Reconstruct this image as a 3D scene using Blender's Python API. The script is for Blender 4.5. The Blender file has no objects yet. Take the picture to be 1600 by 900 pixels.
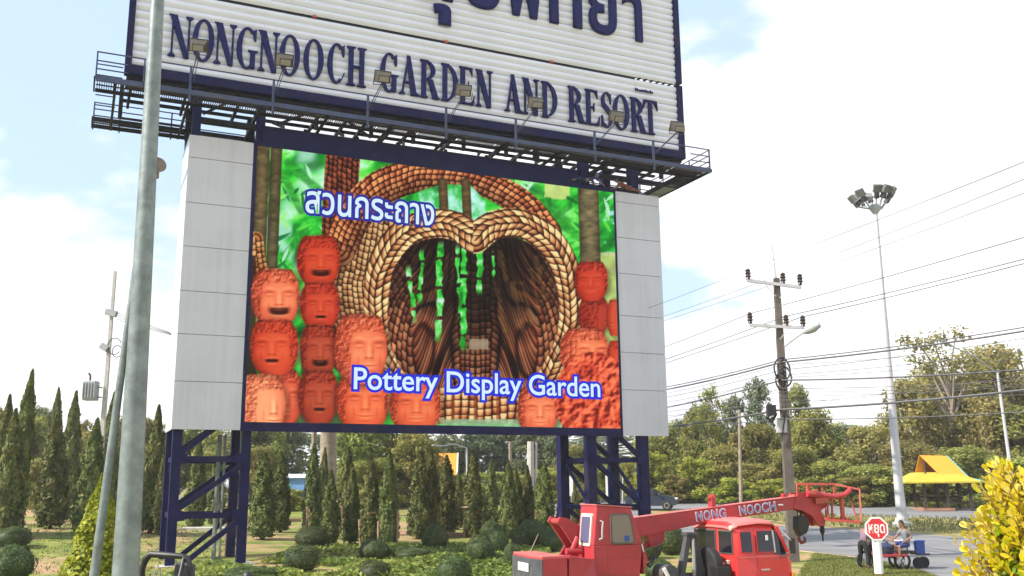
import bpy, bmesh, math, random
import numpy as np
from mathutils import Vector, Matrix
scene = bpy.context.scene
COL = scene.collection
R = math.radians

# ------------------------------------------------------------------ camera
F_PX, PITCH, ROLL = 1494.53, 0.203423, -0.009484
cp, sp, cr, sr = math.cos(PITCH), math.sin(PITCH), math.cos(ROLL), math.sin(ROLL)
AX_F = Vector((0, cp, sp)); r0 = Vector((1, 0, 0)); u0 = Vector((0, -sp, cp))
AX_R = r0*cr + u0*sr; AX_U = -r0*sr + u0*cr
EYE = Vector((0, 0, 3.0))
cam = bpy.data.cameras.new('camera'); cam_ob = bpy.data.objects.new('camera', cam); COL.objects.link(cam_ob)
m = Matrix((AX_R, AX_U, -AX_F)).transposed().to_4x4(); m.translation = EYE
cam_ob.matrix_world = m
cam.sensor_width = 36; cam.lens = 36*F_PX/1600; cam.clip_start = 0.1; cam.clip_end = 3000
scene.camera = cam_ob

# ------------------------------------------------------------------ light
scene.view_settings.view_transform = 'Standard'; scene.view_settings.look = 'None'
scene.view_settings.exposure = 0.70; scene.view_settings.gamma = 1.0
scene.render.filter_size = 1.9
scene.cycles.use_denoising = True
scene.cycles.max_bounces = 6; scene.cycles.transparent_max_bounces = 8
SUN_DIR = Vector((-0.80, -0.30, 0.0)).normalized()*math.cos(R(42)) + Vector((0, 0, math.sin(R(42))))   # towards the sun
SUN_EL = R(42); SUN_AZ = math.atan2(SUN_DIR.x, SUN_DIR.y)
sun = bpy.data.lights.new('sun', 'SUN'); sun.energy = 4.9; sun.angle = R(0.53); sun.color = (1.0, 0.93, 0.82)
sun_ob = bpy.data.objects.new('sun', sun); COL.objects.link(sun_ob)
sun_ob.rotation_euler = (-SUN_DIR).to_track_quat('-Z', 'Y').to_euler()
sun_ob.location = (-60, -30, 80)
world = bpy.data.worlds.new("World"); scene.world = world; world.use_nodes = True
wn, wl = world.node_tree.nodes, world.node_tree.links
for n in list(wn): wn.remove(n)
def W(t, **k):
    n = wn.new(t)
    for a, b in k.items(): setattr(n, a, b)
    return n
wout = W('ShaderNodeOutputWorld'); wbg = W('ShaderNodeBackground'); wbg.inputs['Strength'].default_value = 0.1
sky = W('ShaderNodeTexSky', sky_type='NISHITA'); sky.sun_disc = False
sky.sun_elevation = SUN_EL; sky.sun_rotation = SUN_AZ; sky.air_density = 1.0; sky.dust_density = 1.2; sky.ozone_density = 1.0
tc = W('ShaderNodeTexCoord')
mapc = W('ShaderNodeMapping'); mapc.inputs['Scale'].default_value = (1.0, 1.0, 2.1); mapc.inputs['Location'].default_value = (0.4, 5.2, 1.1)
n1 = W('ShaderNodeTexNoise'); n1.inputs['Scale'].default_value = 2.3; n1.inputs['Detail'].default_value = 9; n1.inputs['Roughness'].default_value = 0.52
wl.new(tc.outputs['Generated'], mapc.inputs['Vector']); wl.new(mapc.outputs['Vector'], n1.inputs['Vector'])
sep = W('ShaderNodeSeparateXYZ'); wl.new(tc.outputs['Generated'], sep.inputs['Vector'])
# cloud cover thickens towards the east (right) and the lower sky
def math_node(op, a, b=None, c=None):
    n = W('ShaderNodeMath', operation=op)
    for i, v in enumerate((a, b, c)):
        if v is None: continue
        if isinstance(v, (int, float)): n.inputs[i].default_value = v
        else: wl.new(v, n.inputs[i])
    return n.outputs[0]
CLOUD_X, CLOUD_Z, CLOUD_T = 0.20, -0.45, 0.285
bias = math_node('MULTIPLY_ADD', sep.outputs['X'], CLOUD_X, n1.outputs['Fac'])
bias = math_node('MULTIPLY_ADD', sep.outputs['Z'], CLOUD_Z, bias)
ramp = W('ShaderNodeValToRGB'); ramp.color_ramp.elements[0].position = CLOUD_T-0.02; ramp.color_ramp.elements[1].position = CLOUD_T+0.05
ramp.color_ramp.interpolation = 'EASE'
wl.new(bias, ramp.inputs['Fac'])
n2 = W('ShaderNodeTexNoise'); n2.inputs['Scale'].default_value = 5.0; n2.inputs['Detail'].default_value = 5
wl.new(mapc.outputs['Vector'], n2.inputs['Vector'])
cr2 = W('ShaderNodeValToRGB'); cr2.color_ramp.elements[0].position = 0.36; cr2.color_ramp.elements[1].position = 0.60
cr2.color_ramp.elements[0].color = (0.67, 0.685, 0.73, 1); cr2.color_ramp.elements[1].color = (1.0, 0.995, 0.985, 1)
wl.new(n2.outputs['Fac'], cr2.inputs['Fac'])
cs = W('ShaderNodeVectorMath', operation='SCALE'); wl.new(cr2.outputs['Color'], cs.inputs[0]); cs.inputs['Scale'].default_value = 9.2
# thin veil of haze lightens the blue
veil = W('ShaderNodeMix', data_type='RGBA'); veil.inputs['Factor'].default_value = 0.70
wl.new(sky.outputs['Color'], veil.inputs['A']); veil.inputs['B'].default_value = (5.3, 6.8, 9.0, 1)
mx = W('ShaderNodeMix', data_type='RGBA')
wl.new(ramp.outputs['Color'], mx.inputs['Factor']); wl.new(veil.outputs['Result'], mx.inputs['A']); wl.new(cs.outputs['Vector'], mx.inputs['B'])
wl.new(mx.outputs['Result'], wbg.inputs['Color']); wl.new(wbg.outputs[0], wout.inputs['Surface'])

# ------------------------------------------------------------------ helpers
def terrain(x, y):
    z = 0.037*max(0.0, min(y, 88.0)-40.0)
    z += 0.75*math.exp(-((x+25)/11.0)**2-((y-48)/11.0)**2)
    return z
def pix_ray(px, py):
    return AX_R*((px-800)/F_PX) - AX_U*((py-450)/F_PX) + AX_F
def at(px, py, Y):                       # the point at distance Y (metres north) along a sight line
    d = pix_ray(px, py); return EYE + d*(Y/d.y)
def at_z(px, py, z):
    d = pix_ray(px, py); return EYE + d*((z-EYE.z)/d.z)
def ground_at(px, py):                   # where a sight line meets the ground
    d = pix_ray(px, py); t = 20.0
    for _ in range(4000):
        P = EYE + d*t
        if P.z <= terrain(P.x, P.y): break
        t += 0.05
        if t > 170: break
    return Vector((P.x, P.y, terrain(P.x, P.y)))
def mpp(Y): return Y/F_PX                # metres per photograph pixel at distance Y

class MB:
    def __init__(s): s.v = []; s.f = []
    def add(s, vs, fs):
        o = len(s.v); s.v += [tuple(v) for v in vs]; s.f += [tuple(i+o for i in f) for f in fs]; return s
    def box(s, x0, x1, y0, y1, z0, z1):
        return s.add([(x0,y0,z0),(x1,y0,z0),(x1,y1,z0),(x0,y1,z0),(x0,y0,z1),(x1,y0,z1),(x1,y1,z1),(x0,y1,z1)],
            [(0,3,2,1),(4,5,6,7),(0,1,5,4),(1,2,6,5),(2,3,7,6),(3,0,4,7)])
    def hexa(s, p):                      # eight corners: bottom four, top four
        return s.add(p, [(0,3,2,1),(4,5,6,7),(0,1,5,4),(1,2,6,5),(2,3,7,6),(3,0,4,7)])
    def bar(s, a, b, w, h=None, up=(0,0,1), w2=None, h2=None):
        a = Vector(a); b = Vector(b); h = w if h is None else h; w2 = w if w2 is None else w2; h2 = h if h2 is None else h2
        d = (b-a).normalized(); u = Vector(up)
        if abs(d.dot(u)) > 0.98: u = Vector((0,1,0))
        x = d.cross(u).normalized(); y = x.cross(d)
        P = []
        for c, ww, hh in ((a,w,h),(b,w2,h2)):
            P += [c-x*ww/2-y*hh/2, c+x*ww/2-y*hh/2, c+x*ww/2+y*hh/2, c-x*ww/2+y*hh/2]
        return s.hexa(P)
    def tube(s, pts, r, n=8, cap=True, closed=False):
        pts = [Vector(p) for p in pts]; k = len(pts)
        rr = list(r) if hasattr(r, '__len__') else [r]*k
        rings = []; prev = None
        for i, p in enumerate(pts):
            if closed: d = (pts[(i+1) % k]-pts[i-1]).normalized()
            else: d = (pts[min(i+1,k-1)]-pts[max(i-1,0)]).normalized()
            if prev is None:
                u = Vector((0,0,1)) if abs(d.z) < 0.9 else Vector((1,0,0))
                x = d.cross(u).normalized()
            else: x = (prev - d*prev.dot(d)).normalized()
            prev = x; y = d.cross(x)
            rings.append([p + (x*math.cos(2*math.pi*j/n)+y*math.sin(2*math.pi*j/n))*rr[i] for j in range(n)])
        vs = [v for g in rings for v in g]; fs = []
        m_ = k if closed else k-1
        for i in range(m_):
            a = i*n; b = ((i+1) % k)*n
            for j in range(n): fs.append((a+j, a+(j+1) % n, b+(j+1) % n, b+j))
        if cap and not closed: fs += [tuple(range(n-1,-1,-1)), tuple(range((k-1)*n, k*n))]
        return s.add(vs, fs)
    def prism(s, poly, O, A, B, N, d):   # polygon in the plane (A, B) at O, extruded by d along N
        O = Vector(O); A = Vector(A); B = Vector(B); N = Vector(N); k = len(poly)
        vs = [O+A*p[0]+B*p[1] for p in poly] + [O+A*p[0]+B*p[1]+N*d for p in poly]
        fs = [tuple(range(k-1,-1,-1)), tuple(range(k,2*k))] + [(i,(i+1) % k,k+(i+1) % k,k+i) for i in range(k)]
        return s.add(vs, fs)
    def lathe(s, prof, O=(0,0,0), n=16, axis=None):
        O = Vector(O); ax = Vector(axis or (0,0,1)).normalized()
        u = Vector((1,0,0)) if abs(ax.x) < 0.9 else Vector((0,1,0)); x = ax.cross(u).normalized(); y = ax.cross(x)
        vs = []; fs = []
        for r_, z in prof:
            for j in range(n):
                a = 2*math.pi*j/n; vs.append(O+ax*z+(x*math.cos(a)+y*math.sin(a))*r_)
        for i in range(len(prof)-1):
            for j in range(n): fs.append((i*n+j, i*n+(j+1) % n, (i+1)*n+(j+1) % n, (i+1)*n+j))
        fs += [tuple(range(n-1,-1,-1)), tuple(range((len(prof)-1)*n, len(prof)*n))]
        return s.add(vs, fs)
    def quad(s, a, b, c, d): return s.add([a,b,c,d], [(0,1,2,3)])
    def mesh(s, name, mat, smooth=False):
        me = bpy.data.meshes.new(name); me.from_pydata([tuple(v) for v in s.v], [], s.f)
        me.materials.append(mat)
        bm = bmesh.new(); bm.from_mesh(me); bmesh.ops.recalc_face_normals(bm, faces=bm.faces); bm.to_mesh(me); bm.free()
        if smooth:
            for p in me.polygons: p.use_smooth = True
            me.set_sharp_from_angle(angle=R(42))
        return me
    def build(s, name, mat, parent=None, smooth=False, off=None, bevel=0):
        if off is not None:
            o3 = Vector(off); s.v = [tuple(Vector(v)-o3) for v in s.v]
        ob = bpy.data.objects.new(name, s.mesh(name, mat, smooth)); COL.objects.link(ob)
        if parent is not None: ob.parent = parent
        if bevel:
            b = ob.modifiers.new('bevel','BEVEL'); b.width = bevel; b.segments = 2; b.limit_method = 'ANGLE'
        return ob
def link_mesh(name, me, parent=None, loc=(0,0,0), rot=(0,0,0), scl=(1,1,1)):
    ob = bpy.data.objects.new(name, me); COL.objects.link(ob); ob.location = loc; ob.rotation_euler = rot; ob.scale = scl
    if parent is not None: ob.parent = parent
    return ob
def tag(o, label, cat, group=None):
    o['label'] = label; o['category'] = cat
    if group: o['group'] = group
    return o
def thing(name, label, cat, loc=(0,0,0), rotz=0.0, group=None):
    o = bpy.data.objects.new(name, None); COL.objects.link(o); o.location = loc; o.rotation_euler = (0,0,rotz); o.empty_display_size = 0.3
    return tag(o, label, cat, group)
def structure(o): o['kind'] = 'structure'; return o
def copy_tree(o, parent=None):
    c = o.copy(); COL.objects.link(c); c.parent = parent
    for ch in list(o.children): copy_tree(ch, c)
    return c
def np_mesh(name, V, F4, mat, tint=None, smooth=False):
    me = bpy.data.meshes.new(name); nv, nf = len(V), len(F4)
    me.vertices.add(nv); me.vertices.foreach_set('co', np.asarray(V, np.float32).ravel())
    me.loops.add(nf*4); me.loops.foreach_set('vertex_index', np.asarray(F4, np.int32).ravel())
    me.polygons.add(nf); me.polygons.foreach_set('loop_start', np.arange(0, nf*4, 4, dtype=np.int32))
    if tint is not None:
        a = me.attributes.new('tint', 'FLOAT', 'POINT'); a.data.foreach_set('value', np.asarray(tint, np.float32))
    me.materials.append(mat); me.update(calc_edges=True); me.validate()
    if smooth: me.polygons.foreach_set('use_smooth', np.ones(nf, bool))
    return me
def leaf_cards(C, N, size, rng, aspect=1.7, fold=0.0):
    """one small four-cornered leaf per centre; N: the way each leaf mostly faces"""
    n = len(C); T = rng.normal(size=(n,3)); N = N + rng.normal(size=(n,3))*0.45
    N /= np.linalg.norm(N, axis=1, keepdims=True)+1e-9
    T -= N*(T*N).sum(1, keepdims=True); T /= np.linalg.norm(T, axis=1, keepdims=True)+1e-9
    B = np.cross(N, T); s = (size*rng.uniform(0.7,1.35,n))[:,None]
    V = np.empty((n,4,3)); V[:,0] = C-T*s*aspect/2; V[:,1] = C+B*s/2+N*s*0.12; V[:,2] = C+T*s*aspect/2; V[:,3] = C-B*s/2+N*s*0.12
    F = np.arange(n*4).reshape(n,4)
    return V.reshape(-1,3), F

# ------------------------------------------------------------------ materials
def mat_base(name):
    mt = bpy.data.materials.new(name); mt.use_nodes = True
    return mt, mt.node_tree.nodes, mt.node_tree.links, mt.node_tree.nodes['Principled BSDF']
def mat(name, col, rough=0.6, metal=0.0, var=0.15, scale=6.0, bump=0.0, bscale=40.0, stain=None, stain_amt=0.4, spec=0.5, coat=0.0):
    """plain surface with grain, blotches of wear and fine relief"""
    mt, n, l, b = mat_base(name)
    tcn = n.new('ShaderNodeTexCoord'); no = n.new('ShaderNodeTexNoise'); no.inputs['Scale'].default_value = scale; no.inputs['Detail'].default_value = 8; no.inputs['Roughness'].default_value = 0.6
    l.new(tcn.outputs['Object'], no.inputs['Vector'])
    rp = n.new('ShaderNodeValToRGB'); rp.color_ramp.elements[0].position = 0.3; rp.color_ramp.elements[1].position = 0.72
    c = Vector(col[:3]); st = Vector(stain[:3]) if stain else None
    rp.color_ramp.elements[0].color = (*(c*(1-var)), 1); rp.color_ramp.elements[1].color = (*[min(1,v) for v in c*(1+var)], 1)
    l.new(no.outputs['Fac'], rp.inputs['Fac']); out = rp.outputs['Color']
    if st is not None:
        n2_ = n.new('ShaderNodeTexNoise'); n2_.inputs['Scale'].default_value = scale*0.45; n2_.inputs['Detail'].default_value = 10; n2_.inputs['Roughness'].default_value = 0.7
        l.new(tcn.outputs['Object'], n2_.inputs['Vector'])
        r2 = n.new('ShaderNodeValToRGB'); r2.color_ramp.elements[0].position = 0.52; r2.color_ramp.elements[1].position = 0.66
        r2.color_ramp.elements[1].color = (stain_amt,)*3+(1,)
        l.new(n2_.outputs['Fac'], r2.inputs['Fac'])
        mxn = n.new('ShaderNodeMix'); mxn.data_type = 'RGBA'; l.new(r2.outputs['Color'], mxn.inputs['Factor']); l.new(out, mxn.inputs['A']); mxn.inputs['B'].default_value = (*st, 1)
        out = mxn.outputs['Result']
    l.new(out, b.inputs['Base Color']); b.inputs['Roughness'].default_value = rough; b.inputs['Metallic'].default_value = metal
    b.inputs['Specular IOR Level'].default_value = spec; b.inputs['Coat Weight'].default_value = coat
    if bump:
        n3 = n.new('ShaderNodeTexNoise'); n3.inputs['Scale'].default_value = bscale; n3.inputs['Detail'].default_value = 6
        l.new(tcn.outputs['Object'], n3.inputs['Vector'])
        bp = n.new('ShaderNodeBump'); bp.inputs['Strength'].default_value = bump; bp.inputs['Distance'].default_value = 0.02
        l.new(n3.outputs['Fac'], bp.inputs['Height']); l.new(bp.outputs['Normal'], b.inputs['Normal'])
    return mt
def leaf_mat(name, stops, trans=0.3, rough=0.55, hue_var=0.04):
    """foliage: each leaf takes its own colour from the ramp, each plant its own slight hue"""
    mt, n, l, b = mat_base(name)
    at_ = n.new('ShaderNodeAttribute'); at_.attribute_name = 'tint'
    rp = n.new('ShaderNodeValToRGB'); e = rp.color_ramp.elements
    while len(e) < len(stops): e.new(0.5)
    for i, c in enumerate(stops): e[i].position = i/(len(stops)-1); e[i].color = (*c, 1)
    l.new(at_.outputs['Fac'], rp.inputs['Fac'])
    oi = n.new('ShaderNodeObjectInfo'); hs = n.new('ShaderNodeHueSaturation')
    mr = n.new('ShaderNodeMapRange'); mr.inputs['To Min'].default_value = 0.5-hue_var; mr.inputs['To Max'].default_value = 0.5+hue_var
    l.new(oi.outputs['Random'], mr.inputs['Value']); l.new(mr.outputs['Result'], hs.inputs['Hue'])
    mr2 = n.new('ShaderNodeMapRange'); mr2.inputs['To Min'].default_value = 0.85; mr2.inputs['To Max'].default_value = 1.2
    l.new(oi.outputs['Random'], mr2.inputs['Value']); l.new(mr2.outputs['Result'], hs.inputs['Value'])
    l.new(rp.outputs['Color'], hs.inputs['Color']); l.new(hs.outputs['Color'], b.inputs['Base Color'])
    b.inputs['Roughness'].default_value = rough; b.inputs['Specular IOR Level'].default_value = 0.3
    tr = n.new('ShaderNodeBsdfTranslucent'); l.new(hs.outputs['Color'], tr.inputs['Color'])
    ms = n.new('ShaderNodeMixShader'); ms.inputs[0].default_value = trans
    l.new(b.outputs[0], ms.inputs[1]); l.new(tr.outputs[0], ms.inputs[2]); l.new(ms.outputs[0], n['Material Output'].inputs['Surface'])
    return mt
def glass_mat(name, col, rough=0.05, alpha=1.0):
    mt, n, l, b = mat_base(name); b.inputs['Base Color'].default_value = (*col, 1); b.inputs['Roughness'].default_value = rough
    b.inputs['Specular IOR Level'].default_value = 0.7; b.inputs['Alpha'].default_value = alpha
    return mt
def streak_mat(name, col, dark, rough):
    mt, n, l, b = mat_base(name)
    tcn = n.new('ShaderNodeTexCoord'); mp_ = n.new('ShaderNodeMapping'); mp_.inputs['Scale'].default_value = (5.0,5.0,0.10); l.new(tcn.outputs['Object'], mp_.inputs['Vector'])
    a = n.new('ShaderNodeTexNoise'); a.inputs['Scale'].default_value = 1.0; a.inputs['Detail'].default_value = 8; a.inputs['Roughness'].default_value = 0.65; l.new(mp_.outputs['Vector'], a.inputs['Vector'])
    c = n.new('ShaderNodeTexNoise'); c.inputs['Scale'].default_value = 0.6; c.inputs['Detail'].default_value = 5; l.new(tcn.outputs['Object'], c.inputs['Vector'])
    ad = n.new('ShaderNodeMath'); ad.operation = 'MULTIPLY'; l.new(a.outputs['Fac'], ad.inputs[0]); l.new(c.outputs['Fac'], ad.inputs[1])
    r_ = n.new('ShaderNodeValToRGB'); r_.color_ramp.elements[0].position = 0.20; r_.color_ramp.elements[1].position = 0.42; r_.color_ramp.elements[0].color = (*col,1); r_.color_ramp.elements[1].color = (*dark,1)
    l.new(ad.outputs[0], r_.inputs['Fac']); l.new(r_.outputs['Color'], b.inputs['Base Color']); b.inputs['Roughness'].default_value = rough
    wv = n.new('ShaderNodeTexNoise'); wv.inputs['Scale'].default_value = 0.9; l.new(tcn.outputs['Object'], wv.inputs['Vector']); bp = n.new('ShaderNodeBump'); bp.inputs['Strength'].default_value = 0.12; bp.inputs['Distance'].default_value = 0.15
    l.new(wv.outputs['Fac'], bp.inputs['Height']); l.new(bp.outputs['Normal'], b.inputs['Normal']); return mt
M = dict(
  navy = mat('navy paint', (0.010,0.0115,0.060), 0.55, 0, 0.25, 1.2, 0.08, 30, (0.045,0.032,0.036), 0.5, spec=0.12),
  letter = mat('navy letter sheet', (0.012,0.015,0.092), 0.55, 0, 0.18, 0.9, spec=0.12),
  steel = mat('dark weathered steel', (0.014,0.014,0.020), 0.65, 0.1, 0.4, 2.5, 0.1, 30, (0.035,0.024,0.018), 0.5, spec=0.2),
  bluesteel = mat('blue grey painted steel', (0.045,0.060,0.125), 0.5, 0.1, 0.3, 2.0, stain=(0.10,0.07,0.05), stain_amt=0.35),
  grate = mat('galvanised grating', (0.035,0.031,0.030), 0.65, 0.2, 0.4, 3.0, stain=(0.05,0.032,0.022), stain_amt=0.5, spec=0.25),
  slat = mat('white corrugated sheet', (0.72,0.735,0.785), 0.42, 0, 0.05, 0.5, 0.05, 8, (0.62,0.63,0.655), 0.3),
  clad = streak_mat('pale grey cladding', (0.55,0.56,0.605), (0.485,0.49,0.525), 0.34),
  cladseam = mat('cladding joint', (0.32,0.32,0.35), 0.7),
  galv = mat('galvanised pole', (0.21,0.245,0.24), 0.5, 0.35, 0.30, 7.0, 0.15, 18, (0.115,0.145,0.145), 0.7),
  galv2 = mat('pale galvanised mast', (0.50,0.50,0.52), 0.5, 0.2, 0.1, 2.0),
  concrete = mat('pole concrete', (0.120,0.100,0.085), 0.85, 0, 0.3, 3.0, 0.25, 30, (0.06,0.05,0.045), 0.6),
  paleconc = mat('pale concrete', (0.46,0.44,0.41), 0.85, 0, 0.15, 3.0, 0.2, 20),
  black = mat('black plastic', (0.012,0.012,0.014), 0.5, 0, 0.3, 8),
  rubber = mat('tyre rubber', (0.015,0.015,0.016), 0.8, 0, 0.3, 12),
  chrome = mat('bare metal', (0.55,0.55,0.56), 0.3, 0.9, 0.1, 8),
  red = mat('red truck paint', (0.62,0.036,0.036), 0.40, 0, 0.12, 1.8, 0.04, 30, (0.46,0.10,0.085), 0.5, coat=0.2),
  redroof = mat('pale red roof paint', (0.68,0.155,0.145), 0.5, 0, 0.12, 2.2, stain=(0.60,0.17,0.14), stain_amt=0.5),
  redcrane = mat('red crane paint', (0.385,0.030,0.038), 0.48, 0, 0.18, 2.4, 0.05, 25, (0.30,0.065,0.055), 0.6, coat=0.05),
  redtop = mat('lighter red top paint', (0.52,0.13,0.12), 0.6, 0, 0.2, 3.0, stain=(0.26,0.12,0.09), stain_amt=0.7),  # lighter red for operator roof, boom top and counterweight top, with brownish blotches
  cwgrey = mat('dirty charcoal plate', (0.055,0.060,0.066), 0.7, 0, 0.35, 5.0, 0.2, 20, (0.14,0.11,0.10), 0.6),
  jib = mat('orange red jib paint', (0.42,0.075,0.05), 0.6, 0, 0.25, 4.0, stain=(0.22,0.10,0.06), stain_amt=0.6),
  cream = mat('cream rubber seal', (0.68,0.55,0.45), 0.6),
  seal = mat('grey rubber seal', (0.10,0.085,0.075), 0.7),
  white = mat('white paint', (0.80,0.80,0.78), 0.5, 0, 0.06, 4),
  signred = mat('sign red', (0.62,0.022,0.028), 0.45, 0, 0.06, 3),
  brownred = mat('rusty red base', (0.20,0.05,0.035), 0.8),
  darkglass = glass_mat('tinted glass', (0.010,0.010,0.022), 0.06),
  lampface = mat('floodlight glass', (0.27,0.255,0.235), 0.15, 0, 0.1, 6),
  lampbody = mat('floodlight housing', (0.075,0.068,0.054), 0.6, 0.1, 0.25, 6, stain=(0.13,0.085,0.05), stain_amt=0.5, spec=0.25),
  lampgrey = mat('grey floodlight housing', (0.15,0.155,0.15), 0.55, 0.2, 0.2, 6),
  horn = mat('weathered horn', (0.22,0.17,0.135), 0.75, 0, 0.2, 20),
  bark = mat('bark', (0.13,0.095,0.065), 0.9, 0, 0.35, 4, 0.5, 20),
  palebark = mat('pale bark', (0.27,0.22,0.17), 0.9, 0, 0.3, 3, 0.4, 14),
  stake = mat('support stake', (0.36,0.23,0.15), 0.85, 0, 0.25, 8),
  wire = mat('cable sheath', (0.10,0.10,0.11), 0.6),
  insul = mat('brown insulator', (0.045,0.028,0.024), 0.3),
  skin = mat('brown skin', (0.26,0.13,0.08), 0.55, 0, 0.1, 20),
  hair = mat('black hair', (0.010,0.008,0.008), 0.5, 0, 0.3, 30),
  lilac = mat('lilac shirt', (0.20,0.13,0.18), 0.85, 0, 0.15, 12),
  navycloth = mat('dark blue cloth', (0.020,0.030,0.085), 0.85, 0, 0.2, 12),
  blackcloth = mat('black cloth', (0.012,0.012,0.016), 0.85, 0, 0.3, 12),
  greycloth = mat('grey cloth', (0.20,0.22,0.25), 0.85, 0, 0.12, 12),
  bluecloth = mat('blue cloth', (0.025,0.04,0.15), 0.85, 0, 0.15, 12),
  tealcloth = mat('teal cloth', (0.06,0.22,0.30), 0.85, 0, 0.15, 12),
  browncloth = mat('brown cloth', (0.20,0.065,0.04), 0.85, 0, 0.15, 12),
  coolblue = mat('blue plastic crate', (0.016,0.06,0.30), 0.4, 0, 0.1, 6),
  foam = mat('white foam box', (0.62,0.66,0.74), 0.7, 0, 0.08, 6),
  orange = mat('orange sheet roof', (0.72,0.30,0.025), 0.5, 0, 0.10, 1.5, stain=(0.58,0.22,0.03), stain_amt=0.4),
  yellowroof = mat('yellow green roof edge', (0.46,0.36,0.032), 0.6, 0, 0.15, 2),
  teal = mat('teal ridge trim', (0.10,0.36,0.34), 0.5),
  darkwood = mat('dark timber', (0.045,0.030,0.022), 0.8, 0, 0.3, 5),
  cabinet = mat('grey cabinet', (0.34,0.37,0.37), 0.5, 0, 0.08, 3),
  beige = mat('beige cabinet', (0.36,0.32,0.23), 0.6, 0, 0.12, 4, stain=(0.24,0.20,0.13), stain_amt=0.5),
  brick = mat('low brick wall', (0.34,0.17,0.11), 0.9, 0, 0.25, 3, 0.3, 12),
  carpaint = mat('charcoal car paint', (0.045,0.060,0.085), 0.25, 0.4, 0.08, 2, coat=0.6),
  bluesheet = mat('blue sheet', (0.16,0.33,0.62), 0.6, 0, 0.2, 1.2),
)
# ------------------------------------------------------------------ ground
def ground_mat():
    mt, n, l, b = mat_base('ground')
    geo = n.new('ShaderNodeNewGeometry')
    def noise(sc, det=6, ro=0.6):
        x = n.new('ShaderNodeTexNoise'); x.inputs['Scale'].default_value = sc; x.inputs['Detail'].default_value = det; x.inputs['Roughness'].default_value = ro
        l.new(geo.outputs['Position'], x.inputs['Vector']); return x.outputs['Fac']
    def rampn(f, p0, p1, c0, c1):
        r_ = n.new('ShaderNodeValToRGB'); r_.color_ramp.elements[0].position = p0; r_.color_ramp.elements[1].position = p1
        r_.color_ramp.elements[0].color = (*c0,1); r_.color_ramp.elements[1].color = (*c1,1); l.new(f, r_.inputs['Fac']); return r_.outputs['Color']
    grass = rampn(noise(1.1, 8), 0.35, 0.68, (0.105,0.150,0.030), (0.270,0.275,0.070))
    soil = rampn(noise(2.6, 8), 0.3, 0.7, (0.30,0.185,0.095), (0.44,0.30,0.17))
    maskc = rampn(noise(0.23, 7, 0.65), 0.47, 0.58, (0,0,0), (1,1,1))
    mxn = n.new('ShaderNodeMix'); mxn.data_type = 'RGBA'; l.new(maskc, mxn.inputs['Factor']); l.new(grass, mxn.inputs['A']); l.new(soil, mxn.inputs['B'])
    l.new(mxn.outputs['Result'], b.inputs['Base Color']); b.inputs['Roughness'].default_value = 0.95; b.inputs['Specular IOR Level'].default_value = 0.15
    bp = n.new('ShaderNodeBump'); bp.inputs['Strength'].default_value = 0.6; bp.inputs['Distance'].default_value = 0.08
    l.new(noise(7, 8), bp.inputs['Height']); l.new(bp.outputs['Normal'], b.inputs['Normal'])
    return mt
def sheet(name, mtl, xs, ys, dz):
    V = [(x, y, terrain(x,y)+dz) for y in ys for x in xs]; nx = len(xs)
    Fc = [(j*nx+i, j*nx+i+1, (j+1)*nx+i+1, (j+1)*nx+i) for j in range(len(ys)-1) for i in range(nx-1)]
    return link_mesh(name, np_mesh(name, np.array(V), np.array(Fc), mtl, smooth=True))
xs = list(np.concatenate([[-900,-400,-200,-120,-80], np.arange(-60,61,1.5), [80,120,200,400,900]]))
ys = list(np.concatenate([[-60,-30,-10,10,20], np.arange(26,92,1.2), [100,120,160,240,400,800,1500]]))
structure(sheet('ground', ground_mat(), xs, ys, 0.0))
# two carriageways with a grass strip between them, bending away to the left; edges measured as pixels on the ground
def asphalt():
    mt, n, l, b = mat_base('asphalt')
    geo = n.new('ShaderNodeNewGeometry'); no = n.new('ShaderNodeTexNoise'); no.inputs['Scale'].default_value = 0.5; no.inputs['Detail'].default_value = 9; no.inputs['Roughness'].default_value = 0.65
    mp_ = n.new('ShaderNodeMapping'); mp_.inputs['Scale'].default_value = (0.35,1.6,1); mp_.inputs['Rotation'].default_value = (0,0,R(-12))
    l.new(geo.outputs['Position'], mp_.inputs['Vector']); l.new(mp_.outputs['Vector'], no.inputs['Vector'])
    r_ = n.new('ShaderNodeValToRGB'); r_.color_ramp.elements[0].position = 0.32; r_.color_ramp.elements[1].position = 0.7
    r_.color_ramp.elements[0].color = (0.13,0.13,0.135,1); r_.color_ramp.elements[1].color = (0.24,0.235,0.235,1)
    l.new(no.outputs['Fac'], r_.inputs['Fac']); l.new(r_.outputs['Color'], b.inputs['Base Color']); b.inputs['Roughness'].default_value = 0.85
    n3 = n.new('ShaderNodeTexNoise'); n3.inputs['Scale'].default_value = 25; l.new(geo.outputs['Position'], n3.inputs['Vector'])
    bp = n.new('ShaderNodeBump'); bp.inputs['Strength'].default_value = 0.3; bp.inputs['Distance'].default_value = 0.02
    l.new(n3.outputs['Fac'], bp.inputs['Height']); l.new(bp.outputs['Normal'], b.inputs['Normal'])
    return mt
ASPH = asphalt()
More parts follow.
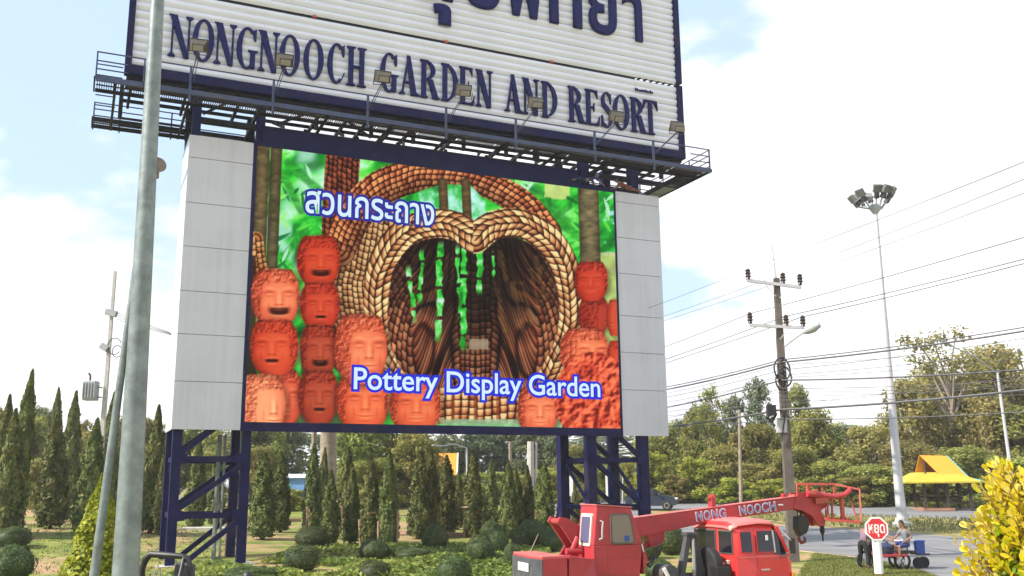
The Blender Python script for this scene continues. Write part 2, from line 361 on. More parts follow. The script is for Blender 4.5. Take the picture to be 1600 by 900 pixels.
def ribbon(name, mtl, near, far, dz, n=60):
    """strip of ground between two edge lines given as ground points, laid dz above the ground"""
    def resample(L):
        L = [Vector((p[0],p[1])) for p in L]; d = [0]
        for a, b in zip(L, L[1:]): d.append(d[-1]+(b-a).length)
        out = []
        for i in range(n+1):
            t = d[-1]*i/n; k = max(j for j in range(len(L)) if d[j] <= t+1e-9); k = min(k, len(L)-2)
            out.append(L[k].lerp(L[k+1], (t-d[k])/max(1e-6, d[k+1]-d[k])))
        return out
    A, B = resample(near), resample(far); V = []; Fc = []; kx = 8
    for a, b in zip(A, B):
        for j in range(kx+1):
            p = a.lerp(b, j/kx); V.append((p.x, p.y, terrain(p.x, p.y)+dz))
    for i in range(n):
        for j in range(kx): a = i*(kx+1)+j; Fc.append((a, a+kx+1, a+kx+2, a+1))
    return link_mesh(name, np_mesh(name, np.array(V), np.array(Fc), mtl, smooth=True))
def edge(pts, pre=None, post=None):
    L = [ground_at(*p) for p in pts]; L = [(p.x, p.y) for p in L]
    return ([pre] if pre else []) + L + ([post] if post else [])
N0 = edge([(1262,861),(1330,869),(1395,880),(1448,898)], None, (15.0,26.0)); N0M = list(N0); N0[0:0] = [(1.0,79.0),(2.0,67.0),(4.5,57.0),(8.5,49.5)]
N1 = edge([(1245,822),(1320,827),(1420,834),(1500,840),(1590,846)], None, (60.0,44.0)); N1M = list(N1); N1[0:0] = [(9.0,79.0),(9.5,67.0),(10.5,60.0),(12.5,55.5)]
structure(ribbon('near_road', ASPH, N0, N1, 0.016))
F0 = edge([(1040,797),(1150,800),(1300,805),(1450,810),(1590,815)], None, (110.0,52.0)); F0M = list(F0); F0[0:0] = [(-70.0, F0[0][1]+80), (-25.0, F0[0][1]+32), (-5.0, F0[0][1]+11), (5.0, F0[0][1]+3)]
F1 = edge([(1040,782),(1150,784),(1300,788),(1450,793),(1590,797)], None, (130.0,62.0)); F1[0:0] = [(-70.0, F1[0][1]+80), (-25.0, F1[0][1]+32), (-5.0, F1[0][1]+11), (5.0, F1[0][1]+3)]
structure(ribbon('far_road', ASPH, F0, F1, 0.012))
sandm = mat('sandy verge', (0.42,0.31,0.20), 0.95, 0, 0.25, 1.5, 0.3, 15)
def shift(L, d): return [(x, y+d) for x, y in L]
structure(ribbon('road_verge', sandm, shift(N0,-0.9), shift(N0,-0.02), 0.008))
structure(ribbon('road_verge', sandm, shift(N1M,0.02), shift(N1M,0.5), 0.008))
structure(ribbon('road_verge', sandm, shift(F0M,-0.6), shift(F0M,-0.02), 0.008))
medm = mat('dry median grass', (0.27,0.22,0.075), 0.95, 0, 0.35, 1.2, 0.5, 12, (0.14,0.16,0.04), 0.7)
structure(ribbon('median_strip', medm, shift(N1M,0.52), shift(F0M,-0.62), 0.02))
lawnm = mat('green lawn', (0.13,0.17,0.035), 0.95, 0, 0.35, 1.4, 0.5, 14, (0.24,0.22,0.07), 0.5)
L0 = edge([(1245,905),(1320,905),(1420,905)], None, None); L1 = shift(edge([(1262,861),(1330,869),(1395,880),(1446,897)]), -0.92)
structure(ribbon('lawn', lawnm, L0, L1, 0.006))

# ------------------------------------------------------------------ billboard tower
TH = 0.42559; P0 = Vector((-10.638, 38.717, 0.0))
DU = Vector((math.cos(TH), math.sin(TH), 0)); DN = Vector((math.sin(TH), -math.cos(TH), 0))   # along the sign, out of its face
bb = thing('billboard', 'tall navy steel billboard with white lettered board above a lit picture screen', 'billboard', P0, TH)
# local axes: x along the sign, y back from its face, z up
def beam(a, b, w, h=None, name='beam', m_='navy'): return MB().bar(a, b, w, h).build(name, M[m_], bb)
GZ = -0.3
for u in (-2.66, -0.02):
    for y in (0.30, 3.1): MB().box(u-0.175, u+0.175, y-0.175, y+0.175, GZ, 19.5).build('leg', M['navy'], bb)
for u in (15.76, 18.62):
    for y in (0.30, 3.1): MB().box(u-0.23, u+0.22, y-0.22, y+0.22, GZ, 19.5).build('leg', M['navy'], bb)
for ua, ub in ((-2.48, -0.20), (15.985, 18.385)):
    for y in (0.30, 3.1):
        for z in (1.95, 4.13):
            beam((ua, y, z), (ub, y, z), 0.16, 0.22)
    for u in (ua-0.18, ub+0.18):
        for z in (1.95, 4.13): beam((u, 0.57, z+0.02), (u, 2.83, z+0.02), 0.14, 0.2)
def brace(a, b, w=0.19): return beam(a, b, w, w, 'brace')
for y in (0.22, 3.02):
    brace((-2.50, y, 4.35), (-0.8, y, 5.7)); brace((-2.50, y, 2.2), (-0.18, y, 3.85)); brace((-2.50, y, -0.1), (-0.18, y, 1.75))
    brace((18.33, y, 4.35), (16.7, y, 5.7)); brace((18.33, y, 2.15), (16.05, y, 3.95)); brace((18.33, y, 0.0), (16.05, y, 1.75))
for u in (-2.66, -0.02, 15.76, 18.62): brace((u+0.03, 0.58, 2.1), (u+0.03, 2.82, 3.95), 0.12)
for u in (-2.66, -0.02, 15.76, 18.62): MB().box(u-0.5, u+0.5, -0.2, 0.8, GZ, 0.12).build('footing', M['paleconc'], bb)
for ua, ub in ((-2.66, -0.02), (15.76, 18.62)):
    for u, s_ in ((ua, 1), (ub, -1)):
        for z in (1.95, 4.13):
            for y in (0.02, 2.82) : MB().prism([(-0.12,-0.22),(0.42*s_,-0.17),(0.42*s_,0.17),(-0.12,0.36)] if s_ > 0 else [(0.12,-0.22),(-0.42,-0.17),(-0.42,0.17),(0.12,0.36)], (u, y+(0.06 if u < 5 else 0.0), z), (1,0,0), (0,0,1), (0,1,0), 0.02).build('gusset_plate', M['navy'], bb)
# conduit pipes up the left tower
MB().tube([(-0.75, 2.6, GZ), (-0.75, 2.6, 5.2)], 0.09, 8).build('conduit', M['galv'], bb, True)
MB().tube([(-0.62, 1.9, GZ), (-0.60, 1.9, 5.2)], 0.05, 8).build('conduit', M['galv'], bb, True)
# pale grey cladding either side of the screen
def cladding(u0, u1, seams, y0):
    zs = [5.25] + seams + [17.36]
    for a, b in zip(zs, zs[1:]):
        mb = MB(); g = 0.012
        mb.box(u0, u1, y0, y0+0.05, a+g, b-g); mb.build('cladding_panel', M['clad'], bb)
        MB().box(u0, u0+0.05, y0+0.052, 2.75 if u0 < 0 else 0.6, a+g, b-g).build('cladding_panel', M['clad'], bb)
        MB().box(u1-0.05, u1, y0+0.052, 0.08, a+g, b-g).build('cladding_panel', M['clad'], bb)
    MB().box(u0+0.06, u1-0.06, y0+0.06, 0.02, 5.27, 17.33).build('cladding_backing', M['cladseam'], bb)
cladding(-2.92, -0.32, [7.14, 9.02, 10.77, 12.61, 14.45, 16.38], -0.05)
cladding(17.37, 19.93, [7.44, 9.25, 11.06, 13.16, 14.98, 16.82], -0.05)
# screen frame
MB().box(-0.30, 17.35, -0.10, 0.02, 5.22, 5.58).build('screen_frame', M['navy'], bb)
MB().box(-0.30, -0.17, -0.09, 0.02, 5.585, 17.25).build('screen_frame', M['navy'], bb)
MB().box(17.25, 17.35, -0.09, 0.02, 5.585, 17.25).build('screen_frame', M['navy'], bb)
MB().box(-0.30, 17.35, -0.10, 0.02, 17.255, 17.45).build('screen_frame', M['navy'], bb)
MB().box(0.02, 15.3, -0.06, 0.10, 17.455, 18.10).build('fascia', M['navy'], bb)
MB().box(-0.2, 17.3, 0.03, 0.28, 5.3, 17.4).build('screen_back', M['black'], bb)
# upper board
UL, UR, ZB, ZS, ZT = -5.60, 21.65, 19.60, 23.70, 30.9
MB().box(UL, UR, -0.14, 0.25, ZB, ZB+0.40).build('board_frame', M['navy'], bb)
MB().box(UL, UL+0.26, -0.13, 0.25, ZB+0.402, ZS-0.03).build('board_frame', M['navy'], bb)
MB().box(UR-0.33, UR, -0.13, 0.25, ZB+0.402, ZS-0.05).build('board_frame', M['navy'], bb)
MB().box(UL, UL+0.26, -0.13, 0.25, ZS+0.03, ZT-0.3).build('board_frame', M['navy'], bb)
MB().box(UR-0.33, UR, -0.13, 0.25, ZS+0.09, ZT-0.3).build('board_frame', M['navy'], bb)
MB().box(UL, UR, -0.14, 0.25, ZT-0.298, ZT).build('board_frame', M['navy'], bb)
MB().box(UL+0.3, UR-0.4, 0.10, 0.2, ZB+0.42, ZS-0.06).build('board_backing', M['steel'], bb)
MB().box(UL+0.3, UR-0.4, 0.10, 0.2, ZS+0.06, ZT-0.32).build('board_backing', M['steel'], bb)
MB().box(UL+0.3, 18.9, 0.14, 0.2, ZS-0.05, ZS+0.05).build('board_backing', M['black'], bb)
for k in range(7): MB().bar((19.0+k*0.38, 0.12, ZS-0.07), (19.2+k*0.38, 0.12, ZS+0.07), 0.14, 0.1).build('seam_bracket', M['steel'], bb)
for u in (2.0, 8.3, 13.9): MB().box(u, u+0.16, -0.02, 0.13, ZS-0.05, ZS+0.05).build('seam_bracket', M['jib'], bb)
PITCHZ = 0.3618
slat_pts = [(0.07, 0.0), (0.045, 0.03), (0.0, 0.075), (-0.035, 0.15), (-0.04, 0.20), (-0.022, 0.27), (0.02, 0.325), (0.07, 0.356)]
sm = MB(); k = len(slat_pts); L_ = UR-0.33-UL-0.26
for x in (0, L_): sm.v += [(x, y, z) for y, z in slat_pts]
sm.f = [(i, i+1, k+i+1, k+i) for i in range(k-1)] + [tuple(range(k-1,-1,-1)), tuple(range(k, 2*k))]
slat_me = sm.mesh('slat', M['slat'], True)
rs = random.Random(4)
z = ZB+0.405
while z+0.3 < ZT-0.3:
    if not (ZS-0.33 < z < ZS+0.04):
        link_mesh('slat', slat_me, bb, (UL+0.26, rs.uniform(-0.006,0.006), z+rs.uniform(-0.006,0.006)))
        z += PITCHZ
    else: z = ZS+0.045
# ---- raised serif letters
def arc(cx, cy, rx, ry, T, t, a0, a1, n=28):
    """crescent ring: T thick at the sides, t thick at top and bottom"""
    o = []; i_ = []
    for k_ in range(n+1):
        a = R(a0+(a1-a0)*k_/n); c_, s_ = math.cos(a), math.sin(a)
        o.append((cx+rx*c_, cy+ry*s_)); i_.append((cx+(rx-T)*c_, cy+(ry-t)*s_))
    return o + i_[::-1]
def rect(x0, x1, y0, y1): return [(x0,y0),(x1,y0),(x1,y1),(x0,y1)]
def foot(cx, w_, y, up, hgt=0.13):   # bracketed serif
    s_ = 1 if up else -1
    return [(cx-w_/2,y),(cx+w_/2,y),(cx+w_/2,y+s_*0.035),(cx+w_*0.2,y+s_*hgt),(cx-w_*0.2,y+s_*hgt),(cx-w_/2,y+s_*0.035)]
def glyph(c, w, h):
    T, t = 0.215, 0.075; P = []
    if c == 'N':
        P += [rect(0.13*w, 0.13*w+t, 0, h*0.96), rect(0.87*w-t, 0.87*w, 0, h)]
        P += [[(0.03*w,h),(0.03*w+0.29,h),(0.87*w,0.0),(0.87*w-0.20,0.0)]]
        P += [foot(0.13*w+t/2, 0.30, 0, True), foot(0.87*w-t/2, 0.30, h, False)]
        P += [[(-0.02*w,h),(0.2*w,h),(0.16*w,h-0.12),(0.05*w,h-0.03)]]
    elif c == 'O': P += [arc(w/2, h/2, w/2, h/2+0.03, T+0.01, t, 0, 360, 48)]
    elif c in 'GC':
        P += [arc(w/2, h/2, w/2, h/2+0.03, T+0.01, t, 52, 308 if c == 'C' else 318, 40)]
        P += [[(0.80*w,h*0.74),(0.86*w,h*0.70),(0.92*w,h*0.70),(0.92*w,h*1.0),(0.86*w,h*0.98),(0.74*w,h*0.93)]]
        if c == 'G': P += [rect(0.66*w, 0.66*w+T*0.95, 0.03, h*0.42), foot(0.66*w+T*0.5, 0.42, h*0.45, False, 0.11)]
        else: P += [[(0.74*w,0.06*h),(0.80*w,0.09*h),(0.97*w,0.27*h),(0.90*w,0.28*h)]]
    elif c == 'H':
        for x in (0.10*w, 0.90*w-T): P += [rect(x, x+T, 0, h), foot(x+T/2, T+0.2, 0, True), foot(x+T/2, T+0.2, h, False)]
        P += [rect(0.10*w+T, 0.90*w-T, h*0.46, h*0.46+0.11)]
    elif c == 'A':
        P += [[(0.43*w,h),(0.53*w,h),(0.20*w,0),(0.10*w,0)], [(0.38*w,h*1.03),(0.56*w,h*1.03),(0.95*w,0),(0.95*w-0.28,0)]]
        P += [rect(0.26*w, 0.70*w, h*0.30, h*0.30+0.09), foot(0.14*w, 0.28, 0, True), foot(0.86*w, 0.40, 0, True)]
    elif c in 'RD':
        P += [rect(0.10*w, 0.10*w+T, 0, h), foot(0.10*w+T/2, T+0.18, 0, True), foot(0.10*w+T/2, T+0.18, h, False)]
        if c == 'D': P += [arc(0.10*w+T*0.5, h/2, 0.86*w-T*0.5, h/2, T, t, -90, 90, 30)]
        else:
            P += [arc(0.10*w+T*0.5, h*0.735, 0.72*w-T*0.5, h*0.265, T*0.95, t, -90, 90, 24)]
            P += [[(0.42*w,h*0.50),(0.42*w+0.24,h*0.50),(1.0*w,0.0),(1.0*w-0.27,0.0)], foot(0.92*w, 0.28, 0, True, 0.07)]
    elif c == 'E':
        P += [rect(0.08*w, 0.08*w+T, 0, h), rect(0.08*w+T, 0.90*w, 0, t), rect(0.08*w+T, 0.86*w, h-t, h), rect(0.08*w+T, 0.62*w, h*0.5-t/2, h*0.5+t/2)]
        P += [[(0.86*w,h),(0.86*w,h*0.76),(0.80*w,h*0.86),(0.66*w,h-t)], [(0.95*w,0),(0.99*w,h*0.27),(0.90*w,h*0.14),(0.72*w,t),(0.90*w,0)]]
        P += [[(0.62*w,h*0.64),(0.62*w,h*0.38),(0.55*w,h*0.48),(0.55*w,h*0.53)], foot(0.08*w+T/2, T+0.16, 0, True, 0.09), foot(0.08*w+T/2, T+0.16, h, False, 0.09)]
    elif c == 'T':
        P += [rect(0.5*w-T/2, 0.5*w+T/2, 0, h), rect(0.04*w, 0.96*w, h-t, h), foot(0.5*w, T+0.24, 0, True)]
        P += [[(0.04*w,h),(0.0,h*0.72),(0.10*w,h*0.84),(0.26*w,h-t)], [(0.96*w,h),(1.0*w,h*0.72),(0.90*w,h*0.84),(0.74*w,h-t)]]
    elif c == 'S':
        P += [arc(0.5*w, h*0.755, 0.42*w, h*0.265, T*0.75, t, 40, 235, 20), arc(0.5*w, h*0.255, 0.45*w, h*0.27, T*0.8, t, -140, 55, 20)]
        P += [[(0.10*w,h*0.76),(0.22*w,h*0.56),(0.62*w,h*0.40),(0.92*w,h*0.24),(0.90*w,h*0.38),(0.78*w,h*0.52),(0.40*w,h*0.66),(0.28*w,h*0.78)]]
        P += [[(0.78*w,h*0.97),(0.86*w,h*0.97),(0.86*w,h*0.68),(0.80*w,h*0.72),(0.72*w,h*0.90)], [(0.12*w,h*0.33),(0.06*w,h*0.33),(0.06*w,0.02),(0.14*w,0.04),(0.24*w,h*0.10)]]
    return P
LET = [('N',-4.02,-3.04),('O',-3.06,-2.17),('N',-2.18,-1.25),('G',-1.24,-0.36),('N',-0.34,0.58),('O',0.58,1.47),('O',1.63,2.52),('C',2.70,3.52),('H',3.57,4.46),
 ('G',5.13,5.98),('A',6.05,6.93),('R',7.03,7.95),('D',8.08,8.95),('E',9.00,9.76),('N',9.82,10.72),('A',11.34,12.22),('N',12.27,13.21),('D',13.30,14.20),
 ('R',14.78,15.67),('E',15.76,16.56),('S',16.64,17.33),('O',17.36,18.30),('R',18.38,19.26),('T',19.16,20.02)]
for c, a, b in LET:
    mb = MB()
    for i, poly in enumerate(glyph(c, b-a, 1.86)): mb.prism(poly, (a, -0.05, 20.64), (1,0,0), (0,0,1), (0,-1,0), 0.12+0.003*i)
    mb.build('letter', M['letter'], bb)
# ---- Thai letters of the upper line (their feet show at the top of the picture)
def text_mesh(s, size=1.0, extrude=0.0, offset=0.0, bevel=0.0):
    c = bpy.data.curves.new('text', 'FONT'); c.body = s; c.size = size; c.extrude = extrude; c.offset = offset; c.bevel_depth = bevel; c.bevel_resolution = 1; c.resolution_u = 5
    o = bpy.data.objects.new('text', c); COL.objects.link(o); bpy.context.view_layer.update()
    me = bpy.data.meshes.new_from_object(o.evaluated_get(bpy.context.evaluated_depsgraph_get()))
    bpy.data.objects.remove(o); bpy.data.curves.remove(c); return me
def fit_text(me, x0, x1, y0, y1):
    n = len(me.vertices); a = np.empty(n*3, np.float32); me.vertices.foreach_get('co', a); a = a.reshape(-1,3)
    lo, hi = a.min(0), a.max(0)
    a[:,0] = x0+(a[:,0]-lo[0])/(hi[0]-lo[0])*(x1-x0)
    a[:,1] = y0+(a[:,1]-lo[1])/(hi[1]-lo[1])*(y1-y0)
    me.vertices.foreach_set('co', a.ravel()); me.update(); return me
def put_text(name, me, mtl, parent, loc, rot=(R(90),0,0)):
    me.materials.clear(); me.materials.append(mtl); me.name = name
    return link_mesh(name, me, parent, loc, rot)
ZL = 25.74
for ch, a, b, z0, z1 in (('ส',-3.6,-2.0,ZL,28.5),('ว',-1.5,-0.2,ZL,28.4),('น',0.3,2.1,ZL-0.06,28.4),('น',2.6,4.4,ZL-0.06,28.4),('ง',4.7,6.1,ZL-0.06,28.4),('น',6.5,8.65,ZL-0.06,28.4),
    ('ุ',7.68,8.56,24.46,25.52),('ช',9.2,11.15,ZL-0.03,28.5),('พ',11.5,13.45,ZL,28.4),('ท',13.85,15.70,ZL,28.4),('ย',16.1,17.75,ZL-0.06,28.4),('า',18.15,19.30,ZL-0.04,28.4)):
    put_text('letter', fit_text(text_mesh(ch, 2.6, 0.06, 0.0, 0.055), a, b, z0, z1), M['letter'], bb, (0, -0.11, 0))
mb = MB(); rq = random.Random(8); x = 18.75
for k_ in range(11):
    w_ = rq.uniform(0.05,0.1); mb.box(x, x+w_, -0.09, -0.05, 22.93, 22.93+rq.uniform(0.09,0.17)); x += w_+0.035
mb.build('small_lettering', M['letter'], bb)
# ---- underside framing, catwalks, railings
ZF = 18.60
for y in (0.36, 1.05, 1.95, 2.75): beam((UL+0.1, y, 19.50), (UR-0.1, y, 19.50), 0.5 if y < 1.5 else 0.2, 0.10, 'underside_beam', 'steel')
for y in (0.45, 2.85): beam((-2.9, y, 18.22), (20.6, y, 18.22), 0.2, 0.20, 'catwalk_beam', 'steel')
rb = random.Random(5)
u = -5.3
while u < 21.6:
    beam((u, 0.15, 19.36), (u, 3.1, 19.36), 0.11, 0.16, 'joist', 'steel'); u += rb.choice((0.9,1.3,2.2,2.6))
for u in np.arange(-5.9, 22.0, 2.8):
    beam((u, -1.52, 18.47), (u, 3.75, 18.47), 0.10, 0.12, 'joist', 'steel')
for u in (-4.6,-2.86,-0.12,2.4,4.9,6.9,9.4,11.6,13.2,14.4,15.76,17.1,18.62,20.4):
    beam((u, 0.36, 18.5), (u, 0.36, 19.42), 0.16 if u not in (13.2,14.4) else 0.3, 0.16, 'hanger', 'steel')
    beam((u+0.05, 2.95, 18.5), (u+0.05, 2.95, 19.42), 0.14, 0.14, 'hanger', 'steel')
for u, d_ in ((-2.4,1.3),(0.7,1.6),(4.9,-1.5),(8.0,1.5),(15.9,1.4),(17.4,1.2)):
    beam((u, 0.40, 18.5), (u+d_, 0.44, 19.40), 0.10, 0.10, 'brace', 'steel')
for u in (0.5, 3.3, 6.3, 10.2, 13.4): beam((u, 0.3, 18.52), (u+0.9, 2.7, 19.3), 0.12, 0.12, 'brace', 'steel')
def grating(x0, x1, y0, y1, z, cross=0.62):
    """walkway panel: thin upright bars across the walkway with gaps, on two bearers"""
    mb = MB(); x = x0+0.03
    while x < x1-0.02: mb.box(x, x+0.03, y0, y1, z-0.02, z+0.02); x += 0.085
    for t in (0.04, 0.5, 0.96): y = y0+(y1-y0)*t; mb.box(x0, x1, y-0.02, y+0.02, z-0.07, z-0.022)
    return mb
for x0 in np.arange(-6.6, 22.0, 1.91): grating(x0, min(22.08, x0+1.9), -1.50, -0.45, ZF).build('grating_panel', M['grate'], bb)
for x0 in np.arange(-6.6, 20.0, 1.91): grating(x0, x0+1.9, 2.95, 3.80, ZF, 0.62).build('grating_panel', M['grate'], bb)
grating(21.2, 22.08, -0.44, 1.6, ZF-0.002).build('grating_panel', M['grate'], bb)
def long_grating(x0, x1, y0, y1, z):
    mb = MB(); x = x0
    for yy in np.arange(y0, y1+0.01, (y1-y0)/4): mb.bar((x0, yy, z-0.05), (x1, yy, z-0.05), 0.12, 0.1)
    mb.box(x0, x1, y0, y1, z-0.012, z+0.012); return mb
for yy in (1.62, 2.7): long_grating(21.22, 22.06, yy, yy+1.04, ZF-0.004).build('grating_panel', M['cabinet'], bb)
beam((-6.62, -1.58, ZF-0.03), (22.1, -1.58, ZF-0.03), 0.10, 0.20, 'catwalk_edge', 'bluesteel')
beam((-6.62, -0.40, ZF-0.05), (22.1, -0.40, ZF-0.05), 0.08, 0.14, 'catwalk_edge', 'steel')
beam((-6.62, 2.88, ZF-0.05), (20.0, 2.88, ZF-0.05), 0.08, 0.16, 'catwalk_edge', 'steel')
beam((-6.62, 3.86, ZF-0.03), (22.1, 3.86, ZF-0.03), 0.10, 0.16, 'catwalk_edge', 'steel')
beam((21.14, -0.36, ZF-0.06), (21.14, 3.8, ZF-0.06), 0.10, 0.22, 'catwalk_edge', 'steel')
beam((22.14, -1.62, ZF-0.04), (22.14, 3.9, ZF-0.04), 0.06, 0.16, 'catwalk_edge', 'steel')
beam((-6.66, -1.62, ZF-0.04), (-6.66, -0.36, ZF-0.04), 0.06, 0.16, 'catwalk_edge', 'steel')
beam((-6.66, 2.86, ZF-0.04), (-6.66, 3.9, ZF-0.04), 0.06, 0.16, 'catwalk_edge', 'steel')
POSTS = [-6.62,-4.9,-3.15,0.14,4.18,7.79,11.23,15.39,18.71,22.05]
def rail(a, b, r_=0.028): MB().tube([a, b], r_, 6).build('rail', M['bluesteel'], bb)
rail((-6.62,-1.6,19.66), (22.08,-1.6,19.66), 0.03)
for zz in (19.30, 18.96):
    rail((-6.62,-1.6,zz), (-5.5,-1.6,zz)); rail((20.9,-1.6,zz), (22.08,-1.6,zz))
for u in POSTS: MB().bar((u,-1.6,18.15 if -4 < u < 22 else 18.55), (u,-1.6,19.68), 0.09 if -4 < u < 22 else 0.06).build('rail_post', M['bluesteel'], bb)
for zz in (19.66, 19.36, 19.06, 18.80):
    rail((-6.62,3.85,zz), (22.08,3.85,zz)); rail((22.08,-1.6,zz), (22.08,3.85,zz)); 
for zz in (19.66, 19.2): rail((-6.62,2.92,zz), (-5.8,2.92,zz)); rail((-6.62,-0.42,zz), (-5.65,-0.42,zz))
for u in (-6.62,-5.55,-3.4,21.3,22.08,20.2): MB().bar((u,3.85,18.4), (u,3.85,19.68), 0.06).build('rail_post', M['bluesteel'], bb)
for y in (0.2, 1.5, 2.7): MB().bar((22.08,y,18.5), (22.08,y,19.68), 0.05).build('rail_post', M['bluesteel'], bb)
MB().bar((-5.62,0.6,17.9), (-5.62,0.6,19.55), 0.16).build('hanger', M['steel'], bb)
for zz in (18.95, 19.3): beam((-5.6,3.0,zz-0.5), (-2.9,3.0,zz-0.5), 0.06, 0.06, 'catwalk_beam', 'steel')
# ---- floodlights on outrigger arms, facing the board
for i, u in enumerate(POSTS[2:9]):
    end = Vector((u+0.02, -3.7, 19.42))
    arm = MB().tube([(u,-1.62,18.95), (u+0.01,-2.5,19.18), end], 0.022, 6).build('floodlight', M['bluesteel'], bb)
    MB().tube([(u+0.12,-1.62,18.98), (u+0.11,-2.5,19.22), end+Vector((0.09,0,0.02))], 0.016, 6).build('arm', M['bluesteel'], arm)
    c = end+Vector((0.02, 0.0, 0.20)); t_ = R(38+rs.uniform(-4,4)); yw = R(-6+rs.uniform(-5,5))
    mt_ = Matrix.Translation(c) @ Matrix.Rotation(yw,4,'Z') @ Matrix.Rotation(t_,4,'X')     # lamp axis +y leans up towards the board
    def tf(mb): mb.v = [tuple(mt_ @ Vector(v)) for v in mb.v]; return mb
    bw, bh = 0.32, 0.22
    tf(MB().hexa([(-bw*.72,-.26,-bh*.66),(bw*.72,-.26,-bh*.66),(bw,.14,-bh),(-bw,.14,-bh),(-bw*.72,-.26,bh*.66),(bw*.72,-.26,bh*.66),(bw,.14,bh),(-bw,.14,bh)])).build('housing', M['lampbody'], arm)
    tf(MB().box(-bw*.60,bw*.60,-.31,-.265,-bh*.48,bh*.48)).build('gear_cover', M['lampface'], arm)
    tf(MB().box(-bw-.03,bw+.03,.145,.19,-bh-.03,bh+.03)).build('lamp_rim', M['lampbody'], arm)
    tf(MB().box(-bw+.02,bw-.02,.195,.205,-bh+.02,bh-.02)).build('lamp_glass', M['lampface'], arm)
    tf(MB().bar((-bw-.05,-.02,-.02),(-bw-.05,-.02,-bh-.12),.03).bar((bw+.05,-.02,-.02),(bw+.05,-.02,-bh-.12),.03).bar((-bw-.05,-.02,-bh-.1),(bw+.05,-.02,-bh-.1),.03)).build('yoke', M['lampbody'], arm)
# ------------------------------------------------------------------ lit screen: the picture it shows, one colour per LED cluster
SU0, SU1, SZ0, SZ1 = -0.165, 17.245, 5.59, 17.25
NX, NY = 620, 416
uu = np.linspace(SU0, SU1, NX); zz_ = np.linspace(SZ0, SZ1, NY); UU, ZZ = np.meshgrid(uu, zz_)
# picture coordinates (X to the right, Y down) in which the shown photograph is laid out: a keystone of the screen
def keystone(U, Z):
    Pw = np.stack([P0.x+DU.x*U-EYE.x, P0.y+DU.y*U-EYE.y, Z-EYE.z], -1)
    c = [Pw @ np.array(a) for a in (AX_R, AX_U, AX_F)]
    return 800+F_PX*c[0]/c[2], 450-F_PX*c[1]/c[2]
X, Y = keystone(UU, ZZ)
rng = np.random.default_rng(11)
def vnoise(x, y, s, seed=0):
    g = np.random.default_rng(seed).random((64,64)); a = x/s; b = y/s
    i = np.floor(a).astype(int); j = np.floor(b).astype(int); fx = a-i; fy = b-j; fx = fx*fx*(3-2*fx); fy = fy*fy*(3-2*fy)
    G = lambda p, q: g[p % 64, q % 64]
    return (G(i,j)*(1-fx)+G(i+1,j)*fx)*(1-fy)+(G(i,j+1)*(1-fx)+G(i+1,j+1)*fx)*fy
def fbm(x, y, s, seed=0, o=4):
    t = 0; a = 0.5
    for k in range(o): t = t+a*vnoise(x, y, s/2**k, seed+k); a *= 0.5
    return t/(1-0.5**o)
IMG = np.zeros((NY,NX,3))
def rgb(*c): return np.array(c, float)/255
def sst(e0, e1, x): t = np.clip((x-e0)/(e1-e0), 0, 1); return t*t*(3-2*t)
def lay(mask, col):
    global IMG
    IMG = IMG*(1-mask[...,None])+np.asarray(col)*mask[...,None]
def ramp_col(f, stops):
    xs_ = [s[0] for s in stops]; return np.stack([np.interp(f, xs_, [s[1][k]/255 for s in stops]) for k in range(3)], -1)
def inpoly(pts):
    ins = np.zeros(X.shape, bool); k = len(pts)
    for i in range(k):
        x0, y0 = pts[i]; x1, y1 = pts[(i+1) % k]
        if y0 == y1: continue
        c = ((Y >= min(y0,y1)) & (Y < max(y0,y1))) & (X < (x1-x0)*(Y-y0)/(y1-y0)+x0); ins ^= c
    return ins
def soft(m_, n=1):
    m_ = m_.astype(float)
    for _ in range(n):
        p = np.pad(m_, 1, mode='edge'); m_ = (p[:-2,1:-1]+p[2:,1:-1]+p[1:-1,:-2]+p[1:-1,2:]+p[1:-1,1:-1]*2)/6
    return m_
def path_coords(pts):
    """distance along and signed distance across a polyline, for every cell"""
    best = np.full(X.shape, 1e9); S = np.zeros(X.shape); T = np.zeros(X.shape); acc = 0
    for (x0,y0),(x1,y1) in zip(pts, pts[1:]):
        dx, dy = x1-x0, y1-y0; L = math.hypot(dx,dy); t = np.clip(((X-x0)*dx+(Y-y0)*dy)/(L*L), 0, 1)
        ex = X-(x0+t*dx); ey = Y-(y0+t*dy); d = np.hypot(ex,ey); m_ = d < best
        best = np.where(m_, d, best); S = np.where(m_, acc+t*L, S); T = np.where(m_, np.sign(dx*ey-dy*ex)*d, T); acc += L
    return S, T, best
def smooth_path(p, n=6):
    out = []
    for i in range(len(p)-1):
        p0 = p[max(i-1,0)]; p1 = p[i]; p2 = p[i+1]; p3 = p[min(i+2,len(p)-1)]
        for k in range(n):
            t = k/n
            out.append(tuple(0.5*((2*p1[a])+(-p0[a]+p2[a])*t+(2*p0[a]-5*p1[a]+4*p2[a]-p3[a])*t*t+(-p0[a]+3*p1[a]-3*p2[a]+p3[a])*t**3) for a in (0,1)))
    return out+[p[-1]]
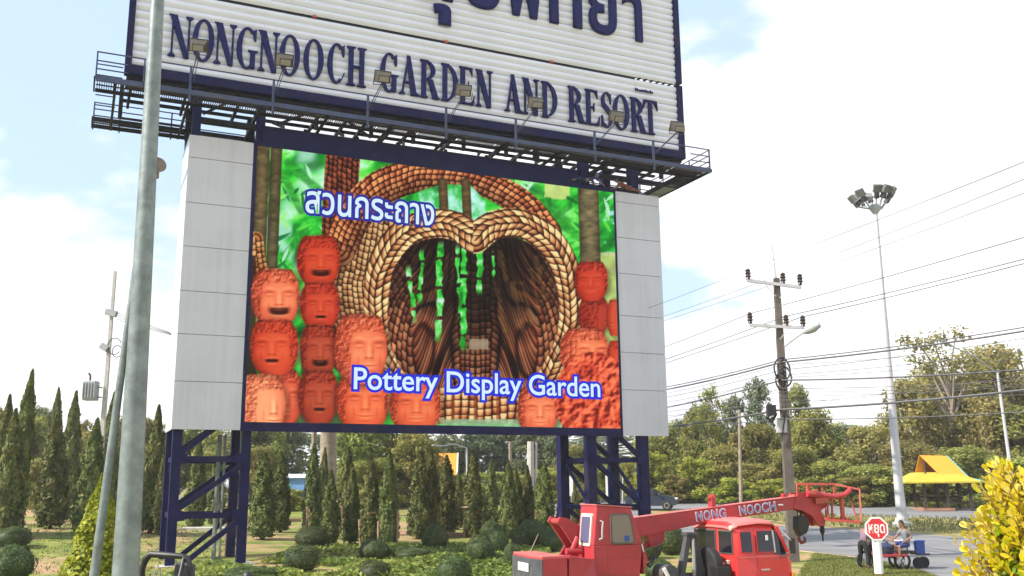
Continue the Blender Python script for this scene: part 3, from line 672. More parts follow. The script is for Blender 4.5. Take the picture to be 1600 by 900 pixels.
def pots(S, T, ps, pt, dark, mid, light, seed, swirl=0.0):
    """strings of small pots: ps along, pt across; each cup is pale at its rim and darkens towards the next one"""
    wob = (vnoise(S, T, 30, seed+7)-0.5)*4; T = T+wob
    row = np.floor(T/pt); rr_ = np.random.default_rng(seed+1).random(211)[row.astype(int) % 211]
    s = S+swirl*T+rr_*ps*0.9; col = np.floor(s/ps); a = s/ps-col; b = T/pt-row
    h = np.random.default_rng(seed).random((97,89))[(row.astype(int) % 97),(col.astype(int) % 89)]
    w = 0.50-0.10*a-0.10*(1-np.sqrt(np.clip(a*5,0,1))); body = (1-sst(w-0.16,w+0.03,np.abs(b-0.5)))*sst(0.0,0.12,a)*(1-sst(0.84,1.0,a))
    sh = np.clip(1.02-0.85*a+0.45*(0.5-np.abs(b-.42)*2)+0.75*(h-0.5),0,1)
    c = ramp_col(sh, [(0,dark),(0.45,mid),(1,light)]); g = np.array(dark)/255*0.6
    return g*(1-body[...,None])+c*body[...,None]
# garden behind
f = fbm(X*1.0+Y*0.5, Y, 26, 3, 5); g_ = fbm(X, Y, 60, 9, 3)
IMG = ramp_col(np.clip(f*1.25-0.1,0,1), [(0,(12,70,22)),(0.32,(22,140,40)),(0.5,(50,205,55)),(0.66,(120,235,95)),(0.82,(175,245,190)),(1,(215,250,235))])
lay(sst(0.52,0.66,g_)*0.8*(X < 540), rgb(190,240,222)); 
for x0,y0,x1,y1,w in ((450,255,500,300,9),(470,330,440,270,8),(445,400,475,360,7),(835,300,880,350,16),(850,330,925,385,10),(870,300,830,345,12),(905,310,860,345,7)):
    S,T,D = path_coords([(x0,y0),(x1,y1)]); lay((1-sst(w*.4,w,D))*0.75, ramp_col(np.clip(vnoise(S*2.5+T*2,T,11,8)*1.2-.1,0,1), [(0,(14,95,30)),(1,(60,190,50))]))
rl_ = random.Random(21)
for k_ in range(95):      # palm leaflets and twigs
    if k_ % 2: x0, y0 = rl_.uniform(432,560), rl_.uniform(225,420)
    else: x0, y0 = rl_.uniform(800,962), rl_.uniform(275,440)
    a_ = rl_.choice((0.5,0.9,2.2,2.6,1.2))+rl_.uniform(-.25,.25); L_ = rl_.uniform(12,34); x1, y1 = x0+L_*math.cos(a_), y0+L_*math.sin(a_)
    box_ = (X > min(x0,x1)-6)&(X < max(x0,x1)+6)&(Y > min(y0,y1)-6)&(Y < max(y0,y1)+6)
    t_ = np.clip(((X-x0)*(x1-x0)+(Y-y0)*(y1-y0))/(L_*L_),0,1); d_ = np.hypot(X-x0-t_*(x1-x0),Y-y0-t_*(y1-y0)); wv_ = 2.6*np.sin(np.pi*np.clip(t_,0.04,0.98))
    lay((1-sst(wv_-.6,wv_+.8,d_))*box_*0.85, rgb(*rl_.choice(((16,96,30),(40,170,46),(98,226,70),(20,120,60),(160,240,120),(196,246,210)))))
lay(soft((X > 850)&(Y < 312)&(X < 890)&(f > .42),2)*0.8, rgb(225,225,140))
lay(sst(0.5,0.62,fbm(X,Y,20,77))*((X > 935)&(Y > 330)&(Y < 400))*0.8, rgb(190,235,245)); lay(soft((X > 935)&(Y > 395),2)*0.7, rgb(225,200,135))
def trunk(xa, ya, xb, yb, w, c0, c1, seed):
    S,T,D = path_coords([(xa,ya),(xb,yb)]); n_ = fbm(S*2.2, T, 13, seed, 4)
    c = ramp_col(np.clip(n_*1.2-0.1+T/w*0.25*0,0,1), [(0,c0),(1,c1)])*(1-0.45*np.clip(np.abs(T)/w,0,1)**2)[...,None]
    lay(1-sst(w-1,w+1,D), c)
trunk(432,225,424,420,9,(60,52,30),(120,110,70),21); trunk(411,222,403,425,11,(64,52,30),(150,130,84),22); trunk(918,290,922,420,16,(74,66,44),(172,156,108),23)
for x_ in (690,728): trunk(x_,280,x_+4,345,7,(70,55,32),(140,110,62),25)
# tower of pots at the back
S,T,D = path_coords([(536,235),(530,330),(528,420),(545,560)])
lay(1-sst(26,28,D*1.0), pots(S,T,9,7.5,(40,16,10),(122,52,32),(190,98,60),31,0.45)*0.88)
# shoulders of the pot figure
body = soft(inpoly([(545,330),(585,300),(640,330),(600,400),(590,500),(610,600),(560,600),(530,520),(500,470),(520,400)]),2)
S,T,D = path_coords(smooth_path([(560,300),(545,380),(535,450),(550,540),(590,610)]))
lay(body, pots(S,T,10,8,(66,36,20),(172,112,66),(228,188,128),33,0.2))
S,T,D = path_coords(smooth_path([(505,470),(512,420),(532,375)])); lay(1-sst(12,14,D), pots(S,T,7,6,(70,32,16),(178,98,56),(220,170,110),34,.3))
S,T,D = path_coords(smooth_path([(398,375),(402,410),(412,440)])); lay(1-sst(12,14,D), pots(S,T,9,8,(86,46,20),(190,118,62),(228,178,112),35))
# big upper arch
AR = smooth_path([(530,392),(552,340),(590,298),(640,277),(690,274),(740,282),(785,300),(820,326),(850,366)])
S,T,D = path_coords(AR); wid = 25+4*np.sin(S/60)
lay((1-sst(wid-1,wid+1,D)), pots(S,T+0,9.5,8.5,(64,24,13),(158,76,42),(222,150,92),41,0.15)*np.clip(1.02-0.35*np.clip(T/25,-1,1),0.55,1.1)[...,None])
gap = soft(inpoly([(652,300),(690,288),(735,290),(758,315),(756,345),(735,362),(700,345),(660,335)]),2)
lay(gap, ramp_col(np.clip(fbm(X,Y,16,51)*1.3-.1,0,1), [(0,(20,80,40)),(.45,(60,190,80)),(.7,(150,230,190)),(1,(205,250,245))]))
for x_ in (691,727): trunk(x_,285,x_+3,350,7,(66,50,28),(135,105,60),26)
# dark heart-shaped mouth of the pot tunnel: ropes of pots running inwards and down
heart = inpoly(smooth_path([(742,386),(722,375),(695,370),(652,374),(620,398),(602,440),(600,500),(614,560),(650,610),(700,640),(760,650),(820,640),(858,600),(882,540),(888,480),(874,428),(846,392),(805,371),(775,369),(758,375),(742,386)],5))
dx = X-742; adx = np.abs(dx); fall = np.clip((Y-465)/140,0,1); side = sst(25,105,adx)
Tn = adx*1.05-0.75*(Y-400)*side*(1-0.6*fall); Sn = Y*(1-0.35*side)+adx*0.5*side
inner = pots(Sn, Tn, 10, 8.5, (36,13,8),(142,66,40),(222,150,100),61,0.0)
nb = fbm(X,Y,34,62,3)
lum = 0.20+0.34*side*np.exp(-((Y-500)/70.0)**2)+0.80*fall*(0.55+0.5*nb)+0.12*sst(.5,.8,nb)
inner = inner*lum[...,None]
rope = sst(0.55,1.0,np.sin(Tn*0.42)*.5+.5)*(0.10+0.25*np.exp(-((Y-490)/70.0)**2))*side*(0.5+nb)
inner += rope[...,None]*rgb(158,74,44)
lay(soft(heart,1), inner)
slits = [(640,418,505,6,.12),(656,392,476,6,-.05),(686,380,535,9,-.01),(716,385,500,6,.03),(724,378,548,9,0),(749,374,462,8,.02),(772,392,440,4,.1)]
for x_,ya,yb,w,sl in slits:
    xc = x_+sl*(Y-440)+3.2*(vnoise(Y,X*0,26,int(x_))-.5); n_ = vnoise(X,Y,7,int(x_)); m_ = (1-sst(w*0.38,w*0.66,np.abs(X-xc)+4.5*(n_-0.5)))*sst(ya-6,ya+8,Y)*(1-sst(yb-12,yb+4,Y))*sst(.10,.25,np.abs(np.sin((Y+x_*1.7)*0.068))+0.25*(n_-.5))
    lay(m_*heart*0.95, ramp_col(np.clip(fbm(X,Y,10,71)*1.5-.25,0,1), [(0,(22,120,30)),(.45,(56,225,66)),(.72,(150,240,150)),(1,(212,238,242))]))
for x_,ya,yb in ((772,430,520),(800,440,520),(790,390,440),(845,400,470),(815,440,510),(832,420,480)):
    xc = x_+0.22*(Y-440); m_ = (1-sst(2,5,np.abs(X-xc)+6*(vnoise(X,Y,7,int(x_))-.5)))*((Y > ya)&(Y < yb)); lay(soft(m_)*0.32*heart, rgb(158,120,62))
lay(soft((X > 733)&(X < 762)&(Y > 530)&(Y < 546),1)*0.8, rgb(176,160,132))
# rim of cream pots round the mouth
for pts, sg in (([(742,374),(712,354),(672,350),(630,366),(600,404),(588,455),(588,510),(600,560),(628,606),(660,640)],1), ([(742,374),(772,352),(815,350),(858,378),(884,425),(892,478),(884,530),(860,580),(835,620)],-1)):
    S,T,D = path_coords(smooth_path(pts)); w_ = 23-7*sst(150,330,S)
    c = pots(S+0.9*np.abs(T),T,12.5,10.5,(84,40,20),(204,132,82),(250,226,160),81,0.12*sg)
    c = c*(1-0.45*sst(0,22,-T*sg*-1)*0)[...,None]
    lay((1-sst(w_-1.5,w_+1,D))*((X-742)*sg < 3), c)
# low lattice wall of pots and the pale floor
m_ = soft(inpoly([(684,606),(810,606),(818,662),(684,662)]),1)
S = X+0.0; lay(m_, pots(Y,X,11.5,12,(90,40,22),(206,122,72),(246,212,150),91)); lay(m_*(1-sst(2,3.4,np.abs((X-690) % 35-17)))*0.6, rgb(150,70,34))
lay(soft(Y > 655,2)*(X > 690)*(X < 880)*0.85, ramp_col(fbm(X,Y,9,93), [(0,(120,160,110)),(1,(190,225,190))]))
lay(soft((X < 400)&(Y > 400)&(Y < 640),2)*0.85, rgb(46,22,16)); 
lay(soft((X > 470)&(X < 480)&(Y > 560),2)*0.8, rgb(70,60,40)); lay(soft((X > 430)&(X < 530)&(Y > 640),3)*0.7, rgb(84,92,66))
# clay heads
def head(cx, cy, rx, ry, base, seed, turn=0.0, mouth='o', bright=1.0, hair=True, eyes=True):
    x = (X-cx)/rx; y = (Y-cy)/ry
    ya = np.abs(y); hw = np.where(y < 0, 1-0.30*ya**2.6, 1-0.40*ya**2.3)*(1+0.03*hair*(fbm(X,Y,4,seed+3,2)-.5))
    m_ = ((np.abs(x) < hw) & (y < 1+0.06*(1-x*x)) & (y > -1-0.07*(1-x*x))); ms = soft(m_,1)
    q = np.clip(x/np.maximum(hw,.2),-1,1); nz = np.sqrt(np.clip(1-q*q*0.9-0.18*y*y,0,1))
    lig = np.clip(-0.12+0.98*nz+0.16*q-0.16*np.clip(y-0.35,0,1),0,1)
    b = np.array(base)/255*bright; dkc = b*np.array([0.60,0.48,0.46]); hic = np.clip(b*np.array([1.09,1.42,1.45]),0,1)
    def tone(t): t = np.clip(t,0,1)[...,None]; return np.where(t < .6, dkc+(b-dkc)*(t/.6), b+(hic-b)*((t-.6)/.4))
    xx = (x-turn)/(1.12-0.25*abs(turn)); relief = np.zeros(X.shape)
    def g(px_, py_, sx, sy, bend=0.0): return np.exp(-(((xx-px_)/sx)**2+((y-py_-bend*(xx-px_)**2)/sy)**2))
    if eyes:
        for s_ in (-1,1):
            relief -= 0.75*g(0.36*s_,-0.20,0.21,0.060,0.5); relief += 0.45*g(0.36*s_,-0.12,0.13,0.05,0.3); relief -= 0.55*g(0.36*s_,-0.05,0.17,0.030,-0.6)
            relief += 0.42*g(0.36*s_,-0.345,0.24,0.055,0.55); relief += 0.32*g(0.44*s_,0.18,0.20,0.17)
    relief += 0.45*g(0.0,0.02,0.075,0.27)-0.42*g(0.14,0.10,0.05,0.20)-0.2*g(-0.14,0.12,0.05,0.16)
    relief -= 0.85*g(0.07,0.265,0.08,0.035)+0.85*g(-0.09,0.265,0.07,0.035); relief += 0.3*g(0,0.20,0.17,0.06)
    for s_ in (-1,1): relief -= 0.32*g(0.40*s_,0.34,0.05,0.20)
    hole = np.zeros(X.shape)
    if mouth == 'smile': relief += 0.5*g(0,0.42,0.42,0.07,-0.35)+0.55*g(0,0.66,0.30,0.07,-0.7); hole = np.clip(1.5*np.exp(-((xx/0.36)**4+((y-0.52+0.32*xx*xx)/0.125)**4)),0,1)
    elif mouth == 'grin': relief -= .6*g(0,.40,.42,.05,-.5); relief += 0.7*g(0,0.52,0.36,0.10,-0.5); relief -= .7*g(0,.52,.34,.016,-.5)
    elif mouth == 'o': relief += 0.55*g(0,0.42,0.26,0.05,-0.5)+0.6*g(0,0.60,0.22,0.055,-0.6); hole = np.clip(1.4*np.exp(-((xx/0.23)**4+((y-0.505)/0.062)**4)),0,1)
    else: relief += 0.5*g(0,0.45,0.25,0.05,-0.4)+0.5*g(0,0.575,0.22,0.055,-0.6); relief -= 0.95*g(0,0.505,0.26,0.022,-0.3); relief -= .35*g(0,.68,.2,.04)
    col = tone(lig*0.80+0.07+relief*0.56)
    col = col*(1-hole[...,None])+(dkc*np.array([0.42,0.30,0.30]))*hole[...,None]
    if mouth == 'smile': col = col+(np.exp(-((xx/0.25)**2+((y-0.455+0.30*xx*xx)/0.032)**2))*0.55)[...,None]*np.array([.55,.36,.28])
    if hair:
        hm = np.clip(sst(-0.50,-0.60,y-0.16*xx*xx)+sst(0.60,0.72,np.abs(xx)-0.06*y),0,1)
        hv = fbm(X,Y,4.2,seed,2); hx = fbm(X+1.2,Y+1.2,4.2,seed,2); hc = tone(lig*0.68+(hv-hx)*1.5+(hv-0.5)*0.5)*np.array([0.96,0.90,0.90]); col = col*(1-hm[...,None])+hc*hm[...,None]
    rim = np.exp(-((y+1.0)/0.06)**2)*0.35; col = col*(1-rim[...,None]*0.7)
    sh_ = (1-sst(0.98,1.25,np.hypot((x-0.05)*0.95,(y-0.03)*0.95)))*0.35; lay(sh_*(1-ms), rgb(40,16,10))
    lay(ms, np.clip(col,0,1.0))
A_, B_, C_, D_ = (240,114,76), (222,90,58), (176,64,40), (250,142,98)
head(440,622,32,42,B_,105,0.2,'n'); head(497,408,34,37,(205,62,34),101,0.12,'smile'); head(430,465,38,42,A_,102,0.15,'smile'); head(499,478,31,34,(202,62,36),103,0.05,'o')
head(428,543,38,41,(216,74,42),104,-0.1,'o'); head(497,548,29,38,C_,106,0.1,'smile',1.0); head(497,620,32,39,C_,107,0.05,'o')
head(566,628,41,44,(236,100,60),109,0.1,'n'); head(563,546,41,51,A_,108,0.32,'n'); head(405,634,40,46,D_,110,0.55,'n',1.02,True,False)
head(648,634,40,40,(232,100,62),111,0.05,'n'); head(840,642,32,36,A_,112,0.1,'n')
head(927,494,24,28,(178,54,34),113,0.9,'n',1,True,False); head(923,440,26,29,(198,58,34),114,-0.05,'grin'); head(960,497,12,27,(205,70,42),115,-0.3,'n',1,False,False)
head(912,552,38,36,A_,116,0.35,'n'); head(962,560,14,26,(200,64,40),117,0,'n',1,True,False)
x = (X-926)/54; y = (Y-622)/72; m_ = soft((x*x*0.8+y*y < 1)|((Y > 615)&(X > 878)),2)
hv = fbm(X,Y,17,120,3); h2_ = fbm(X+2,Y+2,9,121,2); h1_ = fbm(X,Y,9,121,2); lay(m_, ramp_col(np.clip(0.52+(h1_-h2_)*3.2+0.5*(hv-.5)+0.2*(h1_-.5),0,1), [(0,(120,30,20)),(0.4,(210,70,44)),(1,(252,128,84))]))
def to_lin(c): c = np.clip(c,0,1); return np.where(c <= 0.04045, c/12.92, ((c+0.055)/1.055)**2.4)
lin = to_lin(IMG)
V = np.stack([UU.ravel(), np.full(UU.size,-0.055), ZZ.ravel()], -1)
ii, jj = np.meshgrid(np.arange(NX-1), np.arange(NY-1)); q0 = (jj*NX+ii).ravel(); Fq = np.stack([q0, q0+1, q0+NX+1, q0+NX], -1)
scr = mat_base('led screen'); sn, sl_ = scr[1], scr[2]
ca = sn.new('ShaderNodeAttribute'); ca.attribute_name = 'led'; em = sn.new('ShaderNodeEmission'); em.inputs['Strength'].default_value = 0.635
sl_.new(ca.outputs['Color'], em.inputs['Color']); sl_.new(em.outputs[0], sn['Material Output'].inputs['Surface'])
sme = np_mesh('picture_screen', V, Fq, scr[0])
atr = sme.attributes.new('led', 'FLOAT_COLOR', 'POINT')
atr.data.foreach_set('color', np.concatenate([lin.reshape(-1,3), np.ones((lin.size//3,1))], 1).astype(np.float32).ravel())
screen = link_mesh('picture_screen', sme, bb)
def glow(name, c, s=0.635):
    mt, n, l, b = mat_base(name); e = n.new('ShaderNodeEmission'); e.inputs['Color'].default_value = (*c,1); e.inputs['Strength'].default_value = s
    l.new(e.outputs[0], n['Material Output'].inputs['Surface']); return mt
capw = glow('caption white', (0.68,0.86,0.98)); capb = glow('caption blue', (0.012,0.030,0.66)); capn = glow('caption navy', (0.020,0.026,0.33))
for words, a, b, z0, z1, bl, off in (('สวนกระถาง',1.96,7.80,14.52,15.56,capn,0.030),('Pottery Display Garden',4.26,16.18,6.74,7.98,capb,0.030)):
    me = text_mesh(words, 1.0, 0, 0, 0.012); n_ = len(me.vertices); co = np.empty(n_*3,np.float32); me.vertices.foreach_get('co', co); co = co.reshape(-1,3)
    lo, hi = co.min(0), co.max(0); kx, kz = (b-a)/(hi[0]-lo[0]), (z1-z0)/(hi[1]-lo[1])
    for which, mtl, d in (('caption_outline', bl, -0.066), ('caption', capw, -0.074)):
        m2 = me if which == 'caption' else text_mesh(words, 1.0, 0, 0, 0.098 if bl is capb else 0.082)
        n_ = len(m2.vertices); cc = np.empty(n_*3,np.float32); m2.vertices.foreach_get('co', cc); cc = cc.reshape(-1,3)
        cc[:,0] = a+(cc[:,0]-lo[0])*kx; cc[:,1] = z0+(cc[:,1]-lo[1])*kz; cc[:,2] *= 0.05; m2.vertices.foreach_set('co', cc.ravel()); m2.update()
        put_text(which, m2, mtl, screen, (0, d, 0))
# ------------------------------------------------------------------ crane truck
TRH = R(19.5); TQ = Vector((4.375, 19.5, 0.0))
tk = thing('crane_truck', 'red crane truck with a long lettered boom and a separate operator cab', 'crane truck', TQ, TRH)
# local axes: x forwards, y towards the far side (0 = near flank), z up
def T_(mb, name, m_, smooth=False, bevel=0, parent=None): return mb.build(name, M[m_], parent or tk, smooth, bevel=bevel)
# driver cab as a shell of loops from back to front
def loft(sections, close=True):
    mb = MB(); n = len(sections[0])
    for s_ in sections: mb.v += [tuple(p) for p in s_]
    for i in range(len(sections)-1):
        for j in range(n): mb.f.append((i*n+j, i*n+(j+1) % n, (i+1)*n+(j+1) % n, (i+1)*n+j))
    if close: mb.f += [tuple(range(n)), tuple(range((len(sections)-1)*n, len(sections)*n))]
    return mb
CW = 1.72
def cab_ring(x, ztop, inset, z0=0.62):     # ring across the cab at x: narrower at the roof
    r_ = []
    for y, z in ((0.0,z0),(0.0,1.55),(0.03,1.64),(0.05+inset,2.02),(0.12+inset,ztop-0.10),(0.24+inset,ztop-0.04),(0.45+inset,ztop),(CW-0.45-inset,ztop),(CW-0.24-inset,ztop-0.04),(CW-0.12-inset,ztop-0.10),(CW-0.05-inset,2.02),(CW-0.03,1.64),(CW,1.55),(CW,z0)):
        r_.append((x, y, z))
    return r_
body = loft([cab_ring(0.0,2.20,0.03), cab_ring(0.05,2.24,0.0), cab_ring(0.55,2.285,0.0), cab_ring(0.92,2.25,0.01)])
T_(body, 'cab_body', 'red', True)
nose = loft([[(0.922,0,0.55),(0.922,0,1.56),(0.922,CW,1.56),(0.922,CW,0.55)], [(1.18,0,0.55),(1.18,0,1.55),(1.18,CW,1.55),(1.18,CW,0.55)], [(1.29,0.05,0.6),(1.29,0.05,1.46),(1.29,CW-0.05,1.46),(1.29,CW-0.05,0.6)]])
T_(nose, 'nose', 'red', False, 0.03)
# roof skin, a paler red than the cab body, over the front pillars
roof = MB(); 
rs_ = [(-0.04,2.12,0.10),(0.10,2.255,0.03),(0.55,2.30,0.02),(0.92,2.27,0.03),(1.02,2.16,0.06)]
for x, zt, ins in rs_:
    for y in (0.03+ins,0.16+ins,0.45,CW/2,CW-0.45,CW-0.16-ins,CW-0.03-ins):
        e = abs(y-CW/2)/(CW/2); roof.v.append((x,y,zt-0.13*e**5+0.01))
for i in range(len(rs_)-1):
    for j in range(6): a = i*7+j; roof.f.append((a,a+1,a+8,a+7))
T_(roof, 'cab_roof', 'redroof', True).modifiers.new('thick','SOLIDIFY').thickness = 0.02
T_(MB().bar((0.96,0.05,2.13),(1.20,0.02,1.56),0.09,0.07).bar((0.96,CW-0.05,2.13),(1.20,CW-0.02,1.56),0.09,0.07), 'front_pillar', 'red')
ws = T_(MB().hexa([(1.19,0.06,1.57),(1.19,CW-0.06,1.57),(1.205,CW-0.06,1.57),(1.205,0.06,1.57),(0.965,0.09,2.13),(0.965,CW-0.09,2.13),(0.98,CW-0.09,2.13),(0.98,0.09,2.13)]), 'windscreen', 'darkglass')
def pane(pts, y, name, seal_m=None, thick=0.012, rim=0.035):
    """window on the near flank: dark glass in a rubber surround; pts in (x, z), y per point leans with the pillar"""
    lean = lambda z: 0.012+max(0,(z-1.62))*0.085+y
    cx = sum(p[0] for p in pts)/len(pts); cz = sum(p[1] for p in pts)/len(pts)
    big = [(cx+(x-cx)*(1+rim/0.25), cz+(z-cz)*(1+rim/0.25)) for x, z in pts]
    def slab(P, d0, d1):
        mb = MB(); k = len(P); mb.v = [(x, lean(z)-d0, z) for x, z in P]+[(x, lean(z)-d1, z) for x, z in P]
        mb.f = [tuple(range(k)), tuple(range(k,2*k))]+[(i,(i+1) % k,k+(i+1) % k,k+i) for i in range(k)]; return mb
    f_ = T_(slab(big, 0.0, 0.025), name, seal_m or 'seal')
    T_(slab(pts, 0.026, 0.034), 'pane', 'darkglass', parent=f_)
pane([(0.11,1.66),(0.35,1.66),(0.35,2.05),(0.11,2.05)], 0.0, 'quarter_window', 'red', rim=0.02)
door = T_(MB().box(0.455,0.95,-0.018,-0.002,0.66,1.60), 'door', 'red', bevel=0.006)
T_(MB().box(0.52,0.72,-0.045,-0.02,1.30,1.335), 'door_handle', 'chrome', parent=door, bevel=0.008)
T_(MB().box(0.02,1.20,-0.026,-0.0185,1.555,1.575), 'waist_line', 'redroof', parent=door)
pane([(0.49,1.66),(0.86,1.66),(0.84,2.06),(0.49,2.06)], 0.0, 'door_window', 'red', rim=0.025)
pane([(0.90,1.56),(1.14,1.56),(1.10,1.66),(0.93,2.05),(0.88,2.05)], 0.006, 'vent_window', 'seal', rim=0.015)
T_(MB().bar((0.86,-0.03,1.64),(0.84,-0.0,2.07),0.028), 'window_divider', 'chrome')
T_(MB().box(0.66,0.72,-0.03,-0.022,1.88,1.98), 'sticker', 'white')
# back wall windows
for y0, y1 in ((0.14,0.60),(0.78,1.56)):
    f_ = T_(MB().box(-0.02,0.0,y0-0.03,y1+0.03,1.62,2.08), 'rear_window', 'seal')
    T_(MB().box(-0.032,-0.021,y0,y1,1.65,2.05), 'pane', 'darkglass', parent=f_)
T_(MB().lathe([(0.0,0),(0.045,0.0),(0.05,0.03),(0.02,0.05)], (-0.03,0.10,2.13), 10, (-1,0,0)), 'marker_lamp', 'cream', True)
T_(MB().tube([(-0.03,0.42,1.42),(-0.10,0.42,1.44),(-0.10,0.60,1.44)],0.025,6), 'air_fitting', 'chrome', True)
T_(MB().box(-0.07,-0.005,0.24,0.34,1.42,1.50), 'tail_lamp', 'cream', bevel=0.01)
T_(MB().box(1.24,1.31,-0.03,0.10,1.13,1.24), 'indicator_lamp', 'orange', bevel=0.01)
mir = T_(MB().tube([(1.12,0.0,1.60),(1.18,-0.12,1.66),(1.18,-0.16,1.86),(1.06,0.0,2.05)],0.012,6), 'mirror_arm', 'chrome', True)
T_(MB().box(1.165,1.20,-0.25,-0.08,1.62,1.92), 'mirror', 'black', parent=mir, bevel=0.01)
# chassis and wheels (below the picture's edge)
for y in (0.40,1.22): T_(MB().box(-4.2,1.1,y-0.06,y+0.06,0.72,0.92), 'chassis_rail', 'black')
T_(MB().box(-3.5,-0.15,0.02,CW-0.02,0.93,1.0), 'deck', 'redcrane')
T_(MB().box(1.30,1.42,0.0,CW,0.42,0.62), 'bumper', 'black', bevel=0.02)
for x in (0.55,-2.9):
    for y in (0.10,CW-0.10):
        w_ = T_(MB().lathe([(0.20,-0.13),(0.38,-0.13),(0.43,-0.09),(0.43,0.09),(0.38,0.13),(0.20,0.13)], (x,y,0.43), 22, (0,1,0)), 'wheel', 'rubber', True)
        T_(MB().lathe([(0.05,-0.10),(0.21,-0.125),(0.21,0.125),(0.05,0.10)], (x,y,0.43), 14, (0,1,0)), 'rim', 'cabinet', True, parent=w_)
# gear behind the driver cab: boom rest, reservoir, spare wheel
T_(MB().bar((-1.00,0.62,0.95),(-0.72,0.62,1.98),0.20,0.10,w2=0.13).bar((-0.42,0.62,0.95),(-0.62,0.62,1.98),0.22,0.10,w2=0.13), 'boom_rest', 'cwgrey')
T_(MB().bar((-0.86,0.62,1.50),(-0.52,0.62,1.50),0.08,0.08), 'rung', 'cwgrey')
T_(MB().bar((-0.93,0.62,1.22),(-0.48,0.62,1.22),0.08,0.08), 'rung', 'cwgrey')
T_(MB().box(-0.80,-0.54,0.50,0.74,1.985,2.04), 'rest_pad', 'cwgrey')
T_(MB().tube([(-0.70,0.50,1.0),(-0.68,0.50,1.35),(-0.66,0.52,1.92)],[0.03,0.045,0.03],8), 'hydraulic_hose', 'lampface', True)
T_(MB().lathe([(0.12,-0.1),(0.36,-0.1),(0.40,-0.06),(0.40,0.06),(0.36,0.1),(0.12,0.1)], (-0.30,0.55,1.36), 20, (1,0,0)), 'spare_wheel', 'rubber', True)
T_(MB().box(-0.42,-0.10,0.08,0.34,1.02,1.40), 'battery_box', 'black', bevel=0.02)
T_(MB().tube([(-1.42,0.10,1.30),(-1.42,0.55,1.30)],0.17,14), 'winch_drum', 'cwgrey', True)
T_(MB().bar((-1.62,0.0,1.42),(-1.50,0.0,1.20),0.07,0.05), 'white_lever', 'white')
T_(MB().box(-1.9,-0.9,0.30,1.4,0.98,1.12), 'turntable', 'cwgrey')
# operator cab, a tapered box: rear face near the camera
E0 = 0.30
def P_(x,y,z): return (x,y+E0,z)
oc = T_(MB().hexa([P_(-2.94,0,1.02),P_(-2.02,0,1.02),P_(-2.02,0.80,1.02),P_(-2.94,0.80,1.02),P_(-2.94,0,1.86),P_(-1.90,0,1.86),P_(-1.90,0.80,1.86),P_(-2.94,0.80,1.86)])
   .hexa([P_(-2.94,0.003,1.862),P_(-1.90,0.003,1.862),P_(-1.90,0.797,1.862),P_(-2.94,0.797,1.862),P_(-2.84,0.02,2.60),P_(-2.12,0.02,2.545),P_(-2.12,0.78,2.545),P_(-2.84,0.78,2.60)]), 'operator_cab', 'redcrane', False, 0.012)
T_(MB().hexa([P_(-1.899,0.0,1.30),P_(-1.80,0.0,1.56),P_(-1.80,0.80,1.56),P_(-1.899,0.80,1.30),P_(-1.899,0.0,1.859),P_(-1.895,0.0,1.859),P_(-1.895,0.80,1.859),P_(-1.899,0.80,1.859)]), 'cab_front', 'redcrane', parent=oc)
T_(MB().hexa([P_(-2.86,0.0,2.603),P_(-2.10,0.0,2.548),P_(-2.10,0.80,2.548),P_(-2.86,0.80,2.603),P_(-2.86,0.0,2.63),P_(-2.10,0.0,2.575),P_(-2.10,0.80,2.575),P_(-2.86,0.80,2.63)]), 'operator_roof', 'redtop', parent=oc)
def rrect(x0,x1,z0,z1,r_=0.06,n=4):
    P = []
    for cx,cz,a in ((x1-r_,z1-r_,0),(x0+r_,z1-r_,90),(x0+r_,z0+r_,180),(x1-r_,z0+r_,270)):
        for k in range(n+1): P.append((cx+r_*math.cos(R(a+90*k/n)), cz+r_*math.sin(R(a+90*k/n))))
    return P
def sk(P): return [(x+(0.04 if x < -2.4 else 0.10*(2.43-z)/0.56)*1.0, z) for x, z in P]
win_glass = glass_mat('operator glass', (0.20,0.17,0.15), 0.08)
win_glass2 = glass_mat('operator rear glass', (0.10,0.11,0.20), 0.08)
f_ = T_(MB().prism(sk(rrect(-2.62,-2.16,1.87,2.45,0.07)), (0,E0-0.020,0), (1,0,0), (0,0,1), (0,1,0), 0.045), 'side_window', 'seal', parent=oc)
MB().prism(sk(rrect(-2.585,-2.19,1.905,2.415,0.06)), (0,E0-0.026,0), (1,0,0), (0,0,1), (0,1,0), 0.005).build('pane', win_glass, oc)
f_ = T_(MB().prism(rrect(0.10,0.62,1.84,2.45,0.05), (-2.94+0.0,E0+0.03,0), (0,1,0), (0.105,0,1), (-1,0,0), 0.215), 'rear_window', 'cream', parent=oc)
MB().prism(rrect(0.16,0.56,1.90,2.39,0.04), (-2.95,E0+0.03,0), (0,1,0), (0.105,0,1), (-1,0,0), 0.215).build('pane', win_glass2, oc)
T_(MB().tube([P_(-2.80,-0.02,2.32),P_(-2.76,-0.06,2.30),P_(-2.78,-0.06,2.12),P_(-2.78,-0.06,2.0),P_(-2.83,-0.03,1.97)],0.018,6), 'grab_handle', 'cabinet', True, parent=oc)
T_(MB().box(-2.30,-2.20,E0-0.032,E0-0.027,1.93,2.03), 'sticker', 'coolblue', parent=oc)
T_(MB().bar(P_(-1.93,-0.03,1.86),P_(-1.90,-0.03,1.72),0.03,0.02), 'cab_hinge', 'cabinet', parent=oc)
T_(MB().box(-2.99,-2.945,E0+0.02,E0+0.30,0.95,1.45), 'step_plate', 'redcrane', parent=oc)
for z_ in (1.30,1.62): T_(MB().box(-2.90,-2.0,E0-0.003,E0+0.002,z_,z_+0.008), 'panel_seam', 'brownred', parent=oc)
T_(MB().box(-2.655,-2.645,E0-0.003,E0+0.002,1.04,1.85), 'panel_seam', 'brownred', parent=oc)
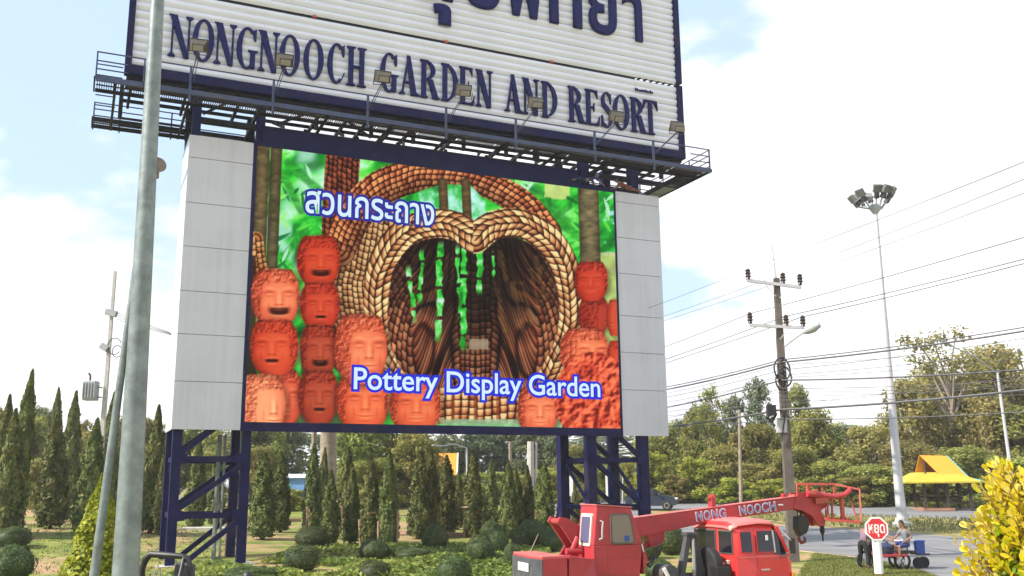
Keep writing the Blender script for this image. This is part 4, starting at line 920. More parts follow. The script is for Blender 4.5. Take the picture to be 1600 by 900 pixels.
for k in range(3): T_(MB().tube([(-1.85,E0+0.2+0.06*k,1.55),(-1.6,E0+0.3+0.07*k,1.40+0.05*k),(-1.35,E0+0.5,1.62),(-1.15,E0+0.75,1.85)],0.018,6), 'hydraulic_hose', 'black', True)
# housing and counterweight at the back
T_(MB().hexa([(-3.60,0.0,0.95),(-2.96,0.0,0.95),(-2.96,1.5,0.95),(-3.60,1.5,0.95),(-3.56,0.02,1.71),(-2.96,0.25,1.62),(-2.96,1.5,1.62),(-3.56,1.48,1.66)]), 'engine_housing', 'redcrane', False, 0.01)
T_(MB().prism([(-4.10,0.0),(-3.61,0.0),(-3.61,1.62),(-4.10,1.62),(-4.18,1.30),(-4.19,0.8),(-4.18,0.3)], (0,0,0.9), (1,0,0), (0,1,0), (0,0,1), 0.79), 'counterweight', 'redcrane', False, 0.012)
T_(MB().prism([(-4.115,-0.01),(-4.09,-0.01),(-4.09,1.63),(-4.115,1.63),(-4.20,1.31),(-4.215,0.8),(-4.20,0.29)], (0,0,0.9), (1,0,0), (0,1,0), (0,0,1), 0.765), 'counterweight_plate', 'cwgrey', False, 0.01)
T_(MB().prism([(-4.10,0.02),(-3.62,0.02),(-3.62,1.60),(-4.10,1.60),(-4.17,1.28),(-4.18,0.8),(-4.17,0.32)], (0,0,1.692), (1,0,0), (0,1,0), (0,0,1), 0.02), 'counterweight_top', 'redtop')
T_(MB().hexa([(-4.226,0.42,1.42),(-4.226,0.98,1.42),(-4.218,0.98,1.42),(-4.218,0.42,1.42),(-4.226,0.42,1.57),(-4.226,0.98,1.57),(-4.218,0.98,1.57),(-4.218,0.42,1.57)]), 'number_plate', 'white')
T_(MB().bar((-3.9,1.2,1.70),(-3.7,1.25,2.05),0.012), 'aerial', 'palebark')
# boom foot bracket rising behind the operator cab
for y in (1.02,1.50):
    T_(MB().prism([(-3.20,1.55),(-2.60,1.55),(-2.45,2.05),(-2.75,2.12),(-3.18,2.36),(-3.32,2.38),(-3.38,2.28),(-3.30,2.20),(-3.02,1.80)], (0,y,0), (1,0,0), (0,0,1), (0,1,0), 0.07), 'boom_foot', 'redcrane')
T_(MB().tube([(-3.28,1.0,2.29),(-3.28,1.6,2.29)],0.06,10), 'pivot_pin', 'redcrane', True)
T_(MB().tube([(-3.30,0.80,1.74),(-2.98,0.80,1.74)],0.065,10).tube([(-3.18,0.80,1.74),(-3.05,0.80,2.0)],0.05,8), 'hydraulic_joint', 'redcrane', True)
T_(MB().tube([(-2.70,1.27,1.9),(-2.2,1.27,2.25)],0.10,12), 'winch', 'black', True)
# boom: tapered box, nearly level, over the driver cab
def boomz(x): return 2.325+(x+1.58)*(2.69-2.325)/3.77
def section(x, h_, w_=0.30): 
    z = boomz(x); yc = 1.25; return [(x,yc-w_/2,z-h_),(x,yc+w_/2,z-h_),(x,yc+w_/2,z),(x,yc-w_/2,z)]
bo = T_(loft([section(-2.6,0.40),section(-1.2,0.37),section(0.0,0.275),section(2.30,0.26,0.27)]), 'boom', 'redcrane', False, 0.012)
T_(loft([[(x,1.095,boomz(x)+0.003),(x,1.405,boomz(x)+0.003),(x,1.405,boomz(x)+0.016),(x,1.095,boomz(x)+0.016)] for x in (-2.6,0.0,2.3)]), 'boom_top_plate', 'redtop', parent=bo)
T_(MB().prism([(-1.35,1.98),(-0.98,2.02),(-1.0,1.86),(-1.12,1.76),(-1.3,1.74)], (0,1.12,0), (1,0,0), (0,0,1), (0,1,0), 0.26), 'lift_lug', 'redcrane', parent=bo)
T_(MB().tube([(-1.95,1.25,1.35),(-1.58,1.25,1.62)],0.075,12).tube([(-1.58,1.25,1.62),(-1.15,1.25,1.90)],0.05,12), 'lift_cylinder', 'redcrane', True, parent=bo)
T_(MB().box(0.20,0.29,1.17,1.33,boomz(0.2)+0.01,boomz(0.2)+0.20).tube([(0.20,1.25,boomz(0.2)+0.2),(0.29,1.25,boomz(0.2)+0.2)],0.08,10), 'cable_guide', 'redcrane', True, parent=bo)
T_(MB().box(2.0,2.1,1.2,1.3,boomz(2)+0.01,boomz(2)+0.10), 'cable_guide', 'redcrane', parent=bo)
# lettering painted on the boom
bw_ = glow  # flat print, not lit
bmat_w = mat('boom lettering white', (0.62,0.60,0.66), 0.6, 0, 0.12, 30); bmat_b = mat('boom lettering blue', (0.13,0.16,0.42), 0.6, 0, 0.2, 30)
bslope = math.atan((2.69-2.325)/3.77)
x = -0.22
for ch in 'NONG  NOOCH':
    if ch == ' ': x += 0.15; continue
    for nm, mtl, off, bev in (('boom_letter_outline', bmat_w, 0.0, 0.045), ('boom_letter', bmat_b, 0.004, 0.0)):
        me = text_mesh(ch, 1.0, 0, 0, bev); 
        if nm == 'boom_letter':
            fit_text(me, 0.0, 0.125, 0.0, 0.165)
            o_ = put_text('boom_letter', me, mtl, tk, (x, 1.0875-off, boomz(x)-0.215), (R(90),-bslope,0))
        else:
            fit_text(me, -0.02, 0.145, -0.02, 0.185); n_ = len(me.vertices); cc = np.empty(n_*3,np.float32); me.vertices.foreach_get('co',cc); cc = cc.reshape(-1,3); cc[:,2] *= 0.03; me.vertices.foreach_set('co',cc.ravel())
            o_ = put_text('boom_letter_outline', me, mtl, tk, (x, 1.0945, boomz(x)-0.215), (R(90),-bslope,0))
        o_.parent = bo
    x += 0.188
T_(MB().box(1.78,1.90,1.086,1.091,boomz(1.8)-0.13,boomz(1.8)-0.10), 'plate', 'white', parent=bo)
# boom head with sheaves, hook block, headache ball, folded basket jib
hd = T_(MB().prism([(2.18,2.45),(2.30,2.78),(2.62,2.79),(3.02,2.66),(3.06,2.50),(2.86,2.40),(2.96,2.20),(2.94,2.08),(2.80,2.06),(2.62,2.30),(2.40,2.40)], (0,1.09,0), (1,0,0), (0,0,1), (0,1,0), 0.05)
   .prism([(2.18,2.45),(2.30,2.78),(2.62,2.79),(3.02,2.66),(3.06,2.50),(2.86,2.40),(2.96,2.20),(2.94,2.08),(2.80,2.06),(2.62,2.30),(2.40,2.40)], (0,1.36,0), (1,0,0), (0,0,1), (0,1,0), 0.05), 'boom_head', 'redcrane')
for x_, z_, r_ in ((2.45,2.62,0.12),(2.84,2.50,0.13),(2.88,2.15,0.08),(2.30,2.66,0.09)): T_(MB().tube([(x_,1.15,z_),(x_,1.35,z_)], r_, 14), 'sheave', 'jib', True, parent=hd)
T_(MB().bar((2.55,1.05,2.76),(2.75,1.0,2.82),0.10,0.08).bar((2.7,1.06,2.60),(3.0,1.02,2.62),0.10,0.12), 'jib_bracket', 'jib', parent=hd)
blk = T_(MB().prism([(2.30,2.28),(2.52,2.30),(2.60,2.10),(2.52,1.93),(2.36,1.86),(2.28,2.02)], (0,1.15,0), (1,0,0), (0,0,1), (0,1,0), 0.20), 'hook_block', 'black', parent=hd, bevel=0.02)
T_(MB().tube([(2.35,1.25,2.5),(2.38,1.25,2.1)],0.014,5).tube([(2.48,1.25,2.5),(2.45,1.25,2.1)],0.014,5).tube([(2.40,1.2,2.5),(2.40,1.2,2.1)],0.014,5), 'hoist_rope', 'black', parent=hd)
T_(MB().tube([(2.37,1.25,1.90),(2.36,1.25,1.79),(2.42,1.25,1.72),(2.50,1.25,1.74),(2.52,1.25,1.80),(2.49,1.25,1.85)],[0.03,0.035,0.042,0.038,0.03,0.015],8), 'hook', 'brownred', True, parent=hd)
T_(MB().lathe([(0.015,0.0),(0.05,-0.03),(0.055,-0.16),(0.02,-0.24),(0.018,-0.36)], (2.98,1.25,2.10), 10), 'headache_ball', 'black', True, parent=hd)
T_(MB().tube([(2.98,1.25,2.45),(2.98,1.25,2.08)],0.012,5), 'hoist_rope', 'black', parent=hd)
jb = T_(MB().tube([(2.50,1.05,2.76),(3.2,1.0,2.69),(3.45,1.0,2.73),(3.60,1.0,2.83)],[0.075,0.06,0.055,0.06],8), 'jib_arm', 'redcrane', True, parent=None)
for a, b, w_ in (((2.66,1.6,2.97),(3.42,1.3,2.96),0.05),((3.42,1.3,2.96),(3.78,0.9,2.84),0.035),((2.95,1.0,2.20),(3.62,0.75,2.14),0.055),((2.66,1.6,2.97),(2.66,1.6,2.70),0.04),((2.86,1.5,2.95),(2.86,1.5,2.72),0.06),((3.42,1.3,2.96),(3.42,1.3,2.62),0.04),
   ((3.10,1.0,2.66),(3.08,1.0,2.20),0.035),((3.35,1.0,2.64),(3.36,1.0,2.18),0.07),((3.60,1.0,2.60),(3.58,0.8,2.16),0.025),((3.78,0.9,2.84),(3.62,0.75,2.14),0.03),((2.98,1.0,2.66),(2.97,1.0,2.22),0.03),((2.95,1.3,2.24),(3.62,1.1,2.18),0.05),((2.95,1.0,2.22),(2.95,1.3,2.24),0.04),((3.62,0.75,2.14),(3.62,1.1,2.18),0.04),((3.18,1.42,2.95),(3.16,1.3,2.24),0.03)):
    T_(MB().bar(a, b, w_), 'basket_bar', 'jib', parent=jb)
T_(MB().box(3.33,3.42,0.96,1.06,2.16,2.26), 'basket_lug', 'redcrane', parent=jb)

# ------------------------------------------------------------------ utility pole on the right, with crossarms and a street lamp
YP = 38.36
up_b = ground_at(1240,878); upo = thing('utility_pole', 'weathered concrete utility pole with two insulator crossarms, behind the crane boom', 'utility pole', up_b)
def U(px, py, dY=0.0): return at(px, py, YP+dY)-up_b
top = U(1213,435)
MB().bar((0,0,-0.3), top, 0.40, 0.34, up=(0,1,0), w2=0.22, h2=0.2).build('shaft', M['concrete'], upo)
a_, b_ = U(1221.5,676), U(1220.5,653); MB().bar(a_, b_, 0.36, 0.32, up=(0,1,0)).build('metal_band', M['galv2'], upo)
MB().tube([U(1213,440), U(1206,381)], [0.035,0.02], 6).build('lightning_rod', M['cabinet'], upo)
INS = []
for pts, yc in ((((1167,438),(1252,449)), 0), (((1171,508),(1256,512)), 0)):
    a, b = U(*pts[0], -0.2), U(*pts[1], -0.2)
    arm = MB().bar(a, b, 0.11, 0.12).build('crossarm', M['galv2'], upo)
for px_, py_ in ((1168.5,424),(1223,430),(1249.5,432),(1171.5,492),(1228,496),(1254,497)):
    c = U(px_, py_, -0.2); INS.append((px_, py_-1.5))
    MB().lathe([(0.03,-0.36),(0.09,-0.30),(0.07,-0.24),(0.125,-0.20),(0.08,-0.12),(0.125,-0.06),(0.08,0.0),(0.11,0.05),(0.05,0.12),(0.02,0.14)], c+Vector((0,0,-0.02)), 10).build('insulator', M['insul'], upo, True)
for a, b in (((1196,445),(1212,463)),((1231,450),(1218,466)),((1232,512),(1219,530))): MB().bar(U(*a,-0.25), U(*b,-0.25), 0.03).build('arm_strut', M['galv2'], upo)
MB().tube([U(1226,541,-0.2), U(1244,527,-0.6), U(1256,519,-0.8)], 0.045, 8).build('lamp_arm', M['galv2'], upo, True)
lh0, lh1 = U(1255,520,-0.8), U(1281,507,-1.2)
MB().tube([lh0, lh0.lerp(lh1,.25), lh0.lerp(lh1,.6), lh1], [0.06,0.15,0.19,0.10], 10).build('lamp_head', M['cabinet'], upo, True)
rw = random.Random(3)
for px_, py_, r_ in ((1222,577,0.42),(1226,589,0.36),(1221,596,0.30)):   # slack cable coils hung on the pole
    c = U(px_, py_, -0.32); MB().tube([c+Vector((r_*0.75*math.cos(t),0.04*math.sin(3*t),r_*1.1*math.sin(t))) for t in np.linspace(0,2*math.pi,18)[:-1]], 0.035, 6, closed=True).build('cable_coil', M['black'], upo, True)
MB().box(-0.14,0.14,-0.10,0.08,0,0.75).build('splice_closure', M['black'], upo, off=None).location = U(1222,598)
MB().tube([U(1212,640,-0.3), U(1204,645,-0.5), U(1200,652,-0.5), U(1206,660,-0.5), U(1213,646,-0.3)], 0.055, 6).build('cable_coil', M['black'], upo, True)
MB().tube([U(1222,560,-0.25), U(1226,600,-0.25), U(1228,640,-0.25), U(1221,690,-0.22)], 0.03, 5).build('down_cable', M['black'], upo, True)
MB().box(-0.16,0.16,-0.16,0.16,-0.20,0.20).build('splice_closure', M['black'], upo).location = U(1205,641,-0.4)
# overhead wires, sagging a little between the pole and points along the street
wire_n = 0
def wire(pts, r_=0.014, sag=0.15, label='', dark='wire', group='overhead wires along the road'):
    P = []
    for a, b in zip(pts, pts[1:]):
        n_ = 10
        for k in range(n_): t = k/n_; q = Vector(a).lerp(Vector(b), t); q.z -= sag*4*t*(1-t); P.append(q)
    P.append(Vector(pts[-1]))
    o = MB().tube(P, r_, 5, True).build('overhead_wire', M[dark], None, True); tag(o, label, 'wire', group); return o
def hwire(p_left, p_pole, p_right, Y0=YP-0.2, **k):
    C_ = at(*p_pole, Y0); 
    def same_h(p): 
        q = at_z(p[0], p[1], C_.z); return q if 8 < q.y < 200 else at(p[0], p[1], Y0)
    pts = []
    if p_left: A = same_h(p_left); pts.append(C_+(A-C_)*1.6)
    pts.append(C_)
    if p_right: B = same_h(p_right); pts.append(C_+(B-C_)*1.12)
    return wire(pts, **k)
names = ['topmost wire, from the outer left insulator of the upper crossarm', 'thin wire on the middle insulator of the upper crossarm', 'thin wire on the right insulator of the upper crossarm',
 'dark wire on the outer left insulator of the lower crossarm', 'dark wire on the middle insulator of the lower crossarm', 'dark wire on the right insulator of the lower crossarm']
for (l_, p_, r__), nm, rad in zip((((1040,470),(1168,421),(1600,252)),((1040,492),(1223,428),(1600,279)),((1040,499),(1249.5,430),(1600,301)),((1040,540),(1171.5,490),(1600,370)),((1040,560),(1228,494),(1600,404)),((1040,566),(1254,495),(1600,411))), names, (0.010,0.010,0.010,0.015,0.017,0.017)):
    hwire(l_, p_, r__, r_=rad, sag=0.05, label=nm)
lowers = [((1040,602),(1222,562),(1600,508),'upper bundle of thin cables meeting the concrete pole under its street lamp',0.022),
 ((1040,606),(1222,566),(1600,514),'thick cable just under the upper bundle at the concrete pole',0.035),
 ((1040,618),(1222,578),(1600,525),'pale cable passing beside the coils on the concrete pole',0.012),
 ((1040,634),(1222,594),(1600,574),'dark telephone cable running behind the tall floodlight mast to the bare tree',0.032),
 ((1040,634.5),(1222,586),(1600,545),'fine cable above the dark telephone cable',0.010),
 ((1040,651),(1222,607),(1600,590),'fine cable under the splice box of the concrete pole',0.012),
 ((1040,655),(1222,619),(1600,600),'fine pale cable above the lowest cable bundle',0.010),
 ((1040,664),(1222,640),(1600,606),'thick low cable bundle crossing in front of the big tree',0.045),
 ((1040,612),(1222,570),(1600,536),'fine cable just below the pale cable beside the coils',0.009),((1040,626),(1222,590),(1600,556),'fine cable under the coils, rising slightly to the right edge',0.009),((1040,641),(1222,612),(1600,597),'faint cable over the splice box, nearly level',0.009),((1040,647),(1222,625),(1600,613),'faint cable just under the splice box, nearly level',0.009),
 ((1040,660),(1222,632),(1600,583),'fine cable fanning upward from the low bundle',0.010),
 ((1040,664),(1222,655),(1600,640),'lowest pale cable level with the grey band of the concrete pole',0.020)]
for l_, p_, r__, nm, rad in lowers:
    C_ = at(*p_, YP-0.3); B = at(r__[0], r__[1], 33.0); A = at(l_[0], l_[1], 52.0)
    wire([C_+(A-C_)*1.4, C_, C_+(B-C_)*1.25], r_=rad, sag=0.12, label=nm)
# ------------------------------------------------------------------ tall floodlight mast
mb_ = ground_at(1410,824); YM = mb_.y
mast = thing('floodlight_mast', 'tall pale tapering mast crowned with a ring of floodlights', 'floodlight mast', mb_)
def Mx(px, py, dY=0): return at(px, py, YM+dY)-mb_
MB().tube([(0,0,-0.2), Mx(1410,812), Mx(1405,770), Mx(1368,328)], [0.33,0.30,0.255,0.10], 12).build('shaft', M['galv2'], mast, True)
MB().lathe([(0.55,-0.1),(0.55,0.25),(0.36,0.32),(0.36,0.5)], (0,0,0), 12).build('base_plate', M['paleconc'], mast)
MB().box(-0.12,0.12,-0.285,-0.26,0.9,1.6).build('hatch', M['galv2'], mast)
hc = Mx(1367,322)
MB().lathe([(0.12,-0.5),(0.30,-0.25),(0.34,0.0),(0.22,0.10)], hc, 14).build('head_ring', M['cabinet'], mast, True)
for k_, (ang, L_, up_) in enumerate(((178,0.95,0.02),(205,0.72,0.30),(150,0.62,0.25),(268,0.35,0.52),(95,0.42,0.5),(330,0.72,0.42),(20,0.85,0.42),(300,0.55,0.48))):
    d = Vector((math.cos(R(ang)), math.sin(R(ang)), 0)); e = hc+d*L_+Vector((0,0,up_*0.85-0.05))
    arm = MB().tube([hc+Vector((0,0,-0.15)), hc+d*L_*0.55+Vector((0,0,-0.12)), e], [0.07,0.06,0.05], 6).build('arm', M['cabinet'], mast, True)
    t = Vector((0,0,1))*0.75+d*0.55; t.normalize(); side = d.cross(Vector((0,0,1))); nrm = t.cross(side)
    MB().bar(e, e+t*0.34, 0.27, 0.22, up=nrm, w2=0.22, h2=0.24).build('gear_box', M['cwgrey'], arm)
    lam = MB().bar(e+t*0.36, e+t*0.82, 0.50, 0.20, up=nrm).build('floodlight', M['lampgrey'], mast)
    MB().bar(e+t*0.40+nrm*(-0.105), e+t*0.78+nrm*(-0.105), 0.42, 0.015, up=nrm).build('lamp_glass', M['lampface'], lam)
# ------------------------------------------------------------------ near galvanised lamp post with its leaning strut, on the left
Yn = 9.0
pb = Vector((at(196,900,Yn).x, Yn, 0.0)); post = thing('lamp_post', 'thick galvanised lamp post rising past the left end of the billboard', 'lamp post', pb)
q0 = at(196,900,Yn)-pb; q1 = at(246,0,Yn)-pb
dirp = (q1-q0)/(q1.z-q0.z)
base = q0-dirp*(q0.z+0.05); topp = q1+dirp*1.6
def wr(z): return 0.119-0.0100*max(0,z-2.0)
MB().tube([base+dirp*z for z in (0.0,1.0,2.0,3.5,5.0,6.5,8.0,9.6)], [0.13,0.125,0.119,0.106,0.092,0.079,0.066,0.055], 20).build('shaft', M['galv'], post, True)
MB().lathe([(0.2,0.0),(0.2,0.03),(0.14,0.05)], base, 16).build('base_plate', M['galv'], post)
spk = thing('loudspeaker', 'small weathered brown loudspeaker clamped to the galvanised lamp post', 'loudspeaker', at(243,263,Yn+0.12))
MB().lathe([(0.03,-0.05),(0.05,0.0),(0.058,0.04),(0.078,0.08),(0.082,0.09)], (0.0,0,0.0), 14, (0.55,-0.75,0.15)).build('horn', M['horn'], spk, True)
MB().box(-0.045,0.03,-0.03,0.04,-0.1,0.02).build('driver', M['horn'], spk, bevel=0.01)
sb = Vector((at(147,900,Yn).x, Yn, 0)); e0 = at(147,900,Yn)-sb; e1 = at(209,440,Yn)-sb; dr = (e1-e0)/(e1.z-e0.z)
st = thing('leaning_pole', 'thinner galvanised pole leaning against the thick lamp post', 'pole', sb)
MB().tube([e0-dr*(e0.z+0.05), e0, e1, e1+dr*0.25], [0.045,0.042,0.031,0.029], 14).build('shaft', M['galv'], st, True)
MB().lathe([(0.1,0.0),(0.1,0.02),(0.06,0.03)], e0-dr*(e0.z+0.05), 12).build('base_plate', M['galv'], st)
# ------------------------------------------------------------------ distant pole with transformer, left
Yt = 62.0; tb = at(150,800,Yt); tb.z = terrain(tb.x, tb.y)
tp_ = thing('transformer_pole', 'distant concrete pole carrying a grey transformer above the left cypresses', 'utility pole', tb)
def D(px, py, dY=0): return at(px, py, Yt+dY)-tb
MB().bar((0,0,-0.2), D(180,424), 0.34, 0.30, up=(0,1,0), w2=0.16, h2=0.16).build('shaft', M['paleconc'], tp_)
for a, b, w_ in (((166,487),(182,491),0.36),((159,540),(169,546),0.5)): MB().bar(D(*a,-.2), D(*b,-.2), w_, 0.4).build('bracket', M['cabinet'], tp_)
tr_ = MB().box(-0.42,0.42,-0.35,0.35,-0.65,0.60).build('transformer', M['cabinet'], tp_, bevel=0.06); tr_.location = D(142,610,-.3)
for k in range(5): MB().box(-0.36+k*0.18,-0.30+k*0.18,-0.46,-0.355,-0.5,0.45).build('cooling_fin', M['cabinet'], tr_)
MB().tube([(-0.1,0,0.60),(-0.1,0,0.95),(-0.22,0,1.12)],0.07,8).build('bushing', M['insul'], tr_, True)
for a, b in (((150,604),(160,606)),((150,620),(159,621))): MB().bar(D(*a,-.2), D(*b,-.2), 0.10).build('transformer_arm', M['cabinet'], tp_)
for px_, py_, r_ in ((183,549,0.32),(179,541,0.45)):
    c = D(px_, py_, -.3); MB().tube([c+Vector((r_*math.cos(t),0,r_*1.2*math.sin(t))) for t in np.linspace(0.4,5.6,14)], 0.03, 5).build('cable_coil', M['black'], tp_, True)
for k_ in range(4):
    a = at(184,489+k_*3.2,Yt); wire([a, at(205,494+k_*3.5,Yt-2), at(262,518+k_*1.2,Yt-7), at(330,545,Yt-12)], r_=0.022, sag=0.05, label=('highest','second','third','lowest')[k_]+' of the four short wires between the transformer pole and the billboard', group='wires from the transformer pole')
wire([at(152,560,Yt), at(120,590,Yt), at(0,640,Yt+5)], r_=0.014, sag=0.1, label='thin wire dropping left from the transformer pole', group='wires from the transformer pole')
# ------------------------------------------------------------------ thin poles in the distance
def thin_pole(pxb, pyb, pxt, pyt, Y, r0_, r1_, m_, name, label, cat='pole', extras=None):
    b = at(pxb, pyb, Y); g = terrain(b.x, b.y); b.z = g; o = thing(name, label, cat, b, 0, 'distant poles')
    MB().tube([(0,0,-0.2), at(pxt,pyt,Y)-b], [r0_,r1_], 8).build('shaft', M[m_], o, True)
    if extras: extras(o, b, Y)
    return o
def arm_lamp(px0, py0, px1, py1):
    def f_(o, b, Y):
        a, c = at(px0,py0,Y)-b, at(px1,py1,Y-1)-b
        MB().tube([a, a.lerp(c,.5)+Vector((0,0,.25)), c], 0.04, 6).build('lamp_arm', M['cabinet'], o, True)
        MB().bar(c, c+(c-a).normalized()*0.8, 0.24, 0.12).build('lamp_head', M['cabinet'], o, bevel=0.03)
    return f_
thin_pole(1579,715,1558,580,62,0.13,0.08,'galv2','street_lamp','slim grey street lamp in front of the bare tree on the right','street lamp',arm_lamp(1559,584,1487,541))
thin_pole(1157,782,1155,640,70,0.14,0.10,'palebark','concrete_post','slim pale concrete post with bands among the roadside trees, left of the crossarm pole')
thin_pole(731,800,729,700,78,0.10,0.07,'galv2','street_lamp','thin grey street lamp seen under the screen beside the orange roof','street lamp',arm_lamp(729,700,690,697))
thin_pole(829,800,829,690,70,0.28,0.24,'paleconc','concrete_post','thick white concrete post seen under the screen behind the cypresses')
thin_pole(837,800,838,692,70,0.10,0.08,'paleconc','concrete_post','thin pale post just right of the thick white post under the screen')
thin_pole(798,760,797,690,74,0.14,0.12,'palebark','concrete_post','brownish post seen under the screen, left of the thick white post')
thin_pole(973,800,973,742,72,0.06,0.05,'galv2','road_post','thin grey post beside the far road, between the right tower legs')
# white roadside boards between the right tower legs
for px_, y0_, y1_, lab in ((893,744,775,'narrow white upright board left of the right tower leg'),(950,741,776,'narrow white upright board with a blue panel between the right tower legs')):
    b = at(px_, 785, 66); b.z = terrain(b.x, b.y); o = thing('roadside_board', lab, 'sign', b, 0, 'white roadside boards')
    zt, zb = (at(px_,y0_,66)-b).z, (at(px_,y1_,66)-b).z
    MB().box(-0.12,0.12,-0.05,0.05,zb,zt).build('board', M['white'], o); MB().box(-0.04,0.04,-0.04,0.04,-0.2,zb-0.002).build('post', M['cabinet'], o)
    if px_ == 950: MB().box(0.13,0.75,-0.03,0.03,zb+0.2,zt-0.1).build('panel', M['coolblue'], o)
# ------------------------------------------------------------------ stop sign
sg = ground_at(1374,899); sgn = thing('stop_sign', 'red octagonal stop sign with white Thai lettering on a thick white post', 'road sign', sg)
hS = at(1368,826,sg.y)-sg; zt = hS.z
MB().tube([(0,0,0.04),(0,0,0.045),hS+Vector((0.02,0.06,-0.40)),hS+Vector((0,0.06,0.3))],[0.02,0.145,0.145,0.14],14).build('post', M['white'], sgn, True)
MB().lathe([(0.17,-0.1),(0.17,0.05),(0.15,0.06)], (0,0,0), 12).build('post_foot', M['brownred'], sgn)
RO = 0.405
octo = lambda r_: [(r_*math.cos(R(22.5+45*k)), r_*math.sin(R(22.5+45*k))) for k in range(8)]
so = Vector((hS.x, hS.y-0.10, hS.z))
MB().prism(octo(RO), so, (1,0,0), (0,0,1), (0,1,0), 0.03).build('sign_border', M['white'], sgn)
pl = MB().prism(octo(RO-0.055), so-Vector((0,0.004,0)), (1,0,0), (0,0,1), (0,1,0), 0.003).build('sign_plate', M['signred'], sgn)
me = text_mesh('หยุด', 1.0, 0, 0, 0.022); n_ = len(me.vertices); fit_text(me, -0.27, 0.27, -0.27, 0.15); cc = np.empty(n_*3,np.float32); me.vertices.foreach_get('co',cc); cc = cc.reshape(-1,3); cc[:,2] *= 0.02; me.vertices.foreach_set('co',cc.ravel())
put_text('lettering', me, M['white'], pl, so-Vector((0,0.007,0)))
# ------------------------------------------------------------------ roadside shelter with a yellow roof
hp = at(1470,797,68.0); hp.z = terrain(hp.x, hp.y)
hut = thing('roadside_shelter', 'open roadside shelter with a steep orange gable over a yellow skirt roof', 'shelter', hp, R(-8))
kx = mpp(68.0)
ez, rz = (797-754)*kx, (797-714)*kx
MB().hexa([(-2.55,-1.6,ez-0.02),(2.35,-1.6,ez-0.02),(2.35,2.2,ez-0.02),(-2.55,2.2,ez-0.02),(-1.5,-0.55,ez+0.62),(1.1,-0.55,ez+0.62),(1.1,1.2,ez+0.62),(-1.5,1.2,ez+0.62)]).build('skirt_roof', M['yellowroof'], hut)
MB().hexa([(-2.56,-1.62,ez-0.12),(2.36,-1.62,ez-0.12),(2.36,2.22,ez-0.12),(-2.56,2.22,ez-0.12),(-2.56,-1.62,ez-0.025),(2.36,-1.62,ez-0.025),(2.36,2.22,ez-0.025),(-2.56,2.22,ez-0.025)]).build('eave', M['yellowroof'], hut)
MB().hexa([(0.0,-0.95,ez+0.30),(1.75,-0.95,ez+0.22),(1.75,-0.88,ez+0.22),(0.0,-0.88,ez+0.30),(-1.0,0.25,rz),(0.82,0.25,rz-0.08),(0.82,0.33,rz-0.08),(-1.0,0.33,rz)]).build('gable_roof', M['orange'], hut)
MB().hexa([(-1.2,1.5,ez+0.30),(1.75,1.5,ez+0.22),(1.75,1.42,ez+0.22),(-1.2,1.42,ez+0.30),(-1.0,0.34,rz),(0.82,0.34,rz-0.08),(0.82,0.26,rz-0.08),(-1.0,0.26,rz-0.02)]).build('gable_roof', M['orange'], hut)
MB().prism([(-0.9,0.0),(1.3,0.0),(0.28,rz-ez-0.35)], (-0.85,0,ez+0.3), (0.25,1,0), (0,0,1), (1,0,0), 0.08).build('gable_wall', M['darkwood'], hut)
MB().bar((0.80,0.2,rz-0.03),(1.78,-0.95,ez+0.25),0.05,0.06).bar((1.76,-1.0,ez+0.22),(2.4,-1.6,ez+0.02),0.10,0.08).build('ridge_trim', M['teal'], hut)
for x_ in (-1.25,0.25,1.75):
    for y_ in (-1.0,1.5): MB().box(x_-0.09,x_+0.09,y_-0.09,y_+0.09,-0.1,ez-0.122).build('post', M['darkwood'], hut)
MB().bar((-0.1,-0.9,ez-0.15),(0.45,-0.95,ez-1.3),0.2,0.15).build('brace', M['darkwood'], hut)
MB().box(-1.45,0.6,-1.2,1.6,0.0,0.16).build('floor', M['brick'], hut)
for z_ in (0.55,0.82,1.05): MB().box(-1.16,1.66,1.45,1.53,z_,z_+0.12).build('rail', M['darkwood'], hut)
MB().box(0.3,1.66,-0.6,0.6,0.45,0.55).build('bench', M['darkwood'], hut)
# orange pavilion roof far behind, under the screen
ob_ = at(697,790,82); ob_.z = terrain(ob_.x, ob_.y); kx = mpp(82)
pav = thing('pavilion', 'far pavilion whose bright orange roof shows between the cypresses under the screen', 'pavilion', ob_)
h0, h1 = (790-748)*kx, (790-714)*kx
MB().hexa([(-1.2,-1.6,h0),(1.0,-1.6,h0),(1.0,-1.5,h0),(-1.2,-1.5,h0),(-1.1,0.4,h1),(0.95,0.4,h1),(0.95,0.5,h1),(-1.1,0.5,h1)]).build('roof', M['orange'], pav)
MB().hexa([(-1.2,2.5,h0),(1.0,2.5,h0),(1.0,2.4,h0),(-1.2,2.4,h0),(-1.1,0.5,h1),(0.95,0.5,h1),(0.95,0.42,h1),(-1.1,0.42,h1)]).build('roof', M['orange'], pav)
MB().bar((1.0,-1.6,h0),(0.95,0.45,h1),0.1,0.1).build('barge_board', M['white'], pav)
for x_ in (-1.0,0.85):
    for y_ in (-1.3,2.2): MB().box(x_-0.1,x_+0.1,y_-0.1,y_+0.1,-0.2,h0).build('post', M['darkwood'], pav)
